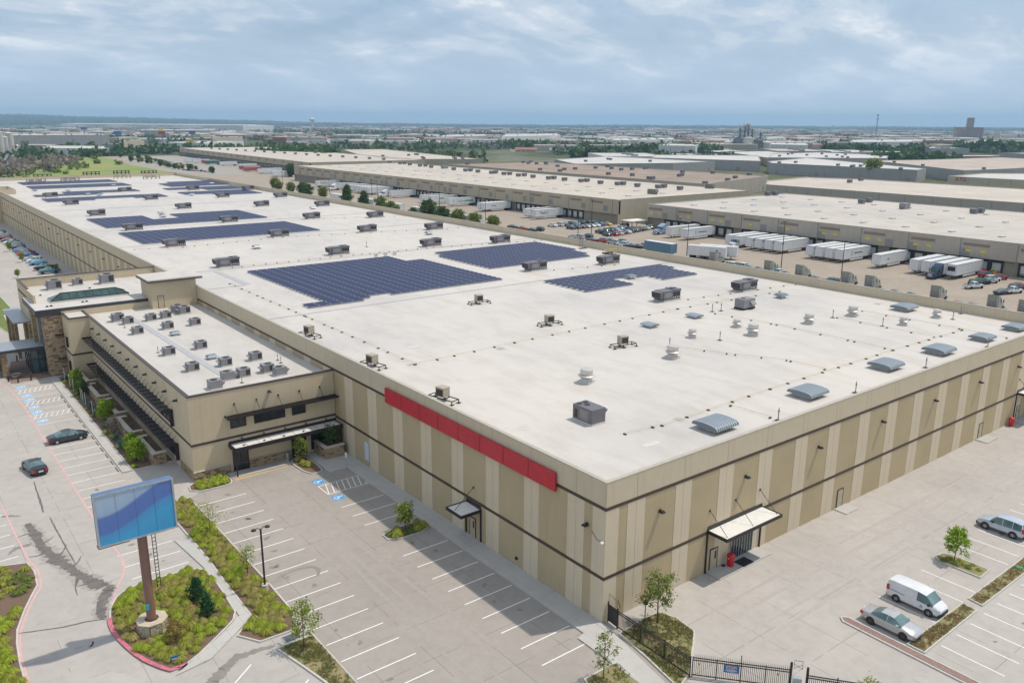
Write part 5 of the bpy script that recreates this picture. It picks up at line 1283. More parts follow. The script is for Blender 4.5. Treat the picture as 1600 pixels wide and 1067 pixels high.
def detailed_car(name, kind, label, cat, pm, loc, rz, length=None, trim=False, rim=None):
    d = CARS[kind]; t = thing(name, label, cat, loc, rz)
    sh = car_shell(kind)
    for k, mb in sh.items():
        nm = k.split('|')[0]
        o = compact(mb).build(nm, pm if nm == 'body' else M_CARGLASS, t, smooth=True)
        if nm == 'body': o.data.set_sharp_from_angle(angle=R(32))
        else: o.data.set_sharp_from_angle(angle=R(60))
    st = d['st']; hw = max(s[1] for s in st); r = d['r']
    # glazing surround pillars in body colour
    for s in d['pillar']: pass
    ty, rm, sp = wheel_parts(r)
    tm = ty.mesh('tyre', M_TYRE); rmm = rm.mesh('rim', rim or M_RIM); spm = sp.mesh('spokes', rim or M_RIM)
    ar = MB(); ar.lathe([(r * 1.17, -.02), (r * 1.17, .02)], 0, 0, 20); ar.v = [(x, -z, y) for x, y, z in ar.v]
    arm = ar.mesh('wheel_arch', M_TRIMBLK)
    for x in d['wb']:
        for sd in (-1, 1):
            w_ = link('wheel', tm, t, (x, sd * (hw - .10), r), 0 if sd < 0 else math.pi)
            link('rim', rmm, w_); link('spokes', spm, w_)
            link('wheel_arch', arm, t, (x, sd * (hw - .012), r + .02))
    xf, xr = st[-1][0], st[0][0]
    for sd in (-1, 1):
        z = st[-2][3]
        MB().hexa([(xf - .34, sd * .62 - .2, z - .14), (xf - .02, sd * .50 - .14, z - .16), (xf - .10, sd * .62 + .14, z - .16), (xf - .42, sd * .66 + .14, z - .14)], [(xf - .36, sd * .60 - .18, z + .03), (xf - .10, sd * .50 - .14, z - .02), (xf - .18, sd * .60 + .14, z - .02), (xf - .44, sd * .64 + .14, z + .03)]).build('headlight', M_HEAD, t)
        zz = st[1][3]
        if kind in ('suv', 'van'): MB().box(xr - .015, xr + .22, sd * .80 - .07, sd * .80 + .07, zz - .12, zz + .35).build('taillight', M_TAIL, t)
        else: MB().box(xr - .01, xr + .25, sd * .66 - .17, sd * .66 + .17, zz - .24, zz - .02).build('taillight', M_TAIL, t)
        i = max(d['screen']) + 1
        MB().box(st[i][0] - .42, st[i][0] - .22, sd * (hw + .02) - .1, sd * (hw + .02) + .1, st[i][3] + .02, st[i][3] + .17).build('mirror', pm if not trim else M_TRIMBLK, t)
    MB().box(xf - .10, xf + .012, -.42, .42, .36, .50).build('grille', M_TRIMBLK, t)
    MB().box(xr - .022, xr + .02, -.26, .26, st[0][3] - .16, st[0][3]).build('number_plate', M_PLATE, t)
    if trim:
        MB().box(xf - .30, xf + .03, -hw * .82, hw * .82, .30, .56).box(xr - .03, xr + .25, -hw * .86, hw * .86, .34, .55).build('bumper', M_TRIMBLK, t)
    for sd in (-1, 1):
        i = d['side'][-1]
        x = st[i][0]
        for dx in ((0.0, -0.85) if kind != 'van' else (0.0, -1.3)):
            MB().box(x + dx + .05, x + dx + .25, sd * (hw + .005) - .015, sd * (hw + .005) + .015, .86, .90).build('door_handle', pm, t)
    return t
P_SILVER = paint('silver_paint', (0.50, 0.50, 0.51), .4); P_WHITE = paint('white_paint', (0.68, 0.69, 0.71), 0.0); P_BLACK = paint('black_paint', (0.018, 0.018, 0.022), .2)
P_SLATE = paint('slate_paint', (0.045, 0.055, 0.075), .4); P_BLUESIL = paint('blue_silver_paint', (0.48, 0.54, 0.62), .3)
P_RED = paint('red_paint', (0.42, 0.03, 0.035), .2); P_BLUE = paint('blue_paint', (0.035, 0.10, 0.30), .3); P_SKY = paint('bright_blue_paint', (0.06, 0.30, 0.58), .2); P_GREY = paint('grey_paint', (0.14, 0.145, 0.15), .4); P_TEAL = paint('teal_paint', (0.05, 0.16, 0.20), .4); P_YEL = paint('yellow_paint', (0.75, 0.50, 0.03), 0.0); P_MAROON = paint('maroon_paint', (0.16, 0.03, 0.05), .3); P_TAN = paint('tan_paint', (0.35, 0.30, 0.22), .3)
PCOL = {'silver': P_SILVER, 'white': P_WHITE, 'black': P_BLACK, 'slate': P_SLATE, 'pale blue': P_BLUESIL, 'red': P_RED, 'blue': P_BLUE, 'bright blue': P_SKY, 'grey': P_GREY, 'teal': P_TEAL, 'yellow': P_YEL, 'maroon': P_MAROON, 'tan': P_TAN}
S_ = R(-90)
detailed_car('parked_car', 'sedan', 'silver sedan parked beside the brown paver kerb in the right lot', 'car', P_SILVER, (18.85, -15.25, 0), S_, rim=mat('dark_alloy', (0.09, 0.085, 0.085), .4, .2, 6, metal=.5))
vn = detailed_car('delivery_van', 'van', 'white delivery van parked next to the silver sedan', 'van', P_WHITE, (23.85, -14.85, 0), S_, trim=True, rim=mat('grey_steel_wheel', (0.30, 0.30, 0.31), .5, .1))
detailed_car('parked_suv', 'suv', 'pale blue silver sport utility car at the right edge of the lot', 'car', P_BLUESIL, (44.5, -13.45, 0), R(90), trim=True)
detailed_car('parked_car', 'sedan', 'dark slate sedan parked in the bays beside the office wing', 'car', P_SLATE, (-27.35, 72.55, 0), 0, rim=mat('pale_wheel', (0.6, 0.6, 0.6), .4, .1))
detailed_car('moving_suv', 'sedan', 'black car driving away on the drive with its tail towards the viewer', 'car', P_BLACK, (-32.45, 64.2, 0), R(98), rim=M_RIM)
# emblem on the van door
em = MB(); em.tube([(0.05, 0, 0.0), (0.14, 0, 0.16), (0.22, 0, 0.02)], 0.025, 4).tube([(0.0, 0, 0.03), (0.12, 0, -0.02), (0.28, 0, 0.0)], 0.02, 4)
em.build('door_emblem', mat('blue_ink', (0.05, 0.07, 0.18), .5), vn, (0.62, -0.885, 0.62))
MB().box(-2.2, -0.75, -0.888, -0.872, 0.98, 1.01).build('slide_rail', M_TRIMBLK, vn)

# ------------------------------------------------------------------ cars further off: one mesh each, painted per object
_small = {}
def small_car_mesh(kind):
    if kind in _small: return _small[kind]
    q = MB()
    for k, mb in car_shell(kind).items():
        c = compact(mb); q.cur = 0 if k == 'body' else 1; q.add(c.v, c.f)
    d = CARS[kind]; hw = max(s[1] for s in d['st']); q.cur = 2
    for x in d['wb']:
        for sd in (-1, 1):
            o = len(q.v); q.lathe([(d['r'], -.11), (d['r'], .11)], 0, 0, 10)
            for i in range(o, len(q.v)):
                a, b, c = q.v[i]; q.v[i] = (a + x, c + sd * (hw - .09), b + d['r'])
    q.cur = 3
    for sd in (-1, 1): q.box(d['st'][0][0] - .01, d['st'][0][0] + .2, sd * .66 - .14, sd * .66 + .14, .72, .88)
    if kind == 'pickup': q.cur = 2; q.box(-2.6, -1.0, -.78, .78, 1.1, 1.16)
    me = q.mesh('car', [P_WHITE, M_CARGLASS, M_TYRE, M_TAIL]); _small[kind] = me
    return me
def small_car(kind, colour, x, y, rz, label, group):
    o = link('parked_pickup' if kind == 'pickup' else 'parked_car', small_car_mesh(kind), None, (x, y, 0.0), rz, label, 'pickup truck' if kind == 'pickup' else 'car', group)
    o.material_slots[0].link = 'OBJECT'; o.material_slots[0].material = PCOL[colour]
    return o
KN = {'sedan': 'sedan', 'suv': 'sport utility car', 'pickup': 'pickup truck', 'van': 'van'}
def car_row(items, rowname, group, rz):
    for i, (kind, colour, x, y) in enumerate(items):
        small_car(kind, colour, x, y, rz + rnd.uniform(-.03, .03), f'{colour} {KN[kind]}, {nth(i)} in the {rowname}', group)
# row along the shaded wall at the far left
row = []
specs = [('pickup', 'teal'), ('pickup', 'black'), ('sedan', 'bright blue'), ('suv', 'white'), ('sedan', 'silver'), ('pickup', 'blue'), ('pickup', 'red'), ('sedan', 'maroon'), ('sedan', 'bright blue'), ('suv', 'maroon'), ('suv', 'silver'), ('suv', 'black'), ('sedan', 'white'), ('sedan', 'grey'), ('suv', 'red'), ('sedan', 'blue'), ('sedan', 'white'), ('suv', 'black')]
ys = [211.0, 218.3, 228.6, 233.6, 238.6, 245.0, 250.2, 255.5, 260.0, 266.0, 270.6, 276.0, 281.0, 287.0, 294.5, 300, 305, 310]
for (k_, c_), y in zip(specs, ys): row.append((k_, c_, -6.6, y))
car_row(row, 'shaded wall row from the entrance', 'cars along the shaded wall', R(180))
# lot between the two far warehouses
g = 'cars in the truck court'
car_row([(k_, c_, x, y) for (k_, c_, x, y) in (('sedan', 'white', 175, 211), ('suv', 'white', 178.3, 210.5), ('sedan', 'maroon', 181, 210.5), ('suv', 'slate', 183.8, 210.2), ('sedan', 'silver', 186.6, 210), ('suv', 'black', 189.4, 210), ('suv', 'black', 192.4, 209.8), ('sedan', 'slate', 195.4, 209.6), ('sedan', 'black', 198.4, 209.4))], 'back row before the loading docks', g, R(95))
car_row([(k_, c_, x, y) for (k_, c_, x, y) in (('suv', 'slate', 176, 200.8), ('suv', 'grey', 179, 200.8), ('sedan', 'maroon', 181.8, 201), ('sedan', 'silver', 184.6, 201.2), ('sedan', 'white', 187.4, 201.3), ('sedan', 'white', 190.2, 201.5), ('suv', 'blue', 193, 201.6), ('sedan', 'yellow', 196.8, 201.8))], 'front row before the loading docks', g, R(-88))
car_row([(k_, c_, x, y) for (k_, c_, x, y) in (('pickup', 'black', 176.4, 184.5), ('suv', 'slate', 180, 185.5), ('suv', 'slate', 183.5, 186.2), ('sedan', 'pale blue', 187, 187), ('suv', 'pale blue', 190.2, 187.8), ('sedan', 'slate', 193.4, 188.6), ('suv', 'black', 199.5, 194.5))], 'rear row by the warehouse corner', g, R(80))
car_row([(k_, c_, x, y) for (k_, c_, x, y) in (('suv', 'slate', 173.3, 177.8), ('suv', 'red', 176.4, 176.8), ('suv', 'white', 179.4, 177.6), ('suv', 'slate', 182.2, 178.4), ('sedan', 'white', 185.2, 179), ('suv', 'slate', 188.2, 179.8), ('suv', 'grey', 191.2, 180.6), ('suv', 'black', 194, 181.2), ('sedan', 'grey', 196.8, 182), ('sedan', 'white', 199.6, 182.8), ('suv', 'silver', 202.4, 183.4))], 'middle row by the warehouse corner', g, R(80))
car_row([(k_, c_, x, y) for (k_, c_, x, y) in (('sedan', 'slate', 159, 217), ('sedan', 'red', 159, 210.8), ('sedan', 'slate', 159.2, 204.8), ('suv', 'slate', 162, 203.8), ('sedan', 'pale blue', 158.8, 180.2), ('suv', 'silver', 159.3, 177.9), ('suv', 'slate', 163.2, 177.6), ('sedan', 'maroon', 158.3, 170.1), ('suv', 'red', 159.8, 166.4), ('sedan', 'slate', 162.4, 164.8), ('suv', 'silver', 159.6, 160.6), ('suv', 'slate', 162.8, 160.2), ('suv', 'white', 159.2, 155.8), ('sedan', 'slate', 159.2, 151.6), ('sedan', 'maroon', 160.4, 149.6), ('suv', 'white', 163, 149.3), ('pickup', 'white', 167.4, 150.2))], 'row behind the far right parapet', g, R(100))
car_row([(k_, c_, x, y) for (k_, c_, x, y) in (('pickup', 'white', 179.4, 48.8), ('suv', 'black', 184.2, 50.2), ('suv', 'black', 187.2, 50.0), ('sedan', 'silver', 190.4, 49.6), ('suv', 'white', 194, 50.3), ('suv', 'red', 198, 50.2), ('suv', 'red', 199.5, 54.5))], 'near row by the yellow stairs', g, R(-20))
car_row([(k_, c_, x, y) for (k_, c_, x, y) in (('sedan', 'slate', 177.2, 41), ('pickup', 'white', 180.8, 40), ('suv', 'maroon', 186, 41.2), ('sedan', 'red', 190, 42.3))], 'row at the right picture edge', g, R(-15))
tops = [('suv', 'white', 154.3, 107), ('suv', 'white', 155.4, 104), ('sedan', 'black', 154.2, 100.2), ('sedan', 'maroon', 154.6, 97.2), ('pickup', 'white', 155, 90.5), ('sedan', 'red', 154.8, 79.2), ('suv', 'slate', 155, 74.5), ('sedan', 'black', 153.4, 60.4), ('sedan', 'maroon', 153.6, 56.6), ('sedan', 'slate', 153.8, 52.6), ('sedan', 'red', 153.2, 41.2), ('sedan', 'maroon', 153.2, 38), ('sedan', 'slate', 152.8, 31)]
car_row(tops, 'parapet hidden line from the left', g, R(95))
rw = []
for a_, b_, n_ in ((*[(191.76,926.99),(182.68,722.35)], 20), (*[(206.82,966),(199.7,750.31)], 20), (*[(173.69,692.44),(183.95,642.58)], 9)):
    for k in range(n_):
        q = Vector(a_).lerp(Vector(b_), (k + .5) / n_); rw.append((rnd.choice(['sedan', 'pickup']), rnd.choice(['white', 'silver', 'slate', 'black', 'red', 'pale blue', 'grey', 'blue']), q.x, q.y))
car_row(rw, 'car park beyond the roof, row by row', 'cars in the far car park', R(60))

# ------------------------------------------------------------------ trailers and tractors
M_TRAIL = mat('white_trailer_skin', (0.66, 0.68, 0.70), 0.4, 0.07, 0.8, metal=0.1, stretch=(1, 1, 0.3))
M_TRAILR = mat('trailer_roof', (0.60, 0.61, 0.60), 0.5, 0.1, 0.6)
M_FRAME = mat('trailer_frame', (0.05, 0.05, 0.055), 0.7, 0.15, 3)
def make_trailer(L=16.0, skin=None, name='semi_trailer'):
    skin = skin or M_TRAIL
    t = thing(name, 'x', 'trailer')
    MB().box(0, L, -1.29, 1.29, 1.1, 4.05).build('box_body', skin, t)
    MB().box(0.03, L - 0.03, -1.26, 1.26, 4.05, 4.09).build('box_roof', M_TRAILR, t)
    e = MB(); e.box(-0.02, L + 0.02, -1.31, -1.29, 3.93, 4.08); e.box(-0.02, L + 0.02, -1.31, -1.29, 1.05, 1.2); e.box(-0.03, 0.0, -1.29, 1.29, 3.9, 4.08); e.box(-0.03, 0.0, -1.31, -1.22, 1.1, 3.9); e.box(-0.03, 0.0, 1.22, 1.31, 1.1, 3.9)
    e.build('edge_rail', M_GALV, t)
    MB().box(0.4, L - 0.2, -0.5, 0.5, 0.85, 1.08).build('chassis', M_FRAME, t)
    for y in (-0.8, 0.8): MB().box(2.6, 2.8, y - 0.08, y + 0.08, 0.05, 1.09).box(2.5, 2.9, y - 0.15, y + 0.15, 0, 0.05).build('landing_leg', M_FRAME, t)
    for x in (L - 2.6, L - 1.35):
        for sd in (-1, 1):
            mb = MB(); mb.lathe([(0.3, -.3), (0.5, -.28), (0.5, .28), (0.3, .3)], 0, 0, 12); mb.v = [(a + x, -c + sd * .95, b + .5) for a, b, c in mb.v]
            mb.build('wheel', M_TYRE, t)
    MB().box(4.5, L - 4, -1.27, -1.24, 0.45, 1.0).build('side_skirt', M_TRAIL, t)
    return t
def make_tractor(pm, name='tractor_unit'):
    """sleeper cab tractor, front towards -x"""
    t = thing(name, 'x', 'truck')
    b = MB(); b.hexa([(-6.0, -1.0, .75), (-3.9, -1.15, .75), (-3.9, 1.15, .75), (-6.0, 1.0, .75)], [(-5.85, -.85, 1.75), (-3.9, -1.0, 2.05), (-3.9, 1.0, 2.05), (-5.85, .85, 1.75)])
    b.build('bonnet', pm, t)
    c = MB(); c.hexa([(-3.9, -1.2, .7), (-0.9, -1.2, .7), (-0.9, 1.2, .7), (-3.9, 1.2, .7)], [(-3.35, -1.15, 2.95), (-0.9, -1.18, 3.0), (-0.9, 1.18, 3.0), (-3.35, 1.15, 2.95)])
    c.build('cab', pm, t)
    MB().hexa([(-3.3, -1.13, 2.96), (-0.9, -1.16, 3.0), (-0.9, 1.16, 3.0), (-3.3, 1.13, 2.96)], [(-1.9, -.95, 3.75), (-0.9, -1.1, 3.95), (-0.9, 1.1, 3.95), (-1.9, .95, 3.75)]).build('roof_fairing', pm, t)
    MB().add([(-3.86, -1.0, 2.1), (-3.86, 1.0, 2.1), (-3.40, .98, 2.85), (-3.40, -.98, 2.85)], [(0, 1, 2, 3), (3, 2, 1, 0)]).build('windscreen', M_CARGLASS, t, (-0.03, 0, 0))
    for sd in (-1, 1):
        MB().box(-3.3, -2.5, sd * 1.19 - .02, sd * 1.19 + .02, 2.0, 2.75).build('side_window', M_CARGLASS, t)
        MB().box(-3.7, -3.6, sd * 1.45 - .1, sd * 1.45 + .1, 2.0, 2.7).build('mirror', M_TRIMBLK, t)
        MB().tube([(-0.75, sd * 1.0, .9), (-0.75, sd * 1.0, 3.3)], .08, 8).build('exhaust_stack', M_FAN, t)
    MB().box(-6.05, -5.98, -.6, .6, .8, 1.6).build('grille', M_GALV, t)
    MB().box(-6.15, -5.9, -1.15, 1.15, .35, .75).build('bumper', pm, t)
    MB().box(-0.89, -0.86, -.9, .9, 1.3, 2.6).build('sleeper_back', M_RTU2, t)
    MB().box(-5.4, 1.6, -.45, .45, .6, .88).build('chassis', M_FRAME, t)
    for x in (-4.9, -.1, 1.15):
        for sd in (-1, 1):
            mb = MB(); mb.lathe([(0.3, -.2), (0.5, -.18), (0.5, .18), (0.3, .2)], 0, 0, 12); mb.v = [(a + x, -c + sd * 1.0, b + .5) for a, b, c in mb.v]
            mb.build('wheel', M_TYRE, t)
    return t
TR = make_trailer(); _ts = {}
def lettering(t, s, size, m, x, z, name='lettering', side=-1):
    o = link(name, text_mesh(s, size, m), t, (x, side * 1.315, z)); o.rotation_euler = (R(90), 0, 0); return o
M_PURPLE = mat('purple_ink', (0.10, 0.02, 0.22), .5); M_GREENINK = mat('green_ink', (0.02, 0.30, 0.14), .5); M_ORANGEINK = mat('green_ink_bright', (0.05, 0.42, 0.10), .5); M_BLUEINK = mat('blue_print', (0.04, 0.14, 0.32), .5); M_REDINK = mat('red_print', (0.5, 0.03, 0.04), .5); M_BLACKINK = mat('black_print', (0.02, 0.03, 0.03), .5)
gT = 'white trailers at the docks'
docksC = [159.8 + 0.6, 152.6 + 0.6, 133.4, 129.9, 125.0 + 0.1, 121.4, 117.5, 113.9, 102.2, 98.9, 95.5, 92.2, 80.2, 69.0, 65.6, 61.9, 58.6]
made = {}
for i, y in enumerate(docksC):
    o = place(TR, _ts, (187.6, y, 0), rnd.uniform(-.012, .012), f'white semi trailer at the right hand warehouse, {nth(i)} dock place from the left', gT)
    made[i] = o
# S-shaped green logo with a line of small lettering
for i in (1, 11): lettering(made[i], 'S', 1.9, M_GREENINK, 5.2, 2.55, 'logo'); MB().box(6.6, 11.2, -1.318, -1.31, 2.5, 2.75).build('print_line', M_BLACKINK, made[i])
MB().box(4.0, 5.2, -1.318, -1.31, 2.4, 2.8).build('print_line', M_GREENINK, made[12])
for i in (4, 5, 6, 7, 8): MB().box(0.6, 1.6, -1.318, -1.31, 3.1, 3.6).build('print_mark', M_BLUEINK, made[i])
MB().hexa([(3.9, -1.318, 2.2), (4.8, -1.318, 2.2), (4.8, -1.312, 2.2), (3.9, -1.312, 2.2)], [(4.3, -1.318, 3.4), (5.0, -1.318, 3.3), (5.0, -1.312, 3.3), (4.3, -1.312, 3.4)]).build('print_mark', M_YSTEEL, made[0])
MB().box(-0.06, -0.03, -1.0, 1.0, 2.3, 3.5).build('cooling_unit', M_TRIMBLK, made[16])
docksB = [(241.8, 'fx'), (235.6, 'fx'), (319.2, 'g'), (303.2, 'gl'), (328.3, ''), (273.7, 'p'), (360.5, ''), (276.6, ''), (386, ''), (390, ''), (394.5, ''), (399, ''), (403, ''), (412.5, ''), (416.5, ''), (429.3, ''), (454.5, 'fx2')]
for i, (y, k_) in enumerate(sorted(docksB)):
    o = place(TR, _ts, (185.2, y, 0), rnd.uniform(-.012, .012), f'white semi trailer at the middle warehouse, {nth(i)} dock place counting from the right', gT)
    for c in list(o.children):
        if c.name.startswith(('logo', 'print', 'lettering', 'cooling')): bpy.data.objects.remove(c)
    if k_.startswith('fx'):
        lettering(o, 'Fed', 1.9, M_PURPLE, 4.0, 2.7); lettering(o, 'Ex', 1.9, M_ORANGEINK, 6.6, 2.7)
    if k_ == 'g': MB().box(5.0, 7.6, -1.318, -1.31, 2.5, 3.0).build('print_line', M_GREENINK, o)
    if k_ == 'gl': lettering(o, 'K', 1.3, M_GREENINK, 3.0, 2.5, 'logo'); MB().box(5, 9, -1.318, -1.31, 2.3, 2.6).box(9.4, 14.5, -1.318, -1.31, 2.3, 2.9).build('print_line', M_GREENINK, o)
    if k_ == 'p': MB().box(4.5, 7.0, -1.318, -1.31, 2.5, 2.8).build('print_line', M_BLUEINK, o)
# trailers parked along the fence behind the parapet
for i, (x, y, rz) in enumerate(((152, 291, R(90)), (150.5, 262, R(90)), (149, 238, R(90)), (150, 226, R(92)), (152, 348, R(88)), (153, 318, R(90)))):
    o = place(TR, _ts, (x, y, 0), rz, f'white trailer parked behind the tree row, {nth(i)} of those half hidden by the parapet', 'trailers parked along the fence')
    for c in list(o.children):
        if c.name.startswith(('logo', 'print', 'lettering', 'cooling')): bpy.data.objects.remove(c)
# two trailers side by side with a flag panel, doors to the right
for i, (x, y, rz) in enumerate(((163.3, 115.2, R(114)), (167.3, 114.0, R(114)))):
    o = place(TR, _ts, (x, y, 0), rz, ('white trailer with a red white and blue flag panel in the truck court', 'white trailer parked right behind the flag panel trailer')[i], 'trailers parked in the court')
    for c in list(o.children):
        if c.name.startswith(('logo', 'print', 'lettering', 'cooling')): bpy.data.objects.remove(c)
    o.scale = (.74, 1, 1)
    if i == 0:
        fl = MB().box(3.2, 4.0, 1.31, 1.318, 1.7, 3.2).build('flag_panel', M_BLUEINK, o)
        MB().box(1.9, 3.2, 1.311, 1.319, 1.7, 2.45).build('flag_red', M_REDINK, fl); MB().lathe([(0.26, 0), (0.26, .01)], 0, 0, 5).build('flag_star', M_WHITE, fl, (3.6, 1.322, 2.45)).rotation_euler = (R(-90), 0, 0)
bt = make_trailer(11.5, mat('blue_trailer_curtain', (0.10, 0.20, 0.29), .6, .15, 1))
bt['label'] = 'blue grey trailer with open red rear door behind the parapet'; bt.location = (155.8, 129.6, 0); bt.rotation_euler = (0, 0, R(91))
for i, (c_, x, y) in enumerate((((0.36, 0.07, 0.05), 206, 634), ((0.36, 0.07, 0.05), 219, 782), ((0.03, 0.15, 0.12), 217, 766), ((0.40, 0.06, 0.07), 212, 662), ((0.36, 0.08, 0.05), 211, 650))):
    o = make_trailer(14, mat(f'container_paint_{"abcde"[i]}', c_, .5, .15, .8)); o['label'] = ('rust red trailer beside the far warehouse, nearest one', 'rust red trailer at the far warehouse, farthest one', 'dark green trailer at the far warehouse dock', 'bright red trailer in the middle of the far docks', 'brick red trailer second from the near end of the far docks')[i]; o.location = (x, y, 0); o.rotation_euler = (0, 0, rnd.uniform(-.1, .1)); o['group'] = 'coloured trailers at the far warehouse'
for i, (x, y) in enumerate(((212, 612), (206, 606), (200, 562), (202, 568), (222, 740), (222, 692), (214, 820), (216, 800))):
    o = place(TR, _ts, (x, y, 0), rnd.uniform(-.05, .05), f'white trailer at the far warehouse, {nth(i)} listed from the near end', 'trailers at the far warehouse')
    for c in list(o.children):
        if c.name.startswith(('logo', 'print', 'lettering', 'cooling')): bpy.data.objects.remove(c)
# tractors
TW = make_tractor(P_WHITE); _w = {}
place(TW, _w, (191.0, 130.4, 0), 0, 'white tractor unit coupled at the dock beside the row of trailers', 'tractor units')
place(TW, _w, (189.2, 369.8, 0), 0, 'white tractor unit in front of the middle warehouse doors', 'tractor units')
place(TW, _w, (192.5, 455.5, 0), 0, 'white tractor unit at the far end of the middle warehouse', 'tractor units')
place(TW, _w, (186.0, 428.0, 0), R(20), 'white tractor unit standing askew before the middle warehouse', 'tractor units')
tb = make_tractor(paint('navy_truck_paint', (0.03, 0.05, 0.10), .3)); tb['label'] = 'dark blue black tractor unit at the right hand warehouse dock'; tb.location = (188.8, 61.9, 0); tb['group'] = 'tractor units'
tl = make_tractor(paint('light_blue_truck_paint', (0.30, 0.42, 0.55), .2)); tl['label'] = 'pale blue and white tractor unit at the first dock of the right hand warehouse'; tl.location = (196.4, 169.8, 0); tl['group'] = 'tractor units'
TG = make_tractor(paint('pale_green_grey_truck_paint', (0.26, 0.30, 0.27), .2)); _g = {}
for i, (x, y) in enumerate(((152.2, 113.4), (152.4, 94.2), (153.0, 84.6), (153.5, 71.2), (153.3, 64.6), (153.5, 48.0), (152.8, 34.8), (152.4, 28.2))):
    place(TG, _g, (x, y - 1.2, 0), R(185), f'grey green sleeper tractor peeping over the long parapet, {nth(i)} from the left', 'tractors behind the parapet')

# ================================================================== vegetation
def leafmat(name, c, c2, trans=0.35):
    m, k = base_mat(name, 0.6, 0.25)
    v = k.obj()
    g = k.new('ShaderNodeNewGeometry')
    n = k.noise(v, 1.1, 3)
    f = k.math('ADD', k.math('MULTIPLY', g.outputs['Random Per Island'], 0.6), k.math('MULTIPLY', n, 0.4))
    a = k.ramp(f, [(0.2, c), (0.75, c2)])
    k.link(a, k.b.inputs['Base Color'])
    tr = k.new('ShaderNodeBsdfTranslucent'); k.link(a, tr.inputs['Color'])
    mx = k.new('ShaderNodeMixShader'); mx.inputs[0].default_value = trans
    k.link(k.b.outputs[0], mx.inputs[1]); k.link(tr.outputs[0], mx.inputs[2])
    k.link(mx.outputs[0], k.t.nodes['Material Output'].inputs['Surface'])
    return m
L_YOUNG = leafmat('young_leaf', (0.145, 0.203, 0.029), (0.348, 0.406, 0.065))
L_LIME = leafmat('lime_leaf', (0.160, 0.275, 0.017), (0.348, 0.478, 0.043))
L_DARK = leafmat('dark_leaf', (0.043, 0.094, 0.026), (0.109, 0.181, 0.043))
L_OAK = leafmat('oak_leaf', (0.11, 0.165, 0.035), (0.27, 0.31, 0.07))
L_EVER = leafmat('evergreen_leaf', (0.022, 0.087, 0.036), (0.058, 0.160, 0.058))
L_RUST = leafmat('rusty_leaf', (0.246, 0.116, 0.043), (0.290, 0.246, 0.072))
L_GREYBR = leafmat('bare_twig_leaf', (0.20, 0.165, 0.14), (0.32, 0.26, 0.21))
L_TUFT = leafmat('ornamental_grass', (0.26, 0.30, 0.035), (0.54, 0.54, 0.11), 0.4)
L_TUFT2 = leafmat('fresh_ornamental_grass', (0.27, 0.37, 0.025), (0.55, 0.62, 0.08), 0.4)
L_TUFT3 = leafmat('seeding_ornamental_grass', (0.33, 0.30, 0.08), (0.60, 0.53, 0.19), 0.4)
L_AGAVE = leafmat('blue_agave', (0.087, 0.174, 0.160), (0.160, 0.275, 0.246), 0.1)
M_BARK = mat('bark', (0.13, 0.095, 0.07), 0.95, 0.3, 5, 5)
def rand_dir(r):
    while True:
        v = Vector((r.uniform(-1, 1), r.uniform(-1, 1), r.uniform(-1, 1)))
        if 0.05 < v.length < 1: return v.normalized()
def leaf(mb, p, d, u, s, asp=0.55):
    """one leaf: a bent diamond of two triangles"""
    d = d.normalized(); w_ = d.cross(u)
    if w_.length < 1e-4: w_ = d.cross(Vector((1, 0, 0)))
    w_.normalize()
    a, b = p, p + d * s
    m_ = p + d * s * .5
    o = len(mb.v)
    mb.v += [tuple(a), tuple(m_ + w_ * s * asp * .5), tuple(b), tuple(m_ - w_ * s * asp * .5)]
    mb.f.append((o, o + 1, o + 2, o + 3)); mb.m.append(mb.cur)
def tree_meshes(seed, h, cr, crown_lo, leaves, ls, shape='round', density=1.0, trunk_r=0.07, clump=0.32, nb=26):
    r = random.Random(seed); tb = MB(); lb = MB()
    lean = Vector((r.uniform(-.04, .04), r.uniform(-.04, .04), 0)) * h
    tip = Vector((0, 0, h * .93)) + lean
    tb.tube([(0, 0, 0), tuple(tip * .25 + Vector((r.uniform(-.02, .02), 0, 0)) * h), tuple(tip * .6), tuple(tip)], [trunk_r, trunk_r * .8, trunk_r * .5, trunk_r * .12], 7)
    ends = []
    for i in range(nb):
        t = crown_lo + (0.95 - crown_lo) * (i + .5) / nb
        base = tip * t
        f = (t - crown_lo) / (1 - crown_lo)
        if shape == 'round': rad = cr * math.sqrt(max(.06, 1 - (2 * f - .85) ** 2 * .8))
        elif shape == 'cone': rad = cr * (1.02 - f) ** .8 + .05
        else: rad = cr * (0.55 + .45 * math.sin(math.pi * min(1, f * 1.1)))
        a = i * 2.4 + r.uniform(-.4, .4); L = rad * r.uniform(.55, 1.08)
        end = base + Vector((math.cos(a) * L, math.sin(a) * L, L * r.uniform(.15, .55)))
        mid = base.lerp(end, .5) + Vector((0, 0, L * .06))
        tb.tube([tuple(base), tuple(mid), tuple(end)], [trunk_r * .32 * (1.2 - t), trunk_r * .2 * (1.2 - t), trunk_r * .06], 4)
        for k in range(3): ends.append(base.lerp(end, r.uniform(.45, 1.0)) + rand_dir(r) * cr * .12)
    ends = [e for e in ends if r.random() < density]
    for k in range(leaves):
        c = r.choice(ends); p = c + rand_dir(r) * (r.random() ** .6) * cr * clump
        leaf(lb, p, rand_dir(r), rand_dir(r), ls * r.uniform(.6, 1.3), .7)
    return tb, lb
_tm = {}
def tree(name, key, label, loc, leafm, group=None, scale=1.0, rz=0.0, **kw):
    if key not in _tm:
        tb, lb = tree_meshes(**kw); _tm[key] = (tb.mesh('trunk', M_BARK, True), lb.mesh('crown', leafm))
    t = thing(name, label, 'tree', loc, rz, group); t.scale = (scale,) * 3
    link('trunk', _tm[key][0], t); link('crown', _tm[key][1], t)
    return t
zb = 0.11
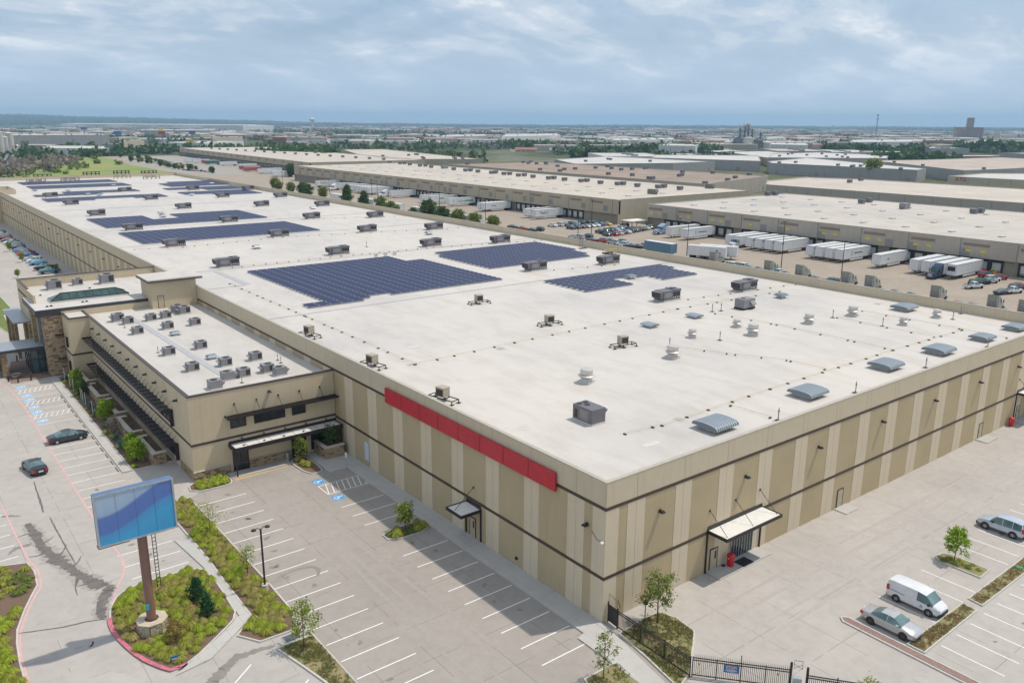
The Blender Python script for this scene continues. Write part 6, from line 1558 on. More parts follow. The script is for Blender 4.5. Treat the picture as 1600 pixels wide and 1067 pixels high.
tree('young_tree', 'oak1', 'young leafy tree on the lawn inside the black fence', (3.7, -2.9, zb), L_OAK, h=4.6, cr=1.75, crown_lo=.3, leaves=1700, ls=.19, seed=3, density=.6, trunk_r=.08, nb=20)
tree('young_tree', 'thin1', 'thin sparse young tree outside the black fence corner', (-4.9, -5.3, zb), L_OAK, h=4.3, cr=.95, crown_lo=.22, leaves=650, ls=.16, seed=4, density=.6, trunk_r=.05, nb=22, clump=.4)
tree('young_tree', 'lime1', 'small lime green tree on the kerbed island in the right lot', (34.3, -13.3, zb), L_LIME, h=3.5, cr=1.15, crown_lo=.28, leaves=1500, ls=.22, seed=5, trunk_r=.05)
tree('young_tree', 'thin2', 'sparse green young tree beside the storm drain grate', (-21.35, 12.1, zb), L_YOUNG, h=4.0, cr=1.35, crown_lo=.25, leaves=1100, ls=.19, seed=6, density=.6, trunk_r=.06)
tree('young_tree', 'thin3', 'sparse young tree in the grass strip beside the lamp post', (-20.9, 25.5, zb), L_YOUNG, h=3.2, cr=1.0, crown_lo=.3, leaves=420, ls=.16, seed=7, density=.5, trunk_r=.05, clump=.45)
tree('young_tree', 'thin4', 'sparse young tree at the upper part of the grass strip', (-21.1, 35.0, zb), L_YOUNG, h=3.7, cr=1.25, crown_lo=.28, leaves=480, ls=.16, seed=8, density=.5, trunk_r=.05, clump=.45)
tree('young_tree', 'lot1', 'small yellow green tree in the kerbed island by the shaded wall', (-4.8, 24.1, zb), L_YOUNG, h=3.1, cr=1.0, crown_lo=.3, leaves=1300, ls=.2, seed=9, trunk_r=.05)
tree('young_tree', 'lot2', 'little tree in the grass bed before the side entrance door', (-5.9, 47.4, zb), L_YOUNG, h=3.4, cr=.95, crown_lo=.25, leaves=900, ls=.19, seed=10, trunk_r=.05)
tree('planter_tree', 'plt', 'dark green shrub tree growing in the stone planter', (-1.9, 47.6, 1.2), L_DARK, h=2.7, cr=1.1, crown_lo=.15, leaves=1500, ls=.2, seed=11, trunk_r=.05)
tree('small_evergreen', 'ev1', 'dark green conical evergreen on the sign bed, upper one', (-26.0, 23.9, zb), L_EVER, h=2.5, cr=.85, crown_lo=.04, leaves=2200, ls=.15, seed=12, shape='cone', trunk_r=.05, nb=34)
tree('small_evergreen', 'ev1', 'dark green conical evergreen on the sign bed, lower one', (-26.1, 20.9, zb), L_EVER, scale=.95, rz=1.3)
tree('rusty_shrub', 'rust', 'rust tinted sparse shrub beside the stone sign base', (-29.3, 19.0, zb), L_RUST, h=2.0, cr=.85, crown_lo=.1, leaves=650, ls=.15, seed=13, trunk_r=.04, density=.7)
tree('young_tree', 'gatebush', 'sparse pale bush at the bottom edge beside the gate', (8.3, -19.2, 0), L_YOUNG, h=2.3, cr=1.1, crown_lo=.15, leaves=420, ls=.17, seed=14, trunk_r=.04, density=.6)
# bed along the office wing
for i, (y, key, lf, lab) in enumerate(((97.0, 'wa', L_LIME, 'bright green shrub tree, nearest the entrance'), (91.0, 'wb', L_DARK, 'grey green shrub tree, second from the entrance'), (77.5, 'wa', L_LIME, 'bright green shrub tree, beside the middle landscape wall'), (71.0, 'wc', L_GREYBR, 'pale bare twigged shrub tree'), (63.2, 'wa', L_LIME, 'bright green shrub tree, nearest pair upper one'), (59.6, 'wa', L_LIME, 'bright green shrub tree, nearest pair lower one'))):
    kw = dict(h=3.6, cr=1.5, crown_lo=.1, leaves=2600 if key != 'wc' else 900, ls=.22, seed=20 + ord(key[1]), trunk_r=.06, nb=30)
    tree('shrub_tree', key, f'{lab} in the bed along the office wing', (-21.9 if i % 2 else -21.6, y, zb), lf, 'shrub trees along the office wing', rz=i * 1.1, scale=(.78, .7, .85, .7, .72, .85)[i], **kw)
def agave(seed):
    r = random.Random(seed); mb = MB()
    for k in range(40):
        a = r.random() * 6.28; e = r.uniform(.2, 1.4); d = Vector((math.cos(a) * math.cos(e), math.sin(a) * math.cos(e), math.sin(e)))
        leaf(mb, Vector((0, 0, .05)), d, Vector((0, 0, 1)), r.uniform(.6, .95), .16)
    return mb.mesh('agave', L_AGAVE)
_ag = agave(2)
for i, (x, y) in enumerate(((-22.4, 101.5), (-22.3, 88.0), (-22.2, 84.5), (-22.0, 81.0), (-22.2, 74.5), (-22.3, 68.6), (-22.2, 66.2), (-22.4, 64.8))):
    o = link('agave_plant', _ag, None, (x, y, zb), i * .9, f'blue green spiky agave in the wing bed, {nth(i)} from the entrance', 'plant', 'agaves in the wing bed'); o.scale = (1.25,) * 3
for i, y in enumerate((100.0, 96.0, 93.4, 87.8, 86.6, 84.8, 80.2)):
    MB().tube([(0, 0, 0), (0, 0, 2.3)], .035, 6).build('white_stake', M_CURB, None, (-22.7, y, zb), label=f'thin white stake in the wing bed, {nth(i)} from the entrance', cat='stake', group='white stakes in the wing bed')

# ------------------------------------------------------------------ clumps of ornamental grass
def tuft_mesh(seed, m_, n=340, hgt=.60, spread=.46):
    """a mound of fine arching blades"""
    r = random.Random(seed); mb = MB()
    for k in range(n):
        a = r.random() * 6.283; b = math.sqrt(r.random())
        out = spread * b * r.uniform(.85, 1.12); top = hgt * (math.sqrt(max(0, 1.04 - b * b)) * .85 + .16) * r.uniform(.82, 1.12)
        d = Vector((math.cos(a), math.sin(a), 0)); s = Vector((-d.y, d.x, 0)) * .013 * r.uniform(.8, 1.7)
        p0 = d * out * .2; p1 = d * out * .72 + Vector((0, 0, top)); p2 = d * (out + .12 + .1 * b) + Vector((r.uniform(-.05, .05), r.uniform(-.05, .05), top * (.72 - .25 * b)))
        o = len(mb.v); mb.v += [tuple(p0 - s), tuple(p0 + s), tuple(p1 + s * 1.4), tuple(p1 - s * 1.4), tuple(p2)]
        mb.f += [(o, o + 1, o + 2, o + 3), (o + 3, o + 2, o + 4)]; mb.m += [0, 0]
    # leaf litter heart that closes the mound
    mb.lathe([(spread * .55, .0), (spread * .5, hgt * .3), (spread * .3, hgt * .5), (.02, hgt * .58)], 0, 0, 8)
    return mb.mesh('grass_tuft', m_)
TUFTS = [tuft_mesh(1, L_TUFT), tuft_mesh(2, L_TUFT2), tuft_mesh(3, L_TUFT), tuft_mesh(4, L_TUFT3), tuft_mesh(5, L_TUFT2)]
LOWT = [tuft_mesh(6, L_TUFT2, 150, .3, .4), tuft_mesh(7, L_TUFT, 150, .3, .4), tuft_mesh(8, L_OAK, 150, .32, .4)]
def plant_bed(key, step, label, group, avoid=(), meshes=TUFTS, sc=1.0, test=None, margin=.42, limit=None):
    r = random.Random(hash(key) % 1000 if False else sum(map(ord, key))); poly = BEDS[key]
    xs = [p[0] for p in poly]; ys_ = [p[1] for p in poly]; n = 0; spots = []
    y = min(ys_); row_ = 0
    while y < max(ys_):
        x = min(xs) + (step / 2 if row_ % 2 else 0)
        while x < max(xs):
            p = (x + r.uniform(-.22, .22) * step, y + r.uniform(-.22, .22) * step)
            if inside(p, poly) and edge_dist(p, poly) > margin and all((p[0] - a) ** 2 + (p[1] - b) ** 2 > c * c for a, b, c in avoid) and (test is None or test(p)): spots.append(p)
            x += step
        y += step * .87; row_ += 1
    spots.sort(key=lambda p: (p[0] + 43.7) ** 2 + (p[1] + 43.6) ** 2)
    for p in spots[:limit] if limit else spots:
        v = noise.noise(Vector((p[0] * .35, p[1] * .35, 2.0)))
        me = meshes[min(len(meshes) - 1, max(0, int((v + .55) / 1.1 * len(meshes))))] if len(meshes) > 3 else r.choice(meshes)
        o = link('grass_clump', me, None, (p[0], p[1], zb), r.random() * 6.28, label, 'grass clump', group); s = sc * r.uniform(.8, 1.06); o.scale = (s, s, s * r.uniform(.85, 1.2))
    return spots
plant_bed('sign', .88, 'rounded clump of yellow green ornamental grass in the pole sign bed', 'grass clumps in the pole sign bed', ((-30.3, 21.7, 1.55), (-26, 23.9, .8), (-26.1, 20.9, .8), (-29.3, 19, .7)))
plant_bed('strip', .88, 'rounded clump of yellow green ornamental grass in the strip beside the parking bays', 'grass clumps in the strip', ((-20.9, 25.5, .35), (-20.6, 22.0, .5), (-21.1, 35, .35)), limit=130)
plant_bed('left', .95, 'rounded clump of bright ornamental grass in the bed at the left edge', 'grass clumps in the left bed', (), [TUFTS[1], TUFTS[4], TUFTS[0]], 1.1, lambda p: p[1] < 33 and p[0] > -43.5, limit=80)
plant_bed('left', 1.25, 'low dark shrub clump in the mulch of the left bed', 'low shrubs in the left bed', (), [LOWT[2], LOWT[1]], 1.4, lambda p: p[1] > 34 and p[0] > -43)
plant_bed('corner', .85, 'clump of yellow green grass in the small bed at the wing corner', 'grass clumps at the wing corner')
plant_bed('door', .95, 'clump of yellow grass in the bed before the side entrance', 'grass clumps before the side entrance', ((-5.9, 47.4, .4), (-5.6, 43.9, .8)), [TUFTS[1], TUFTS[0], TUFTS[3]], 1.15)
plant_bed('lot', .8, 'clump of dark grass in the kerbed island by the shaded wall', 'grass clumps in the shaded island', ((-4.8, 24.1, .3),), [LOWT[2], TUFTS[0]], 1.2)
plant_bed('wing', 1.15, 'low yellow green plant clump along the office wing bed edge', 'low plants along the wing', (), LOWT, 1.1, lambda p: p[0] < -22.2)
plant_bed('island', .8, 'low tuft of dry grass on the tree island in the right lot', 'tufts on the tree island', ((34.3, -13.3, .25),), LOWT, .8, margin=.3)
# loose turf blades on the lawns and dry beds: uncountable
def turf(key, n, name, label, m_, hgt=.14):
    r = random.Random(5 + len(key)); poly = BEDS[key]; xs = [p[0] for p in poly]; ys_ = [p[1] for p in poly]; mb = MB(); k = 0; tries = 0
    while k < n and tries < n * 8:
        tries += 1
        p = (r.uniform(min(xs), max(xs)), r.uniform(min(ys_), max(ys_)))
        if not inside(p, poly) or edge_dist(p, poly) < .18: continue
        if noise.noise(Vector((p[0] * .8, p[1] * .8, 5))) < -.12 and r.random() < .8: continue
        k += 1
        for q in range(5):
            a = r.random() * 6.28; h = hgt * r.uniform(.5, 1.5); dx, dy = math.cos(a) * .09, math.sin(a) * .09; bx_, by = p[0] + r.uniform(-.1, .1), p[1] + r.uniform(-.1, .1)
            o = len(mb.v); mb.v += [(bx_ - dy * .35, by + dx * .35, zb), (bx_ + dy * .35, by - dx * .35, zb), (bx_ + dx, by + dy, zb + h)]; mb.f.append((o, o + 1, o + 2)); mb.m.append(0)
    mb.build(name, m_, None, label=label, cat='grass', kind='stuff')
L_DRY = leafmat('dry_grass_blade', (0.30, 0.22, 0.11), (0.19, 0.25, 0.06), .25)
turf('lawn', 1500, 'lawn_grass', 'patchy green and brown grass along the black fence', L_DRY)
turf('lawn2', 700, 'lawn_grass', 'patchy grass patch at the bottom edge below the walkway', L_DRY)
turf('low', 900, 'dry_ground_cover', 'dry brown ground cover in the lower bed by the parking bays', L_DRY)
L_BRN = leafmat('brown_grass_blade', (0.27, 0.19, 0.10), (0.36, 0.28, 0.13), .25)
turf('row', 520, 'dry_ground_cover', 'dry brown ground cover between the two right hand parking rows, left part', L_BRN, .13)
turf('row2', 1100, 'dry_ground_cover', 'dry brown ground cover between the two right hand parking rows, right part', L_BRN, .13)

# ------------------------------------------------------------------ trees along the truck court and far woods
def bigtree(key, leafm, **kw):
    tb, lb = tree_meshes(**kw); _tm[key] = (tb.mesh('trunk', M_BARK, True), lb.mesh('crown', leafm))
bigtree('mid1', L_DARK, seed=31, h=8, cr=2.9, crown_lo=.12, leaves=2600, ls=.62, trunk_r=.18, nb=34, shape='cone', clump=.3)
bigtree('mid2', L_OAK, seed=32, h=6.5, cr=2.9, crown_lo=.2, leaves=2600, ls=.6, trunk_r=.16, nb=34)
bigtree('mid3', L_DARK, seed=33, h=7, cr=3.2, crown_lo=.15, leaves=2800, ls=.62, trunk_r=.18, nb=36)
bigtree('mid2l', L_YOUNG, seed=35, h=6.5, cr=1.9, crown_lo=.3, leaves=700, ls=.6, trunk_r=.12, nb=30, density=.7)
row_ = [(157, 452, 'mid2', 1.0), (155, 441, 'mid2', .8), (153.5, 420, 'mid2', .9), (151, 398, 'mid3', 1.0), (150, 390, 'mid3', .95), (152, 374, 'mid2', .95), (150.3, 343, 'mid1', 1.15), (147, 319, 'mid1', 1.0), (147, 302, 'mid2', .95), (146, 291, 'mid2', .8), (146, 286, 'mid2', .6), (147, 273, 'mid3', .55), (144.7, 257, 'mid3', 1.15), (145, 247, 'mid3', .9), (145.2, 235, 'mid2', .95), (144.8, 223, 'mid2', .9), (145, 211, 'mid2', .9)]
for i, (x, y, key, s) in enumerate(row_): tree('court_tree', key, f'green tree in the row behind the long parapet, {nth(i)} from the left', (x, y, -.05), None, 'trees along the truck court', s * 1.08, i * 1.3)
tree('court_tree', 'mid3', 'round dark tree at the gap between the two long warehouses', (214, 560, 0), None, None, 1.35)
tree('lone_tree', 'mid2', 'large round green tree between the right hand white roofs', [(566.47,294.02)][0] + (0,), None, None, 2.35)
for i, (x, y, s) in enumerate(((-14.6, 208, .62), (-9.6, 236, .75), (-9.4, 262, .8), (-13, 292, .6), (-31.5, 150, .8), (-35, 163, .8), (-4.4, 213.5, .55))):
    tree('lot_tree', 'mid2l', f'small lot tree by the shaded wall cars, {nth(i)} counted outwards', (x, y, 0), None, 'small trees in the far left lot', s * .62, i)

# ================================================================== fence, gate, signs, lamps
M_IRON = mat('black_iron', (0.018, 0.014, 0.013), 0.5, 0.15, 5)
M_POLE = mat('brown_sign_pole', (0.23, 0.125, 0.095), 0.5, 0.1, 1)
_pk = MB().box(-.017, .017, -.017, .017, .12, 1.72).mesh('picket', M_IRON)
def fence_run(a, b, label, h=1.74, pickets=True, curved=False, name='iron_fence', npost=None, post_h=1.85):
    a = Vector(a); b = Vector(b); L_ = (b - a).length; ang = math.atan2(b.y - a.y, b.x - a.x)
    t = thing(name, label, 'gate' if 'gate' in name else 'fence', (a.x, a.y, 0.0), ang)
    for z in (.18, h - .28, h - .08): MB().box(0, L_, -.03, .03, z - .03, z + .03).build('rail', M_IRON, t)
    n = int(L_ / .135)
    for i in range(1, n): link('picket', _pk if not curved else _pkc, t, (i * L_ / n, 0, 0))
    np_ = npost or max(1, round(L_ / 2.4))
    for i in range(np_ + 1): MB().box(i * L_ / np_ - .04, i * L_ / np_ + .04, -.04, .04, 0, post_h).build('post', M_IRON, t)
    return t
mb = MB(); mb.box(-.017, .017, -.017, .017, .08, 1.7); mb.bar((0, 0, 1.7), (0, .05, 1.82), .03); mb.bar((0, .05, 1.82), (0, .14, 1.9), .018); _pkc = mb.mesh('picket', M_IRON)
fence_run((.5, -1.35), (.45, -9.15), 'black iron picket fence from the building corner to the gate')
fence_run((5.75, -15.75), (9.5, -20.6), 'black iron picket fence continuing right of the drive gate')
g1 = fence_run((.6, -.12), (.5, -1.3), 'narrow black mesh gate against the building corner', name='pedestrian_gate', npost=1, post_h=1.9)
MB().box(.05, 1.12, -.006, .006, .15, 1.6).build('mesh_infill', mat('dark_mesh', (0.06, 0.05, 0.048), .6, .2, 20), g1)
MB().tube([(.06, 0, 1.9), (.06, 0, 2.65), (1.1, 0, 2.5), (1.1, 0, 1.9)], .02, 5).build('top_arch', M_IRON, g1)
MB().tube([(1.15, 0, 2.75), (1.5, .0, 1.8)], .018, 5).tube([(1.15, 0, 2.75), (1.15, .35, 1.8)], .018, 5).build('brace', M_IRON, g1)
gt = fence_run((.66, -9.2), (5.3, -14.6), 'long black iron sliding gate with a blue stop sign', name='sliding_gate', curved=True, npost=4, post_h=1.75)
MB().box(3.5, 3.56, -.03, .03, 1.7, 2.35).build('gate_rod', M_IRON, gt)
for x, w_ in ((.42, .16), (6.2, .16)):
    MB().box(x - w_ / 2 + .05, x + w_ / 2 + .05, -.05, -.035, 1.08, 1.28).build('warning_plate', mat('dull_yellow_plate', (0.45, 0.33, 0.04), .5, .1), gt)
ss = thing('stop_sign_board', 'blue notice board with STOP lettering hung on the gate', 'sign', (.66, -9.2, 0), math.atan2(-5.4, 4.64))
MB().box(2.28, 3.42, -.055, -.032, .78, 1.42).build('board', mat('blue_sign_face', (0.015, 0.12, 0.36), .45, .08), ss)
o = link('lettering', text_mesh('STOP!', .30, mat('cream_ink', (0.72, 0.55, 0.28), .5), bold=.008), ss, (2.85, -.06, 1.24)); o.rotation_euler = (R(90), 0, 0)
for i, w_ in enumerate((.62, .86, .9, .56)):
    MB().box(2.85 - w_ / 2, 2.85 + w_ / 2, -.059, -.0555, 1.06 - i * .065, 1.085 - i * .065).build('print_line', M_WHITE, ss)
for i, (x, y) in enumerate(((5.3, -14.6), (5.72, -15.7))):
    MB().box(-.07, .07, -.07, .07, 0, 2.25).lathe([(.09, 2.25), (.09, 2.3), (.02, 2.36)], 0, 0, 8).build('gate_post', M_IRON, None, (x, y, 0), label=f'tall black gate post at the gate end, {("left", "right")[i]} of two', cat='post', group='gate posts')
t = thing('gate_operator', 'scissor shaped steel frame of the gate operator between posts', 'gate motor', (5.75, -14.9, 0), R(-49))
MB().bar((-.3, 0, 1.7), (-.3, 0, 2.4), .025).bar((.3, 0, 1.7), (.3, 0, 2.4), .025).bar((-.3, 0, 2.4), (.3, 0, 2.4), .025).bar((-.3, 0, 1.75), (.3, 0, 2.1), .02).bar((.3, 0, 1.75), (-.3, 0, 2.1), .02).build('frame', M_IRON, t)
MB().box(-.3, .3, -.2, .2, 0, 1.0).build('motor_box', M_GALV, t)
t = thing('lawn_lantern', 'dark bronze path lantern beside the lawn tree', 'lamp', (3.0, -2.1, zb))
MB().tube([(0, 0, 0), (0, 0, 1.6)], .04, 6).build('post', M_BRONZE, t); MB().lathe([(.05, 1.6), (.2, 1.65), (.22, 1.75), (.05, 2.0), (.03, 2.3)], 0, 0, 10).build('lamp_head', M_BRONZE, t)

# pole sign
SX, SY = -30.3, 21.75
sp_ = thing('pole_sign', 'tall brown pole carrying a blue sign board over the planted island', 'sign', (SX, SY, zb))
MB().lathe([(.37, 0), (.37, 8.6), (.36, 12.6)], 0, 0, 20).build('pole', M_POLE, sp_, smooth=True).data.set_sharp_from_angle(angle=R(40))
bd = MB().box(-3.3, 2.5, -1.05, -.43, 9.0, 13.3).build('sign_cabinet', mat('blue_sign_cabinet', (0.10, 0.16, 0.30), .45, .1), sp_)
def sign_face_mat():
    m, k = base_mat('blue_sign_print', .35, .5)
    v = k.obj(); x = k.xyz(v)
    w_ = k.math('ADD', k.math('MULTIPLY', x[0], .22), k.math('MULTIPLY', k.math('SINE', k.math('MULTIPLY', x[0], .75)), .45))
    f = k.math('SUBTRACT', x[2], w_)
    a = k.ramp(k.math('DIVIDE', k.math('SUBTRACT', f, 8.6), 5.0), [(.0, (0.04, 0.30, 0.55)), (.30, (0.05, 0.33, 0.60)), (.46, (0.07, 0.27, 0.55)), (.5, (0.09, 0.17, 0.45)), (.75, (0.10, 0.18, 0.46)), (.8, (0.30, 0.42, 0.58)), (1.0, (0.36, 0.47, 0.60))])
    a = k.mix(.25, a, k.ramp(k.noise(v, 1.4, 5, stretch=(2, 1, .3)), [(.35, (.72, .72, .72)), (.6, (1, 1, 1))]), 'MULTIPLY')
    k.link(a, k.b.inputs['Base Color'])
    return m
_sf = sign_face_mat()
for i in range(4): MB().box(-3.2 + 1.4 * i + .012, -1.8 + 1.4 * i - .012, -1.07, -1.052, 9.1, 13.2).build('sign_face_panel', _sf, bd)
bf = MB(); bf.box(-3.34, 2.54, -1.12, -1.03, 9.0, 9.12); bf.box(-3.34, 2.54, -1.12, -1.03, 13.18, 13.3); bf.box(-3.34, -3.2, -1.12, -1.03, 9.12, 13.18); bf.box(2.4, 2.54, -1.12, -1.03, 9.12, 13.18); bf.build('sign_border', M_GALV, bd)
fr = MB()
fr.bar((-3.2, -.3, 8.6), (-1.0, -.3, 8.6), .1); fr.bar((-3.2, .3, 8.6), (-1.0, .3, 8.6), .1); fr.bar((-3.2, -.3, 8.6), (-3.2, .3, 8.6), .1); fr.bar((-1.0, -.3, 8.6), (-1.0, .3, 8.6), .1); fr.bar((.5, -.3, 8.65), (1.8, -.3, 8.65), .1)
fr.build('sign_frame', M_POLE, sp_)
ld = MB().bar((.75, .1, 3.6), (.75, .1, 9.0), .05).bar((1.02, .1, 3.6), (1.02, .1, 9.0), .05).build('ladder', M_IRON, sp_)
for i in range(16): MB().bar((.75, .1, 3.8 + .33 * i), (1.02, .1, 3.8 + .33 * i), .04).build('rung', M_IRON, ld)
MB().box(-.45, -.15, -.48, -.36, 2.2, 2.65).build('pole_plate', mat('teal_plate', (0.05, 0.32, 0.42), .4, .1), sp_)
# its stone collar: an octagon of laid stones
sbp = thing('stone_sign_base', 'octagonal stone base around the foot of the brown pole', 'sign base', (SX, SY, zb))
oc = [(1.12 * math.cos(R(22.5 + 45 * i)), 1.12 * math.sin(R(22.5 + 45 * i))) for i in range(8)]
core = MB().prism(oc, 0, 1.0).build('base_core', mat('mortar', (0.13, 0.10, 0.08)), sbp)
M_PALE = mat('pale_limestone', (0.50, 0.43, 0.32), .9, .12, 2, bump=.4, bscale=12); M_PALE2 = mat('buff_limestone', (0.40, 0.32, 0.22), .9, .12, 2, bump=.4, bscale=12)
_b1, _b2 = M_BLOCK, M_BLOCK2
M_BLOCK, M_BLOCK2 = M_PALE, M_PALE2
for i in range(8):
    a, b = Vector(oc[i]), Vector(oc[(i + 1) % 8])
    stone_wall(core, a.x, a.y, math.atan2(b.y - a.y, b.x - a.x), (b - a).length, 0, 1.0, .08, .2, 70 + i, .2, .5)
M_BLOCK, M_BLOCK2 = _b1, _b2
for i in range(8):
    a, b = Vector(oc[i]) * 1.13, Vector(oc[(i + 1) % 8]) * 1.13
    c, d = b * .45, a * .45
    MB().prism([tuple(a * .995), tuple(b * .99), tuple(c), tuple(d * 1.01)], 1.0, 1.1 + .012 * (i % 2)).build('cap_stone', M_PALE, sbp)
t = thing('yard_sign', 'small blue yard sign at the tip of the planted island', 'sign', (-30.1, 16.2, zb), R(-10))
MB().box(-.35, .35, -.02, .02, .3, .62).build('board', mat('blue_sign_face', (0.015, 0.12, 0.36)), t); MB().box(-.3, -.27, -.015, .015, 0, .3).box(.27, .3, -.015, .015, 0, .3).build('legs', M_GALV, t); MB().box(-.28, .28, -.024, -.021, .36, .42).build('print_line', M_WHITE, t)

# lamp post in the strip
lp = thing('lamp_post', 'dark bronze twin head lamp post on a concrete foot in the strip', 'lamp post', (-20.6, 22.0, zb))
MB().lathe([(.3, 0), (.3, .55)], 0, 0, 14).build('concrete_foot', M_KERB, lp)
MB().lathe([(.095, .55), (.085, 6.0)], 0, 0, 10).build('pole', M_BRONZE, lp)
for sd, L_ in ((-1, .5), (1, .5)):
    a = MB().tube([(0, 0, 5.9), (sd * .25, 0, 6.15), (sd * L_, 0, 6.1)], .035, 6).build('arm', M_BRONZE, lp)
    MB().lathe([(.05, 6.18), (.2, 6.12), (.24, 6.02), (.22, 6.0)], sd * (L_ + .12), 0, 10).build('lamp_head', M_BRONZE, lp)
# storm drain grate, gate track
t = thing('drain_grate', 'storm drain grate between two kerbs at the lower bed', 'drain', (-21.4, 14.0, .0))
MB().box(-.9, .5, -.45, .45, 0, .03).build('frame', M_GALV, t)
for i in range(6): MB().box(-.8, .4, -.4 + .14 * i, -.34 + .14 * i, .031, .05).build('bar', M_BLACK, t)
# court light poles
def court_pole(x, y, h, label):
    t = thing('court_lamp_post', label, 'lamp post', (x, y, 0), group='tall lamp posts in the truck court')
    MB().lathe([(.14, 0), (.08, h)], 0, 0, 8).build('pole', M_BRONZE, t)
    for sd in (-1, 1): MB().box(sd * .5 - .35, sd * .5 + .35, -.2, .2, h - .05, h + .12).build('lamp_head', M_BRONZE, t)
for i, (x, y, h) in enumerate(((171.5, 475, 9), (169.4, 402.5, 9), (184.3, 373, 9), (183, 377, 9), (181, 304, 10), (165.3, 243.8, 9.5), (166.2, 186, 9), (170.2, 183, 13), (160.6, 128.4, 10.5), (165.6, 97, 13.5), (162.3, 75.9, 10.5))):
    court_pole(x, y, h, f'tall slim lamp post in the truck court, {nth(i)} from the left')
# small signs along the sunlit lot
t = thing('utility_lid', 'green utility lid in the dry bed at the right edge', 'utility lid', (37.9, -17.7, zb))
MB().lathe([(.3, 0), (.3, .06)], 0, 0, 10).build('lid', M_GREENINK, t)

# ================================================================== neighbouring warehouses
M_WALLG = stucco('warm_grey_tilt_wall', (0.43, 0.385, 0.325), 0.3)
M_WALLB = stucco('beige_tilt_wall', (0.45, 0.395, 0.295), 0.3)
M_LOWER = stucco('dock_wall_paint', (0.33, 0.29, 0.23), 0.3)
M_LOUV = mat('brown_wall_louver', (0.24, 0.18, 0.13), .7, .12, 2)
M_LOUVG = mat('grey_wall_louver', (0.26, 0.25, 0.24), .7, .12, 2)
M_DOCK = mat('white_dock_door', (0.60, 0.60, 0.58), .5, .08, 1)
M_SEAL = mat('black_dock_seal', (0.03, 0.03, 0.032), .8, .15, 2)
M_ROOFB = roof_membrane('beige_roof_membrane', (0.54, 0.48, 0.405), 4.0, .75)
M_ROOFC = roof_membrane('pale_roof_membrane', (0.52, 0.475, 0.42), 4.0, .75)
M_ROOFW = roof_membrane('far_white_roof', (0.56, 0.54, 0.50), 5.0, .5)
M_ROOFBR = mat('brown_gravel_roof', (0.29, 0.225, 0.175), .95, .2, .05, 6)
M_ROOFTAN = mat('pinkish_tan_roof', (0.44, 0.37, 0.31), .95, .15, .05, 6)
_dk = {}
def dock_mesh(kind):
    if kind not in _dk:
        mb = MB()
        if kind == 'seal': mb.box(-.25, 0, -1.75, 1.75, .1, .5); mb.box(-.35, 0, -1.75, -1.25, .5, 3.9); mb.box(-.35, 0, 1.25, 1.75, .5, 3.9); mb.box(-.4, 0, -1.25, 1.25, 3.25, 3.9)
        else: mb.box(-.06, 0, -1.24, 1.24, 1.1, 3.24)
        _dk[kind] = mb.mesh('dock_seal' if kind == 'seal' else 'dock_door', M_SEAL if kind == 'seal' else M_DOCK)
    return _dk[kind]
def dock_warehouse(name, label, x0, x1, y0, y1, h, roofm, wallm, bay, yref, docks=(), yellow=False, rz=0, ledge=4.1, louver=True):
    t = thing(name, label, 'warehouse', (x0, y0, 0), rz)
    L_, D = y1 - y0, x1 - x0
    MB().box(1.1, 1.4, 0, L_, 0, ledge).build('dock_wall', M_LOWER, t)
    MB().box(0, 1.1, 0, .3, 0, ledge).box(0, 1.1, L_ - .3, L_, 0, ledge).build('end_pier', wallm, t)
    MB().box(1.4, D, 0, .3, 0, h).build('end_wall', wallm, t); MB().box(1.4, D, L_ - .3, L_, 0, h).build('end_wall', wallm, t); MB().box(D - .3, D, .3, L_ - .3, 0, h).build('rear_wall', wallm, t)
    MB().box(.35, D - .3, .3, L_ - .3, h - .5, h - .25).build('roof', roofm, t)
    k0 = math.ceil((y0 - yref) / bay); pm = {}
    edges = [y0] + [yref + bay * k for k in range(k0, k0 + int(L_ / bay) + 2) if y0 + .5 < yref + bay * k < y1 - .5] + [y1]
    for a, b in zip(edges, edges[1:]):
        w_ = round(b - a - .06, 2)
        if w_ not in pm: pm[w_] = MB().box(0, .35, 0, w_, ledge, h).mesh('wall_panel', wallm)
        link('wall_panel', pm[w_], t, (0, a - y0 + .03, 0))
        link('downspout', _ds if h > 9.6 else _ds2, t, (0, a - y0, 0))
        if louver and w_ > 9:
            o = link('wall_louver', _lv, t, (0, b - y0 - 8.0, h - 2.1)); link('grey_louver', _lg, t, (0, b - y0 - 2.8 if (int(a) % 2) else b - y0 - 10.8, h - 5.2))
            if yellow:
                for dy in ((2.4, 6.4) if int(a) % 3 else (4.0,)): link('yellow_sign', _ys, t, (0, b - y0 - dy, h - 3.4))
    for y in docks:
        s = link('dock_bay', dock_mesh('seal'), t, (1.1, y - y0, 0)); link('dock_door', dock_mesh('door'), s)
    cp = MB().box(-.05, .4, -.05, L_ + .05, h, h + .06).box(.4, D + .05, -.05, .35, h, h + .06).box(.4, D + .05, L_ - .35, L_ + .05, h, h + .06)
    cp.build('coping', M_COPING, t)
    return t
_ds = MB().box(-.14, 0, -.09, .09, 0.1, 9.9).mesh('downspout', M_LOUVG); _ds2 = MB().box(-.14, 0, -.09, .09, 0.1, 9.1).mesh('downspout', M_LOUVG)
_lv = MB().box(-.03, 0, 0, 7.2, 0, .85).mesh('wall_louver', M_LOUV); _lg = MB().box(-.03, 0, 0, 2.6, 0, 2.4).mesh('grey_louver', M_LOUVG)
_ys = MB().box(-.06, 0, -.75, .75, -.35, .35).mesh('yellow_sign', mat('yellow_wall_sign', (0.66, 0.54, 0.04), .5, .1))
C_DOCKS = [y for y in [185 - 3.72 * i for i in range(60)] if -30 < y < 178 and not (60 <= (y % 15.4) * 4 < 62)]
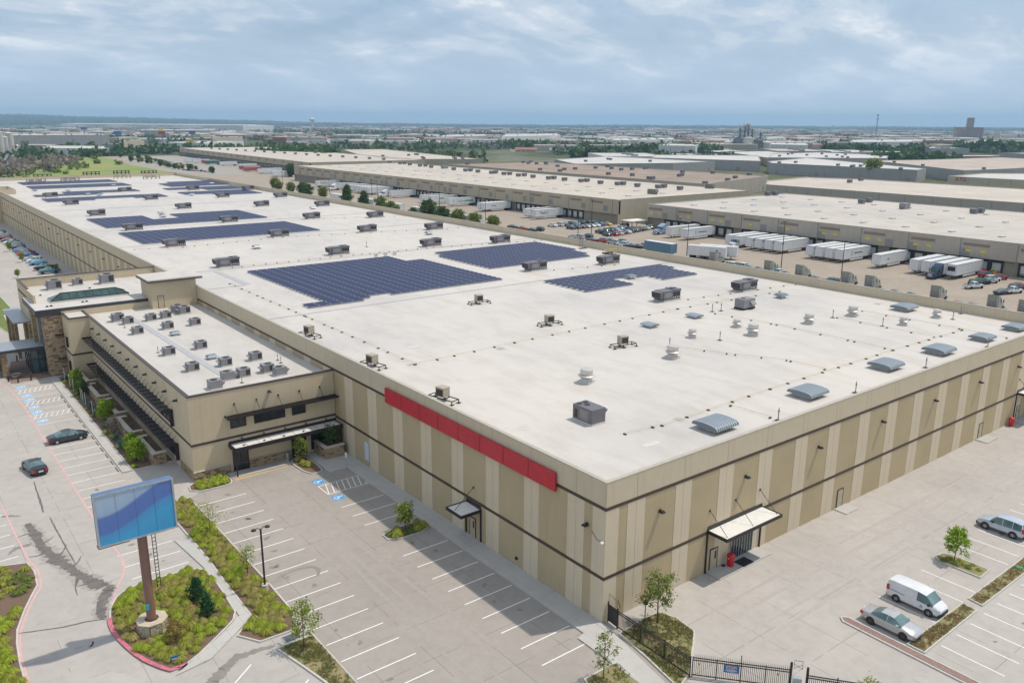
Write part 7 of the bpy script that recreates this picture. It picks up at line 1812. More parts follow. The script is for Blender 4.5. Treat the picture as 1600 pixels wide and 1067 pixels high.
WC = dock_warehouse('dock_warehouse', 'long pale roofed dock warehouse on the right with yellow wall signs', 205.6, 300, -60, 188, 9.3, M_ROOFC, M_WALLG, 15.4, 49.6, [y for i, y in enumerate(C_DOCKS) if i % 5 != 4], True)
WB = dock_warehouse('dock_warehouse', 'long beige roofed dock warehouse in the middle distance', 202, 291, 201, 526, 10.1, M_ROOFB, M_WALLB, 13.6, 218.0, [224.7 + 3.66 * i for i in range(60) if i % 7 != 6 and 224.7 + 3.66 * i < 520])
WD = dock_warehouse('dock_warehouse', 'far long dock warehouse with boxed wall lights at upper left', 240.9, 345, 586, 1007, 8.9, M_ROOFB, M_WALLB, 21.0, 586, [600 + 7.4 * i for i in range(52)], rz=R(-3.3), louver=False)
for i in range(19): MB().box(-.3, 0, -.8, .8, 7.0, 7.9).build('wall_light_box', M_SEAL, WD, (0, 16 + 21.5 * i, 0))
MB().box(-9, 0, 12, 24, 3.2, 3.5).build('dock_canopy', M_LOUVG, WD); MB().box(-8.8, -8.5, 12.2, 12.5, 0, 3.2).box(-8.8, -8.5, 23.5, 23.8, 0, 3.2).build('canopy_post', M_SEAL, WD)
MB().box(-.04, 0, 297, 303, 8.1, 8.7).build('dark_wall_sign', M_SEAL, WB)
# yellow stairs and small entry shelters
t = thing('steel_stairs', 'yellow steel stairs at the right hand warehouse corner dock', 'stairs', (202.2, 54.0, 0))
for i in range(6): MB().box(-.2 + .3 * i, .1 + .3 * i, -.6, .6, .2 * i, .2 * i + .08).build('step', M_YSTEEL, t)
for y in (-.6, .6): MB().bar((-.2, y, 1.0), (1.6, y, 2.2), .08).bar((-.2, y, 0), (-.2, y, 1.0), .08).bar((1.6, y, 1.2), (1.6, y, 2.2), .08).build('handrail', M_YSTEEL, t)
t = thing('entry_shelter', 'flat white roofed shelter at the corner between two warehouses', 'shelter', (200.5, 189.5, 0))
MB().box(-5, 4, -3, 3, 2.9, 3.15).build('roof', M_CANOPY, t)
for x in (-4.7, 3.5):
    for y in (-2.7, 2.5): MB().box(x, x + .2, y, y + .2, 0, 2.9).build('post', M_SEAL, t)
MB().box(205.5, 206.7, 161.0, 165.2, 0.3, 4.6).build('dock_shelter', M_SEAL, label='black dock shelter behind the pale blue tractor unit', cat='dock shelter')
# roof gear on the neighbours
def make_box_vent():
    t = thing('roof_vent_box', 'x', 'roof vent')
    MB().cbox(0, 0, 0, 1.9, 1.9, .5).build('curb', M_LOUVG, t); MB().cbox(0, 0, .5, 2.3, 2.3, 1.3).build('vent_body', M_RTU, t)
    return t
BV = make_box_vent(); _bs = {}
bv = [(281, 528), (279, 509), (282, 507.5), (276.6, 491), (273.6, 472), (277, 470), (271, 453), (269, 422), (267, 405.5), (270, 404), (266.5, 391), (266, 375.7), (270, 376.8), (265.6, 362.5), (268.5, 360.6), (263.5, 345.6), (268.3, 346), (263.5, 332), (262, 316.3), (266.3, 316.7), (262.5, 303.4), (262.4, 289.8), (266.8, 290), (262, 274.4), (263, 262.8), (267, 262.8), (263.5, 249.4), (265.2, 237), (270, 237.5), (266.5, 224.2)]
for i, (x, y) in enumerate(bv): place(BV, _bs, (x, y, 9.85), 0, f'dark box vent along the middle warehouse roof, {nth(len(bv) - 1 - i)} from its near end', 'box vents on the middle warehouse')
for i, (x, y) in enumerate(((283.3, 186.3), (287.6, 185.5), (282.5, 140.1), (290.6, 141.4), (280.4, 94.5), (284.9, 94.1))): place(BV, _bs, (x, y, 9.05), 0, f'dark box vent on the right hand warehouse roof, {nth(i)} from its left', 'box vents on the right hand warehouse')
for i, (x, y, z_) in enumerate(((238.1, 215.6, 9.85), (286.7, 222.7, 9.85), (274.6, 441.4, 9.85), (276.4, 118.7, 9.05))):
    t = thing('roof_air_unit', ('olive box air unit at the near end of the middle warehouse roof', 'olive box air unit at the rear edge of the middle warehouse roof', 'dark air unit among the vents of the middle warehouse', 'grey air unit on the right hand warehouse roof')[i], 'air conditioner', (x, y, z_), R(90) if i < 2 else 0)
    MB().cbox(0, 0, 0, 4.2, 2.0, .3).build('curb', M_LOUVG, t); MB().box(-2.2, 2.2, -1.1, 1.1, .3, 2.2).build('cabinet', mat('olive_unit', (0.17, 0.17, 0.13), .6, .1) if i < 2 else M_RTU2, t); MB().box(-2.8, -2.2, -.9, .9, .9, 1.9).build('intake_hood', M_RTU2, t)
skl = MB().cbox(0, 0, 0, 2.6, 1.3, .22).mesh('skylight_curb', M_LOUVG); skg = MB().frustum(0, 0, .22, .42, 2.4, 1.1, 1.8, .6).mesh('skylight_dome', mat('frosted_dome', (0.50, 0.52, 0.54), .3, .1))
n = 0
for x in (219, 239, 260, 281):
    for k in range(-2, 10):
        y = 45 + 14.5 * k + (x - 219) * .03
        if not -20 < y < 182: continue
        t = thing('roof_skylight', f'dome skylight on the right warehouse roof, {nth(n % 12)} in {("front", "second", "third", "rear")[(219, 239, 260, 281).index(x)]} row', 'skylight', (x, y, 9.05), group='dome skylights on the right hand warehouse'); n += 1
        link('curb', skl, t); link('dome', skg, t)
n = 0
for x in (222, 244):
    for k in range(19):
        t = thing('roof_skylight', f'dome skylight on the middle warehouse roof, {nth(k)} from near end, {"front" if x == 222 else "rear"} row', 'skylight', (x, 215 + 16.4 * k, 9.85), group='dome skylights on the middle warehouse')
        link('curb', skl, t); link('dome', skg, t)
for i in range(17): place(BV, _bs, (316 - 1.9 * i, 600 + 22 * i * 1.0, 8.65), 0, f'box vent along the far dock warehouse roof, {nth(i)} from its near end', 'box vents on the far warehouse')

# ------------------------------------------------------------------ further halls, built where their corners stand
HALLS = [[(195, -70), (310, -70), (310, 560), (195, 560)], [(230, 560), (400, 560), (400, 1030), (230, 1030)]]
def hall(label, poly, h, roofm, wallm, name='far_hall', vents=0, par=.5, z0=0.0):
    t = thing(name, label, 'building', (0, 0, 0))
    poly = ccw(poly); n = len(poly); HALLS.append(poly)
    c = (sum(p[0] for p in poly) / n, sum(p[1] for p in poly) / n)
    MB().prism(poly, z0, h - par).build('wall', wallm, t)
    mb = MB(); inner = [(p[0] + (c[0] - p[0]) * .008, p[1] + (c[1] - p[1]) * .008) for p in poly]
    mb.add([(p[0], p[1], h - par) for p in poly] + [(p[0], p[1], h) for p in poly] + [(p[0], p[1], h) for p in inner] + [(p[0], p[1], h - par) for p in inner], [f for i in range(n) for f in ((i, (i + 1) % n, n + (i + 1) % n, n + i), (n + i, n + (i + 1) % n, 2 * n + (i + 1) % n, 2 * n + i), (2 * n + i, 2 * n + (i + 1) % n, 3 * n + (i + 1) % n, 3 * n + i))])
    mb.build('parapet', wallm, t)
    MB().sheet(inner, h - par + .02).build('roof', roofm, t)
    r = random.Random(len(label))
    k = 0
    while k < vents:
        a, b = r.random(), r.random(); p = Vector(poly[0]) + (Vector(poly[1]) - Vector(poly[0])) * a + (Vector(poly[-1]) - Vector(poly[0])) * b
        if inside((p.x, p.y), inner): MB().cbox(p.x, p.y, h - par, 2.4, 2.0, 1.7).build('roof_vent', M_RTU, t)
        k += 1
    # joints on the long face
    for i in range(n):
        a, b = Vector(poly[i]), Vector(poly[(i + 1) % n]); L_ = (b - a).length
        d = (b - a).normalized(); nn = Vector((d.y, -d.x))
        if nn.dot(Vector((-43.7, -43.6)) - a) < 0 or L_ < 14: continue
        m_ = int(L_ / 12); jm = MB()
        for k in range(1, m_):
            p = a + d * (L_ * k / m_) + nn * .02; q = p + d * .35
            jm.add([(p.x, p.y, z0 + .1), (q.x, q.y, z0 + .1), (q.x, q.y, h - par), (p.x, p.y, h - par)], [(0, 1, 2, 3)])
        if m_ > 1: jm.build('panel_joint', M_LOUVG, t)
        dm = MB()
        for k in range(0, m_, 3):
            p = a + d * (L_ * (k + .35) / m_) + nn * .03; q = p + d * 3.2
            dm.add([(p.x, p.y, z0 + .1), (q.x, q.y, z0 + .1), (q.x, q.y, z0 + 3.4), (p.x, p.y, z0 + 3.4)], [(0, 1, 2, 3)])
        dm.build('loading_door', M_LOUVG, t)
    return t
M_WTAN = stucco('pale_tan_wall', (0.42, 0.38, 0.31)); M_WGREY = stucco('grey_far_wall', (0.34, 0.335, 0.325)); M_WCRM = stucco('cream_far_wall', (0.50, 0.44, 0.33)); M_WWHITE = stucco('white_far_wall', (0.60, 0.60, 0.58)); M_WBRN = stucco('brown_far_wall', (0.26, 0.18, 0.13)); M_WRED = stucco('brick_red_wall', (0.30, 0.11, 0.08)); M_WTEAL = stucco('teal_far_wall', (0.04, 0.28, 0.28))
hall('cream roofed hall directly behind the right hand warehouse', [(330, -40), (418, -40), (418, 215), (406, 246), (358, 240), (330, 221)], 10.2, M_ROOFB, M_WALLG, vents=8)
hall('brown gravel roofed hall behind the middle warehouse', [(316, 250), (408, 275), (408, 500), (316, 500)], 9.3, M_ROOFBR, M_WALLG, vents=34)
hall('grey tilt wall hall behind the large round tree', [(561, 257), (590, 265), (690, 430), (585, 402), (560, 380)], 9.2, M_ROOFW, M_WGREY, vents=8)
th = hall('cream hall with red letters at the right edge', [(503, 60), (640, 60), (640, 150), (560, 210), (503, 208)], 9.4, M_ROOFW, M_WCRM, vents=4)
o = link('lettering', text_mesh('ATG', 3.4, M_REDINK, bold=.05), th, (502.9, 200, 7.6)); o.rotation_euler = (R(90), 0, R(-90))
hall('hall with a brownish roof right of the round tree', [(596, 240), (660, 232), (860, 236), (900, 340), (764, 352), (700, 372)], 8.6, M_ROOFTAN, M_WGREY, vents=3)
hall('long cream roofed hall right of the grain elevator', [(661, 455), (750, 383), (838, 428), (850, 520), (760, 520)], 9.0, M_ROOFW, M_WGREY, vents=12)
hall('white roofed hall beyond the brown gravel roof', [(410, 458), (490, 426), (545, 427), (545, 560), (450, 530)], 9.0, M_ROOFW, M_WGREY, vents=4)
hk = hall('grey windowless hall with a dark sign at its corner', [(548, 505), (580, 405), (692, 489), (611, 556)], 9.4, M_ROOFW, M_WGREY)
hall('beige roofed hall between the far dock warehouse and the water tower', [(334, 604), (398, 567), (458, 853), (407, 860), (354, 720)], 9.0, M_ROOFB, M_WALLB, vents=10)
hall('low hall with a white upper storey left of the grain elevator', [(755, 685), (777, 644), (850, 700), (830, 740)], 14, M_ROOFW, M_WWHITE)
hall('dark blue fronted hall below the grain elevator', [(780, 640), (770, 597), (840, 600), (850, 650)], 8, M_ROOFW, stucco('navy_wall', (0.05, 0.06, 0.12)))
hall('plain beige hall right below the grain elevator', [(672, 462), (788, 611), (860, 590), (760, 440)], 8.2, M_ROOFW, M_WTAN)
# halls given by the two front corners of their base (world), depth away from the viewer and height
def far_hall(label, a, b, depth, h, roofm, wallm, vents=4):
    a, b = Vector(a), Vector(b); mid = (a + b) / 2; d = (mid - Vector((-43.7, -43.6))).normalized() * depth
    return hall(label, [tuple(a), tuple(b), tuple(b + d), tuple(a + d)], h, roofm, wallm, vents=vents, z0=terrain_z(mid.x, mid.y), par=.8)
far_hall('long grey hall with a yellow sign at the far left edge', *[(81.79,1441.86),(287.54,1454.04)], 170, 17.5, M_ROOFW, M_WGREY, 20)
far_hall('white roofed low hall with a red fascia behind the meadow', *[(130.22,1082.86),(191.66,1026.42)], 120, 8.5, M_ROOFW, M_WWHITE)
far_hall('brown and tan block with a red centre at upper left', *[(230.86,1122.89),(265.14,1158.38)], 35, 15, M_ROOFW, M_WCRM)
far_hall('long thin white roof near the left horizon', *[(751,4494.02),(1352.02,3360.87)], 900, 22, M_ROOFW, M_WWHITE, 0)
far_hall('wide white hall with three grey bands left of the far warehouse', *[(530.98,2232.07),(707.49,2171.62)], 260, 16, M_ROOFW, M_WGREY)
far_hall('white hall wing with a teal corner left of the far warehouse', *[(664.55,2092.39),(785.59,2247.48)], 200, 13, M_ROOFW, M_WWHITE)
far_hall('sand coloured flat roofed store above the far warehouse roof', *[(444.23,1421.47),(510.91,1459.58)], 60, 13, M_ROOFW, M_WCRM)
far_hall('white roofed hall left of centre under the horizon', *[(847.35,1328.25),(1026.81,1419.47)], 240, 13, M_ROOFW, M_WGREY)
far_hall('long pale hall at the centre under the horizon', *[(928,1239.24),(1136.91,1309.11)], 300, 15, M_ROOFW, M_WWHITE)
far_hall('wide white hall with a pale roof between grain elevator and mast', *[(1144.08,655.27),(1270.37,619.17)], 220, 15, M_ROOFW, M_WWHITE)
far_hall('brown brick plant left of the concrete elevator', *[(1462.46,702.91),(1531.61,667.61)], 160, 14, M_ROOFTAN, M_WBRN)
far_hall('low brown plant right of the concrete elevator', *[(1449.63,630.3),(1522.39,518.69)], 200, 11, M_ROOFTAN, M_WTAN)
far_hall('white warehouse strip left of the concrete elevator foot', *[(1959.41,941.87),(2044.35,903.94)], 150, 9, M_ROOFW, M_WWHITE)
far_hall('long white hall at the middle right', *[(1043.46,740.89),(1060.18,670.57)], 150, 11, M_ROOFW, M_WWHITE)
far_hall('pale hall at far left centre', *[(1083.03,3001.1),(1263.95,3159.18)], 300, 22, M_ROOFW, M_WWHITE)

# white storage tanks row, silos, elevators, towers
M_SILO = mat('pale_silo_concrete', (0.50, 0.48, 0.43), .8, .1, .15); M_STEELG = mat('weathered_steel', (0.14, 0.15, 0.16), .6, .3, .1)
for i, (x, y) in enumerate([(982.16,987.53),(996.41,980.33),(1024.67,986.58),(1053.8,993.01),(1083.84,999.65),(1114.86,1006.51),(1145.75,1014.14)]):
    t = thing('storage_tank', f'pale storage tank in the row right of centre, {nth(i)} from the left', 'tank', (x, y, 0), group='storage tanks in a row')
    MB().lathe([(8, 0), (8, 12.5)], 0, 0, 16).build('tank_shell', M_SILO, t); MB().lathe([(8.2, 12.5), (5, 14), (.5, 14.8)], 0, 0, 16).build('tank_roof', M_WWHITE, t)
for i, ((x, y), h, r_) in enumerate(zip([(84.61,1045.97),(94.08,1081.58),(101.2,1099.16)], (27, 21, 25), (4.2, 3.2, 4.2))):
    t = thing('cement_silo', f'pale concrete silo at the left picture edge, {("left", "short middle", "right")[i]} one', 'silo', (x, y, 0), group='concrete silos at the left edge')
    MB().lathe([(r_, 0), (r_, h)], 0, 0, 16).build('silo_shell', M_SILO, t); MB().lathe([(r_ + .2, h), (r_ * .5, h + 1.2), (.3, h + 1.5)], 0, 0, 16).build('silo_cap', M_SILO, t)
for i, (a, b) in enumerate(([(55.98,812.77),(100.64,1077.87)], [(59.14,810.82),(112.93,1114.98)])):
    t = thing('conveyor_bridge', f'sloping grey conveyor at the concrete silos, {("left", "right")[i]} one', 'conveyor', (0, 0, 0))
    MB().bar((a[0], a[1], 1.5), (b[0], b[1], 11), 2.4, 1.2).build('belt_deck', M_STEELG, t); MB().box(b[0] - .4, b[0] + .4, b[1] - .4, b[1] + .4, 0, 10.5).build('support', M_STEELG, t)
t = thing('striped_tent', 'red and white striped tent roof behind the silos', 'tent', [(141.32,1312.55)][0] + (0,))
for i in range(8): MB().hexa([(-14 + 3.5 * i, -6, 0), (-10.6 + 3.5 * i, -6, 0), (-10.6 + 3.5 * i, 6, 0), (-14 + 3.5 * i, 6, 0)], [(-14 + 3.5 * i, -.5, 7), (-10.6 + 3.5 * i, -.5, 7), (-10.6 + 3.5 * i, .5, 7), (-14 + 3.5 * i, .5, 7)]).build('tent_stripe', M_REDINK if i % 2 else M_WHITE, t)
# steel grain elevator
ex, ey = [(971.07,719.17)][0]
t = thing('steel_grain_elevator', 'tangled grey steel grain elevator tower with silos', 'grain elevator', (ex, ey, 0))
t.scale = (1.3, 1.3, 1.06)
_u = Vector((math.cos(R(-50)), math.sin(R(-50))))
for i, (d, h, r_) in enumerate(((-16, 14, 5), (-6, 18, 5), (5, 20, 5.5), (16, 17, 5), (25, 14, 4.5))): MB().lathe([(r_, 0), (r_, h), (.4, h + 3)], d * _u.x, d * _u.y, 14).build('silo', M_STEELG if i % 2 else M_SILO, t)
for i, (d, h) in enumerate(((-4, 33), (1, 35), (4.5, 36), (9, 31), (18, 27))):
    l = MB(); l.box(d * _u.x - .9, d * _u.x + .9, d * _u.y - .9, d * _u.y + .9, 0, h); l.build('elevator_leg', M_STEELG, t)
    MB().cbox(d * _u.x, d * _u.y, h, 3.4, 3.4, 2.4).build('head_house', M_SILO, t)
for a, ha, b, hb in ((-4, 33, -16, 15), (1, 34, -7, 20), (4.5, 35, 16, 18), (9, 30, 25, 15), (4.5, 34, -12, 20), (1, 34, 13, 19), (18, 27, 27, 15), (-4, 32, 5, 20)):
    MB().bar((a * _u.x, a * _u.y, ha), (b * _u.x, b * _u.y, hb), 1.3).build('spout', M_GALV, t)
for z_ in (10, 16, 22, 28):
    MB().bar((-5 * _u.x, -5 * _u.y, z_), (10 * _u.x, 10 * _u.y, z_ + 1.5), .5).bar((-5 * _u.x, -5 * _u.y, z_ + 3), (10 * _u.x, 10 * _u.y, z_ - 1), .4).build('brace', M_STEELG, t)
# concrete elevator
ex, ey = [(2147.4,929.26)][0]
t = thing('concrete_grain_elevator', 'big pinkish concrete grain elevator with a tall head house', 'grain elevator', (ex, ey, 0), R(-58))
M_PINK = mat('aged_concrete', (0.30, 0.245, 0.225), .9, .15, .05)
for i in range(9): MB().lathe([(4.2, 0), (4.2, 33)], -28 + 7 * i, 0, 12).build('bin', M_PINK, t); MB().lathe([(4.2, 0), (4.2, 33)], -28 + 7 * i, 8, 12).build('bin', M_PINK, t)
MB().box(-31, 31, -2, 10, 33, 35).build('gallery', M_PINK, t); MB().box(-7, 8, -3, 11, 35, 58).build('head_house', M_PINK, t); MB().box(-6.4, 7.4, -3.05, -3, 40, 42).box(-6.4, 7.4, -3.05, -3, 48, 50).build('window_band', M_LOUVG, t); MB().box(-34, -30, -1, 9, 0, 36).build('stair_tower', M_PINK, t)
t = thing('white_tower', 'slim white industrial tower right of the concrete elevator', 'tower', [(2226.55,894.63)][0] + (0,))
MB().box(-7, 7, -6, 6, 0, 25).build('shaft', M_WWHITE, t); MB().box(-6, 0, -6.05, -6, 4, 22).build('louver_strip', M_LOUVG, t)
t = thing('radio_mast', 'slim lattice radio mast on the right horizon', 'mast', [(2341.4,1278.84)][0] + (0,))
for a in range(3):
    c, s = 1.1 * math.cos(a * 2.094), 1.1 * math.sin(a * 2.094); MB().tube([(c, s, 0), (c, s, 68)], .45, 5).build('leg', M_STEELG, t)
mb = MB()
for k in range(22): mb.bar((1.1, 0, 3 * k), (-.55, .95, 3 * k + 3), .3).bar((-.55, .95, 3 * k), (-.55, -.95, 3 * k + 3), .3)
mb.build('lattice', M_STEELG, t); MB().cbox(0, 0, 55, 4, 4, 2).cbox(0, 0, 66, 4, 4, 3).build('antenna_ring', M_STEELG, t)
x, y = [(2484.64,5476.74)][0]; 
t = thing('water_tower', 'white water tower on the left centre horizon', 'water tower', (x * .8, y * .8, 0))
MB().lathe([(9, 0), (6, 4), (5.5, 34), (12, 42)], 0, 0, 18).build('pedestal', M_WWHITE, t); MB().lathe([(12, 42), (17, 47), (17, 52), (11, 57), (1, 59)], 0, 0, 18).build('tank', M_WWHITE, t, smooth=True)
# roadside pylon signs
def pylon(px, h, c, label, extra=None):
    t = thing('pylon_sign', label, 'sign', (px[0], px[1], 0))
    MB().box(-.5, .5, -.5, .5, 0, h).build('pole', M_STEELG, t)
    MB().box(-5, 5, -.5, .5, h, h + 4.5).build('board', mat('pylon_' + label.split()[0], c, .5, .1), t); t.rotation_euler = (0, 0, R(-30))
    if extra:
        for s in (-1, 1): MB().tube([(s * 3.6, -.7, h + 4.4), (s * 2.6, -.7, h + 8.6), (s * 1.6, -.7, h + 9.2), (s * .6, -.7, h + 8.4), (0, -.7, h + 4.6)], .7, 6).build('arch', M_YSTEEL, t)
pylon([(332.23,1315.48)][0], 20, (0.45, 0.05, 0.04), 'red roadside pylon sign with yellow arches', True)
pylon([(381.59,1328.09)][0], 20, (0.08, 0.10, 0.16), 'dark roadside pylon sign above the far warehouse roof')
pylon([(270.29,1548.99)][0], 24, (0.05, 0.12, 0.25), 'navy roadside pylon sign before the grey hall')
pylon([(357.69,1266.86)][0], 9, (0.75, 0.55, 0.03), 'yellow roadside pylon sign above the far warehouse roof')
pylon([(236.59,1173.69)][0], 22, (0.05, 0.20, 0.50), 'blue roadside pylon sign beside the tan block')

# ------------------------------------------------------------------ the distant town: small buildings, each its own object
def town_mesh(kind, wallm, roofm):
    mb = MB()
    if kind == 'shed':
        mb.box(-.5, .5, -.5, .5, 0, .9); mb.box(-.5, .5, -.5, -.49, .9, 1); mb.box(-.5, .5, .49, .5, .9, 1); mb.box(-.5, -.49, -.49, .49, .9, 1); mb.box(.49, .5, -.49, .49, .9, 1)
        mb.cur = 1; mb.box(-.489, .489, -.489, .489, .9, .93); mb.cur = 2
        for i in range(5): mb.box(-.42 + .19 * i, -.32 + .19 * i, -.505, -.5, .02, .5)
        for i in range(3): mb.box(-.3 + .25 * i, -.25 + .25 * i, -.1, .0, .93, 1.15)
    elif kind == 'gable':
        mb.box(-.5, .5, -.5, .5, 0, .6); mb.cur = 1
        mb.add([(-.53, -.55, .57), (.53, -.55, .57), (.53, 0, 1.05), (-.53, 0, 1.05), (-.53, .55, .57), (.53, .55, .57)], [(0, 1, 2, 3), (3, 2, 5, 4)]); mb.cur = 0; mb.add([(-.5, -.5, .6), (-.5, .5, .6), (-.5, 0, 1.0), (.5, -.5, .6), (.5, .5, .6), (.5, 0, 1.0)], [(0, 2, 1), (3, 4, 5)]); mb.cur = 2
        for i in range(4): mb.box(-.4 + .22 * i, -.3 + .22 * i, -.505, -.5, .2, .45)
    else:
        mb.box(-.5, .5, -.5, .1, 0, 1); mb.box(-.5, 0, .1, .5, 0, .7); mb.cur = 1; mb.box(-.48, .48, -.48, .08, 1, 1.03); mb.box(-.48, -.02, .1, .48, .7, .73); mb.cur = 2
        for z_ in (.2, .5, .75): mb.box(-.46, .46, -.505, -.5, z_, z_ + .12)
    return mb.mesh('town_building', [wallm, roofm, M_LOUVG])
M_TILE = mat('terracotta_roof', (0.30, 0.13, 0.085), .9, .15, .1); M_GREYROOF = mat('grey_shingle_roof', (0.22, 0.21, 0.20), .9, .15, .1)
TM = [(town_mesh('shed', M_WWHITE, M_ROOFW), 'low white roofed shed of the distant town', 'white sheds of the distant town'), (town_mesh('shed', M_WGREY, M_ROOFC), 'low grey walled shed of the distant town', 'grey sheds of the distant town'), (town_mesh('gable', M_WCRM, M_TILE), 'red roofed house of the distant town', 'red roofed houses of the distant town'), (town_mesh('gable', M_WTAN, M_GREYROOF), 'grey roofed house of the distant town', 'grey roofed houses of the distant town'), (town_mesh('block', M_WCRM, M_ROOFW), 'flat roofed tan block of the distant town', 'tan blocks of the distant town'), (town_mesh('shed', M_WTEAL, M_ROOFW), 'teal fronted shed of the distant town', 'teal sheds of the distant town'), (town_mesh('block', M_WRED, M_ROOFW), 'brick red block of the distant town', 'red blocks of the distant town')]
rt = random.Random(99); TOWN = []
def blocked(x, y):
    return (x < 300 and y < 1020) or (x < 200 and y < 1080) or any(inside((x, y), q) or edge_dist((x, y), q) < 16 for q in HALLS if abs(q[0][0] - x) < 700 and abs(q[0][1] - y) < 700)
nb = 0
while nb < 290:
    az = R(rt.uniform(3, 73)); d = 640 + 5000 * rt.random() ** 1.7
    x, y = -43.7 + d * math.sin(az), -43.6 + d * math.cos(az)
    if blocked(x, y) or noise.noise(Vector((x * .0016, y * .0016, 7))) < -.05 - .1 * (d > 2500): continue
    k = rt.choices(range(7), (5, 4, 2, 3, 2, .5, 1))[0]
    big = 1 + d / 2600
    if k in (2, 3): sx, sy, sz = rt.uniform(14, 26) * big, rt.uniform(11, 18) * big, rt.uniform(6, 8.5)
    elif k in (4, 6): sx, sy, sz = rt.uniform(20, 42) * big, rt.uniform(18, 30) * big, rt.uniform(7, 13)
    else: sx, sy, sz = rt.uniform(30, 95) * big, rt.uniform(25, 60) * big, rt.uniform(6, 10)
    if any(abs(x - q[0]) < (sx + q[2]) * .55 and abs(y - q[1]) < (sx + q[2]) * .55 for q in TOWN): continue
    TOWN.append((x, y, max(sx, sy))); nb += 1
    me, lab, grp = TM[k]
    o = link('town_building', me, None, (x, y, terrain_z(x, y)), rt.choice((0, R(90))) + rt.uniform(-.12, .12) - R(38), lab, 'building', grp); o.scale = (sx, sy, sz)

# tan fields and clearings
for i, p in enumerate(([(881.13,1165.93),(1060.81,1176.69),(1062.22,1032.41),(854.04,842.49),(689.94,900.96)], [(1280.33,1245.08),(1548.72,1191.15),(1311.46,1006.64),(1099.09,1060.14)], [(580.78,1152.98),(687.36,1175.68),(590.36,1014.18),(513.78,1025.01)], [(700.03,416.44),(835.77,458.02),(750.47,385.41),(613.18,350.14)])):
    MB().sheet(p, .15).build('dry_field', mat('dry_field_grass', (0.30, 0.22, 0.11), .95, c2=(0.22, 0.19, 0.09), scale=.02, detail=7), kind='structure')
# distant woods: one mass of leaf clumps
def woods(name, label, spots, leafm, nq=16):
    r = random.Random(len(spots)); mb = MB()
    for (x, y, s, z_) in spots:
        for k in range(nq):
            d = rand_dir(r); p = Vector((x, y, z_ + s * .5)) + Vector((d.x * s * .5, d.y * s * .5, d.z * s * .42)) * (r.random() ** .35)
            leaf(mb, p, rand_dir(r), rand_dir(r), s * r.uniform(.35, .6), .9)
    mb.build(name, leafm, None, label=label, cat='trees', kind='stuff')
# beyond the single buildings: the far suburbs as one mass of pale roofs
mb = MB(); rs = random.Random(17); k = 0
while k < 1500:
    az = R(rs.uniform(3, 74)); d = 1500 + 4300 * rs.random() ** 1.25
    x, y = -43.7 + d * math.sin(az), -43.6 + d * math.cos(az)
    if noise.noise(Vector((x * .0012, y * .0012, 21))) < -.08 or any(abs(x - q[0]) < q[2] * .7 and abs(y - q[1]) < q[2] * .7 for q in TOWN): continue
    k += 1; w_, l_, h_ = rs.uniform(14, 60) * (1 + d / 9000), rs.uniform(12, 40) * (1 + d / 9000), rs.uniform(5, 11); z_ = terrain_z(x, y); a = R(-38) + rs.choice((0, R(90))); c_, s_ = math.cos(a), math.sin(a)
    q4 = [(x + c_ * u * w_ - s_ * v_ * l_, y + s_ * u * w_ + c_ * v_ * l_) for u, v_ in ((-.5, -.5), (.5, -.5), (.5, .5), (-.5, .5))]
    mb.cur = rs.choice((0, 0, 1, 1, 2, 3)); mb.add([(p[0], p[1], z_ - 1) for p in q4] + [(p[0], p[1], z_ + h_) for p in q4], [(0, 1, 5, 4), (1, 2, 6, 5), (2, 3, 7, 6), (3, 0, 4, 7)])
    mb.cur = rs.choice((4, 4, 4, 5, 6)); r4 = [(x + (p[0] - x) * .97, y + (p[1] - y) * .97) for p in q4]; mb.add([(p[0], p[1], z_ + h_) for p in q4] + [(p[0], p[1], z_ + h_ + 1.4) for p in r4], [(0, 1, 5, 4), (1, 2, 6, 5), (2, 3, 7, 6), (3, 0, 4, 7), (4, 5, 6, 7)])
mb.build('far_suburbs', [M_WWHITE, M_WTAN, M_WGREY, M_WBRN, M_ROOFW, M_GREYROOF, M_TILE], label='far suburbs of pale low roofs fading into the haze', cat='buildings', kind='stuff')
L_WOOD = leafmat('wood_foliage', (0.045, 0.085, 0.03), (0.115, 0.165, 0.055), .2)
near_, far_ = [], []
def tree_ok(x, y, s): return not any(abs(x - q[0]) < q[2] * .55 and abs(y - q[1]) < q[2] * .55 for q in TOWN)
while len(near_) < 2800:
    az = R(rt.uniform(3, 74)); d = 860 + 2600 * rt.random() ** 1.2
    x, y = -43.7 + d * math.sin(az), -43.6 + d * math.cos(az)
    if blocked(x, y) or noise.noise(Vector((x * .004, y * .004, 3))) < .02 or not tree_ok(x, y, 8): continue
    near_.append((x, y, rt.uniform(6, 13), -.3))
while len(far_) < 8000:
    az = R(rt.uniform(2, 75)); d = 3000 + 9500 * rt.random() ** 1.1
    x, y = -43.7 + d * math.sin(az), -43.6 + d * math.cos(az)
    if noise.noise(Vector((x * .0011, y * .0011, 9))) < -.12 or not tree_ok(x, y, 20): continue
    far_.append((x, y, rt.uniform(7, 12) * (1 + d / 20000), terrain_z(x, y) - 4))
woods('near_woods', 'belts of green trees across the middle distance', near_, L_WOOD)
woods('far_woods', 'wooded plain fading towards the horizon', far_, L_WOOD, 12)
belt = []
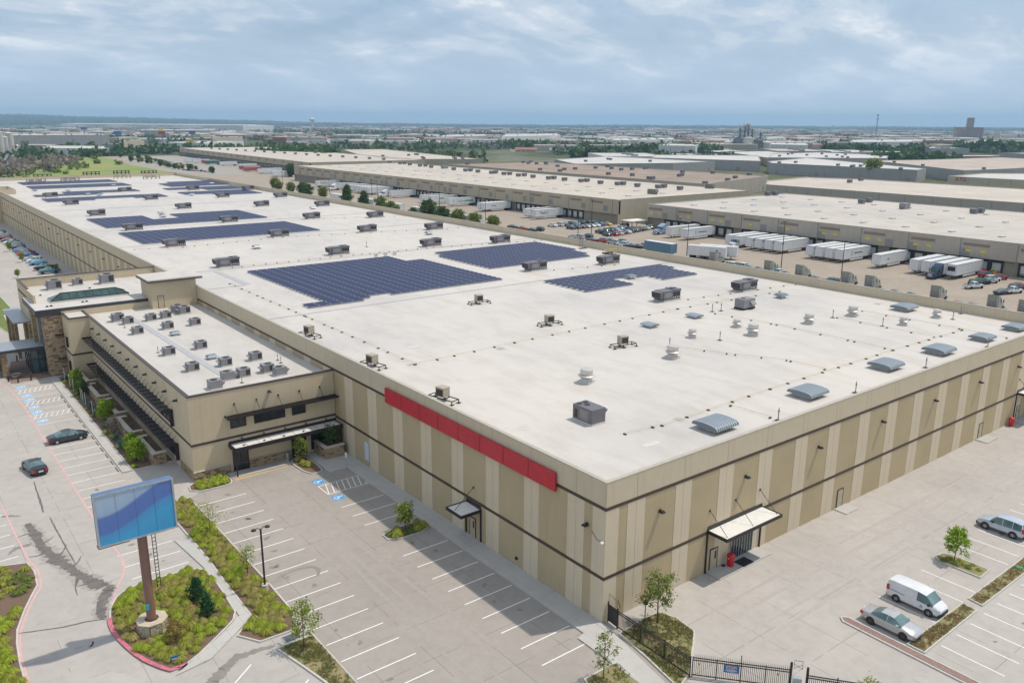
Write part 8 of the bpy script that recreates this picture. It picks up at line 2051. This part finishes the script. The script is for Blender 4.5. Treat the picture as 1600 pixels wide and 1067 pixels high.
for a, b, n_, s0, s1 in (([(640.77,706.34),(868.18,693.74)], 0, 150, 8, 14), ([(342.61,858.27),(354.54,778.33)], 0, 60, 9, 15), ([(833.87,425.23),(835.14,362.07)], 0, 90, 9, 13), ([(86.33,936.81),(123.34,1004.2)], 0, 40, 7, 11), ([(158.52,1003.68),(282.09,1121.61)], 0, 70, 6, 11), ([(387.88,608.53),(598.55,895.32)], 0, 0, 7, 12), ([(799.1,1041.54),(813.24,962.16)], 0, 50, 9, 15), ([(334.51,902.95),(336.03,843.02)], 0, 40, 8, 13), ([(534.8,518.12),(612.99,527.11)], 0, 24, 6, 9), ([(1308.76,566.18),(1340.78,487.33)], 0, 60, 12, 18), ([(1068.98,636.74),(1166.11,554.95)], 0, 50, 10, 15)) if False else tuple((p_, None, n_, s0, s1) for p_, n_, s0, s1 in (([(640.77,706.34),(868.18,693.74)], 150, 8, 14), ([(342.61,858.27),(354.54,778.33)], 60, 9, 15), ([(833.87,425.23),(835.14,362.07)], 90, 9, 13), ([(86.33,936.81),(123.34,1004.2)], 40, 7, 11), ([(158.52,1003.68),(282.09,1121.61)], 70, 6, 11), ([(799.1,1041.54),(813.24,962.16)], 50, 9, 15), ([(334.51,902.95),(336.03,843.02)], 40, 8, 13), ([(1308.76,566.18),(1340.78,487.33)], 60, 12, 18), ([(1068.98,636.74),(1166.11,554.95)], 50, 10, 15))):
    p0, p1 = Vector(a[0]), Vector(a[1])
    for k in range(n_):
        q = p0.lerp(p1, rt.random()); belt.append((q.x + rt.uniform(-14, 14), q.y + rt.uniform(-14, 14), rt.uniform(s0, s1), -.3))
woods('tree_belts', 'dense dark green tree belts behind the warehouses', belt, leafmat('belt_foliage', (0.035, 0.085, 0.02), (0.09, 0.165, 0.04), .2), 26)
brush = []
for k in range(60):
    a = rt.random(); p0, p1 = Vector([(38.39,714.68)][0]), Vector([(125.84,913.46)][0]); q = p0.lerp(p1, a); brush.append((q.x + rt.uniform(-30, 25), q.y + rt.uniform(-50, 50), rt.uniform(5, 9), -.4))
woods('bare_brush', 'brownish bare brushwood at the left beyond the roof', brush, L_GREYBR, 22)
gr = []
for k in range(18):
    a, b = [(45.79,673.09),(95.43,788.49)]; q = Vector(a).lerp(Vector(b), rt.random()); gr.append((q.x + rt.uniform(-6, 30), q.y + rt.uniform(-30, 30), rt.uniform(2.5, 5), -.4))
for p in [(109.16,780.04),(111.58,766.24),(138.13,843.73),(148.92,808.51),(78.34,774.84),(156.76,947.36),(215.46,1105.9),(212.1,1059.67)]: gr.append((p[0], p[1], 5, -.3)); gr.append((p[0] + 3, p[1], 4, -.3))
woods('meadow_bushes', 'scattered green bushes on the meadow beyond the roof', gr, L_OAK, 30)
cpk = []
for a_, b_, n_ in ((*[(179.37,881.84),(177.45,678.84)], 12), (*[(194.09,983.32),(196.07,839.5)], 8), (*[(178.79,737.2),(182.5,623.28)], 8)):
    for k in range(n_): q = Vector(a_).lerp(Vector(b_), (k + .5) / n_); cpk.append((q.x + rt.uniform(-5, 5), q.y + rt.uniform(-8, 8)))
for i, (x, y) in enumerate(cpk): tree('car_park_tree', 'mid2' if i % 3 else 'mid3', 'small green tree around the car park beyond the roof', (x, y, 0), None, 'trees around the far car park', rt.uniform(.55, .85), i)
MB().sheet([(185.98,948.95),(218.28,1011.37),(254.34,948.84),(226.95,761.2),(205.47,608.72),(170.96,611.33),(158.1,680)], .012).build('car_park', concrete('car_park_concrete', (0.36, 0.33, 0.295)), kind='structure')
# ------------------------------------------------------------------ the air itself
hm = bpy.data.materials.new('haze_air'); hm.use_nodes = True
hn = hm.node_tree; hn.nodes.clear()
ho = hn.nodes.new('ShaderNodeOutputMaterial'); hv = hn.nodes.new('ShaderNodeVolumePrincipled')
hv.inputs['Color'].default_value = (0.50, 0.76, 1.0, 1)
hv.inputs['Density'].default_value = 1.1e-4
hv.inputs['Anisotropy'].default_value = 0.1
hn.links.new(hv.outputs[0], ho.inputs['Volume'])
MB().box(-15000, 15000, -15000, 15000, -12, 175).build('haze', hm, None, kind='stuff')
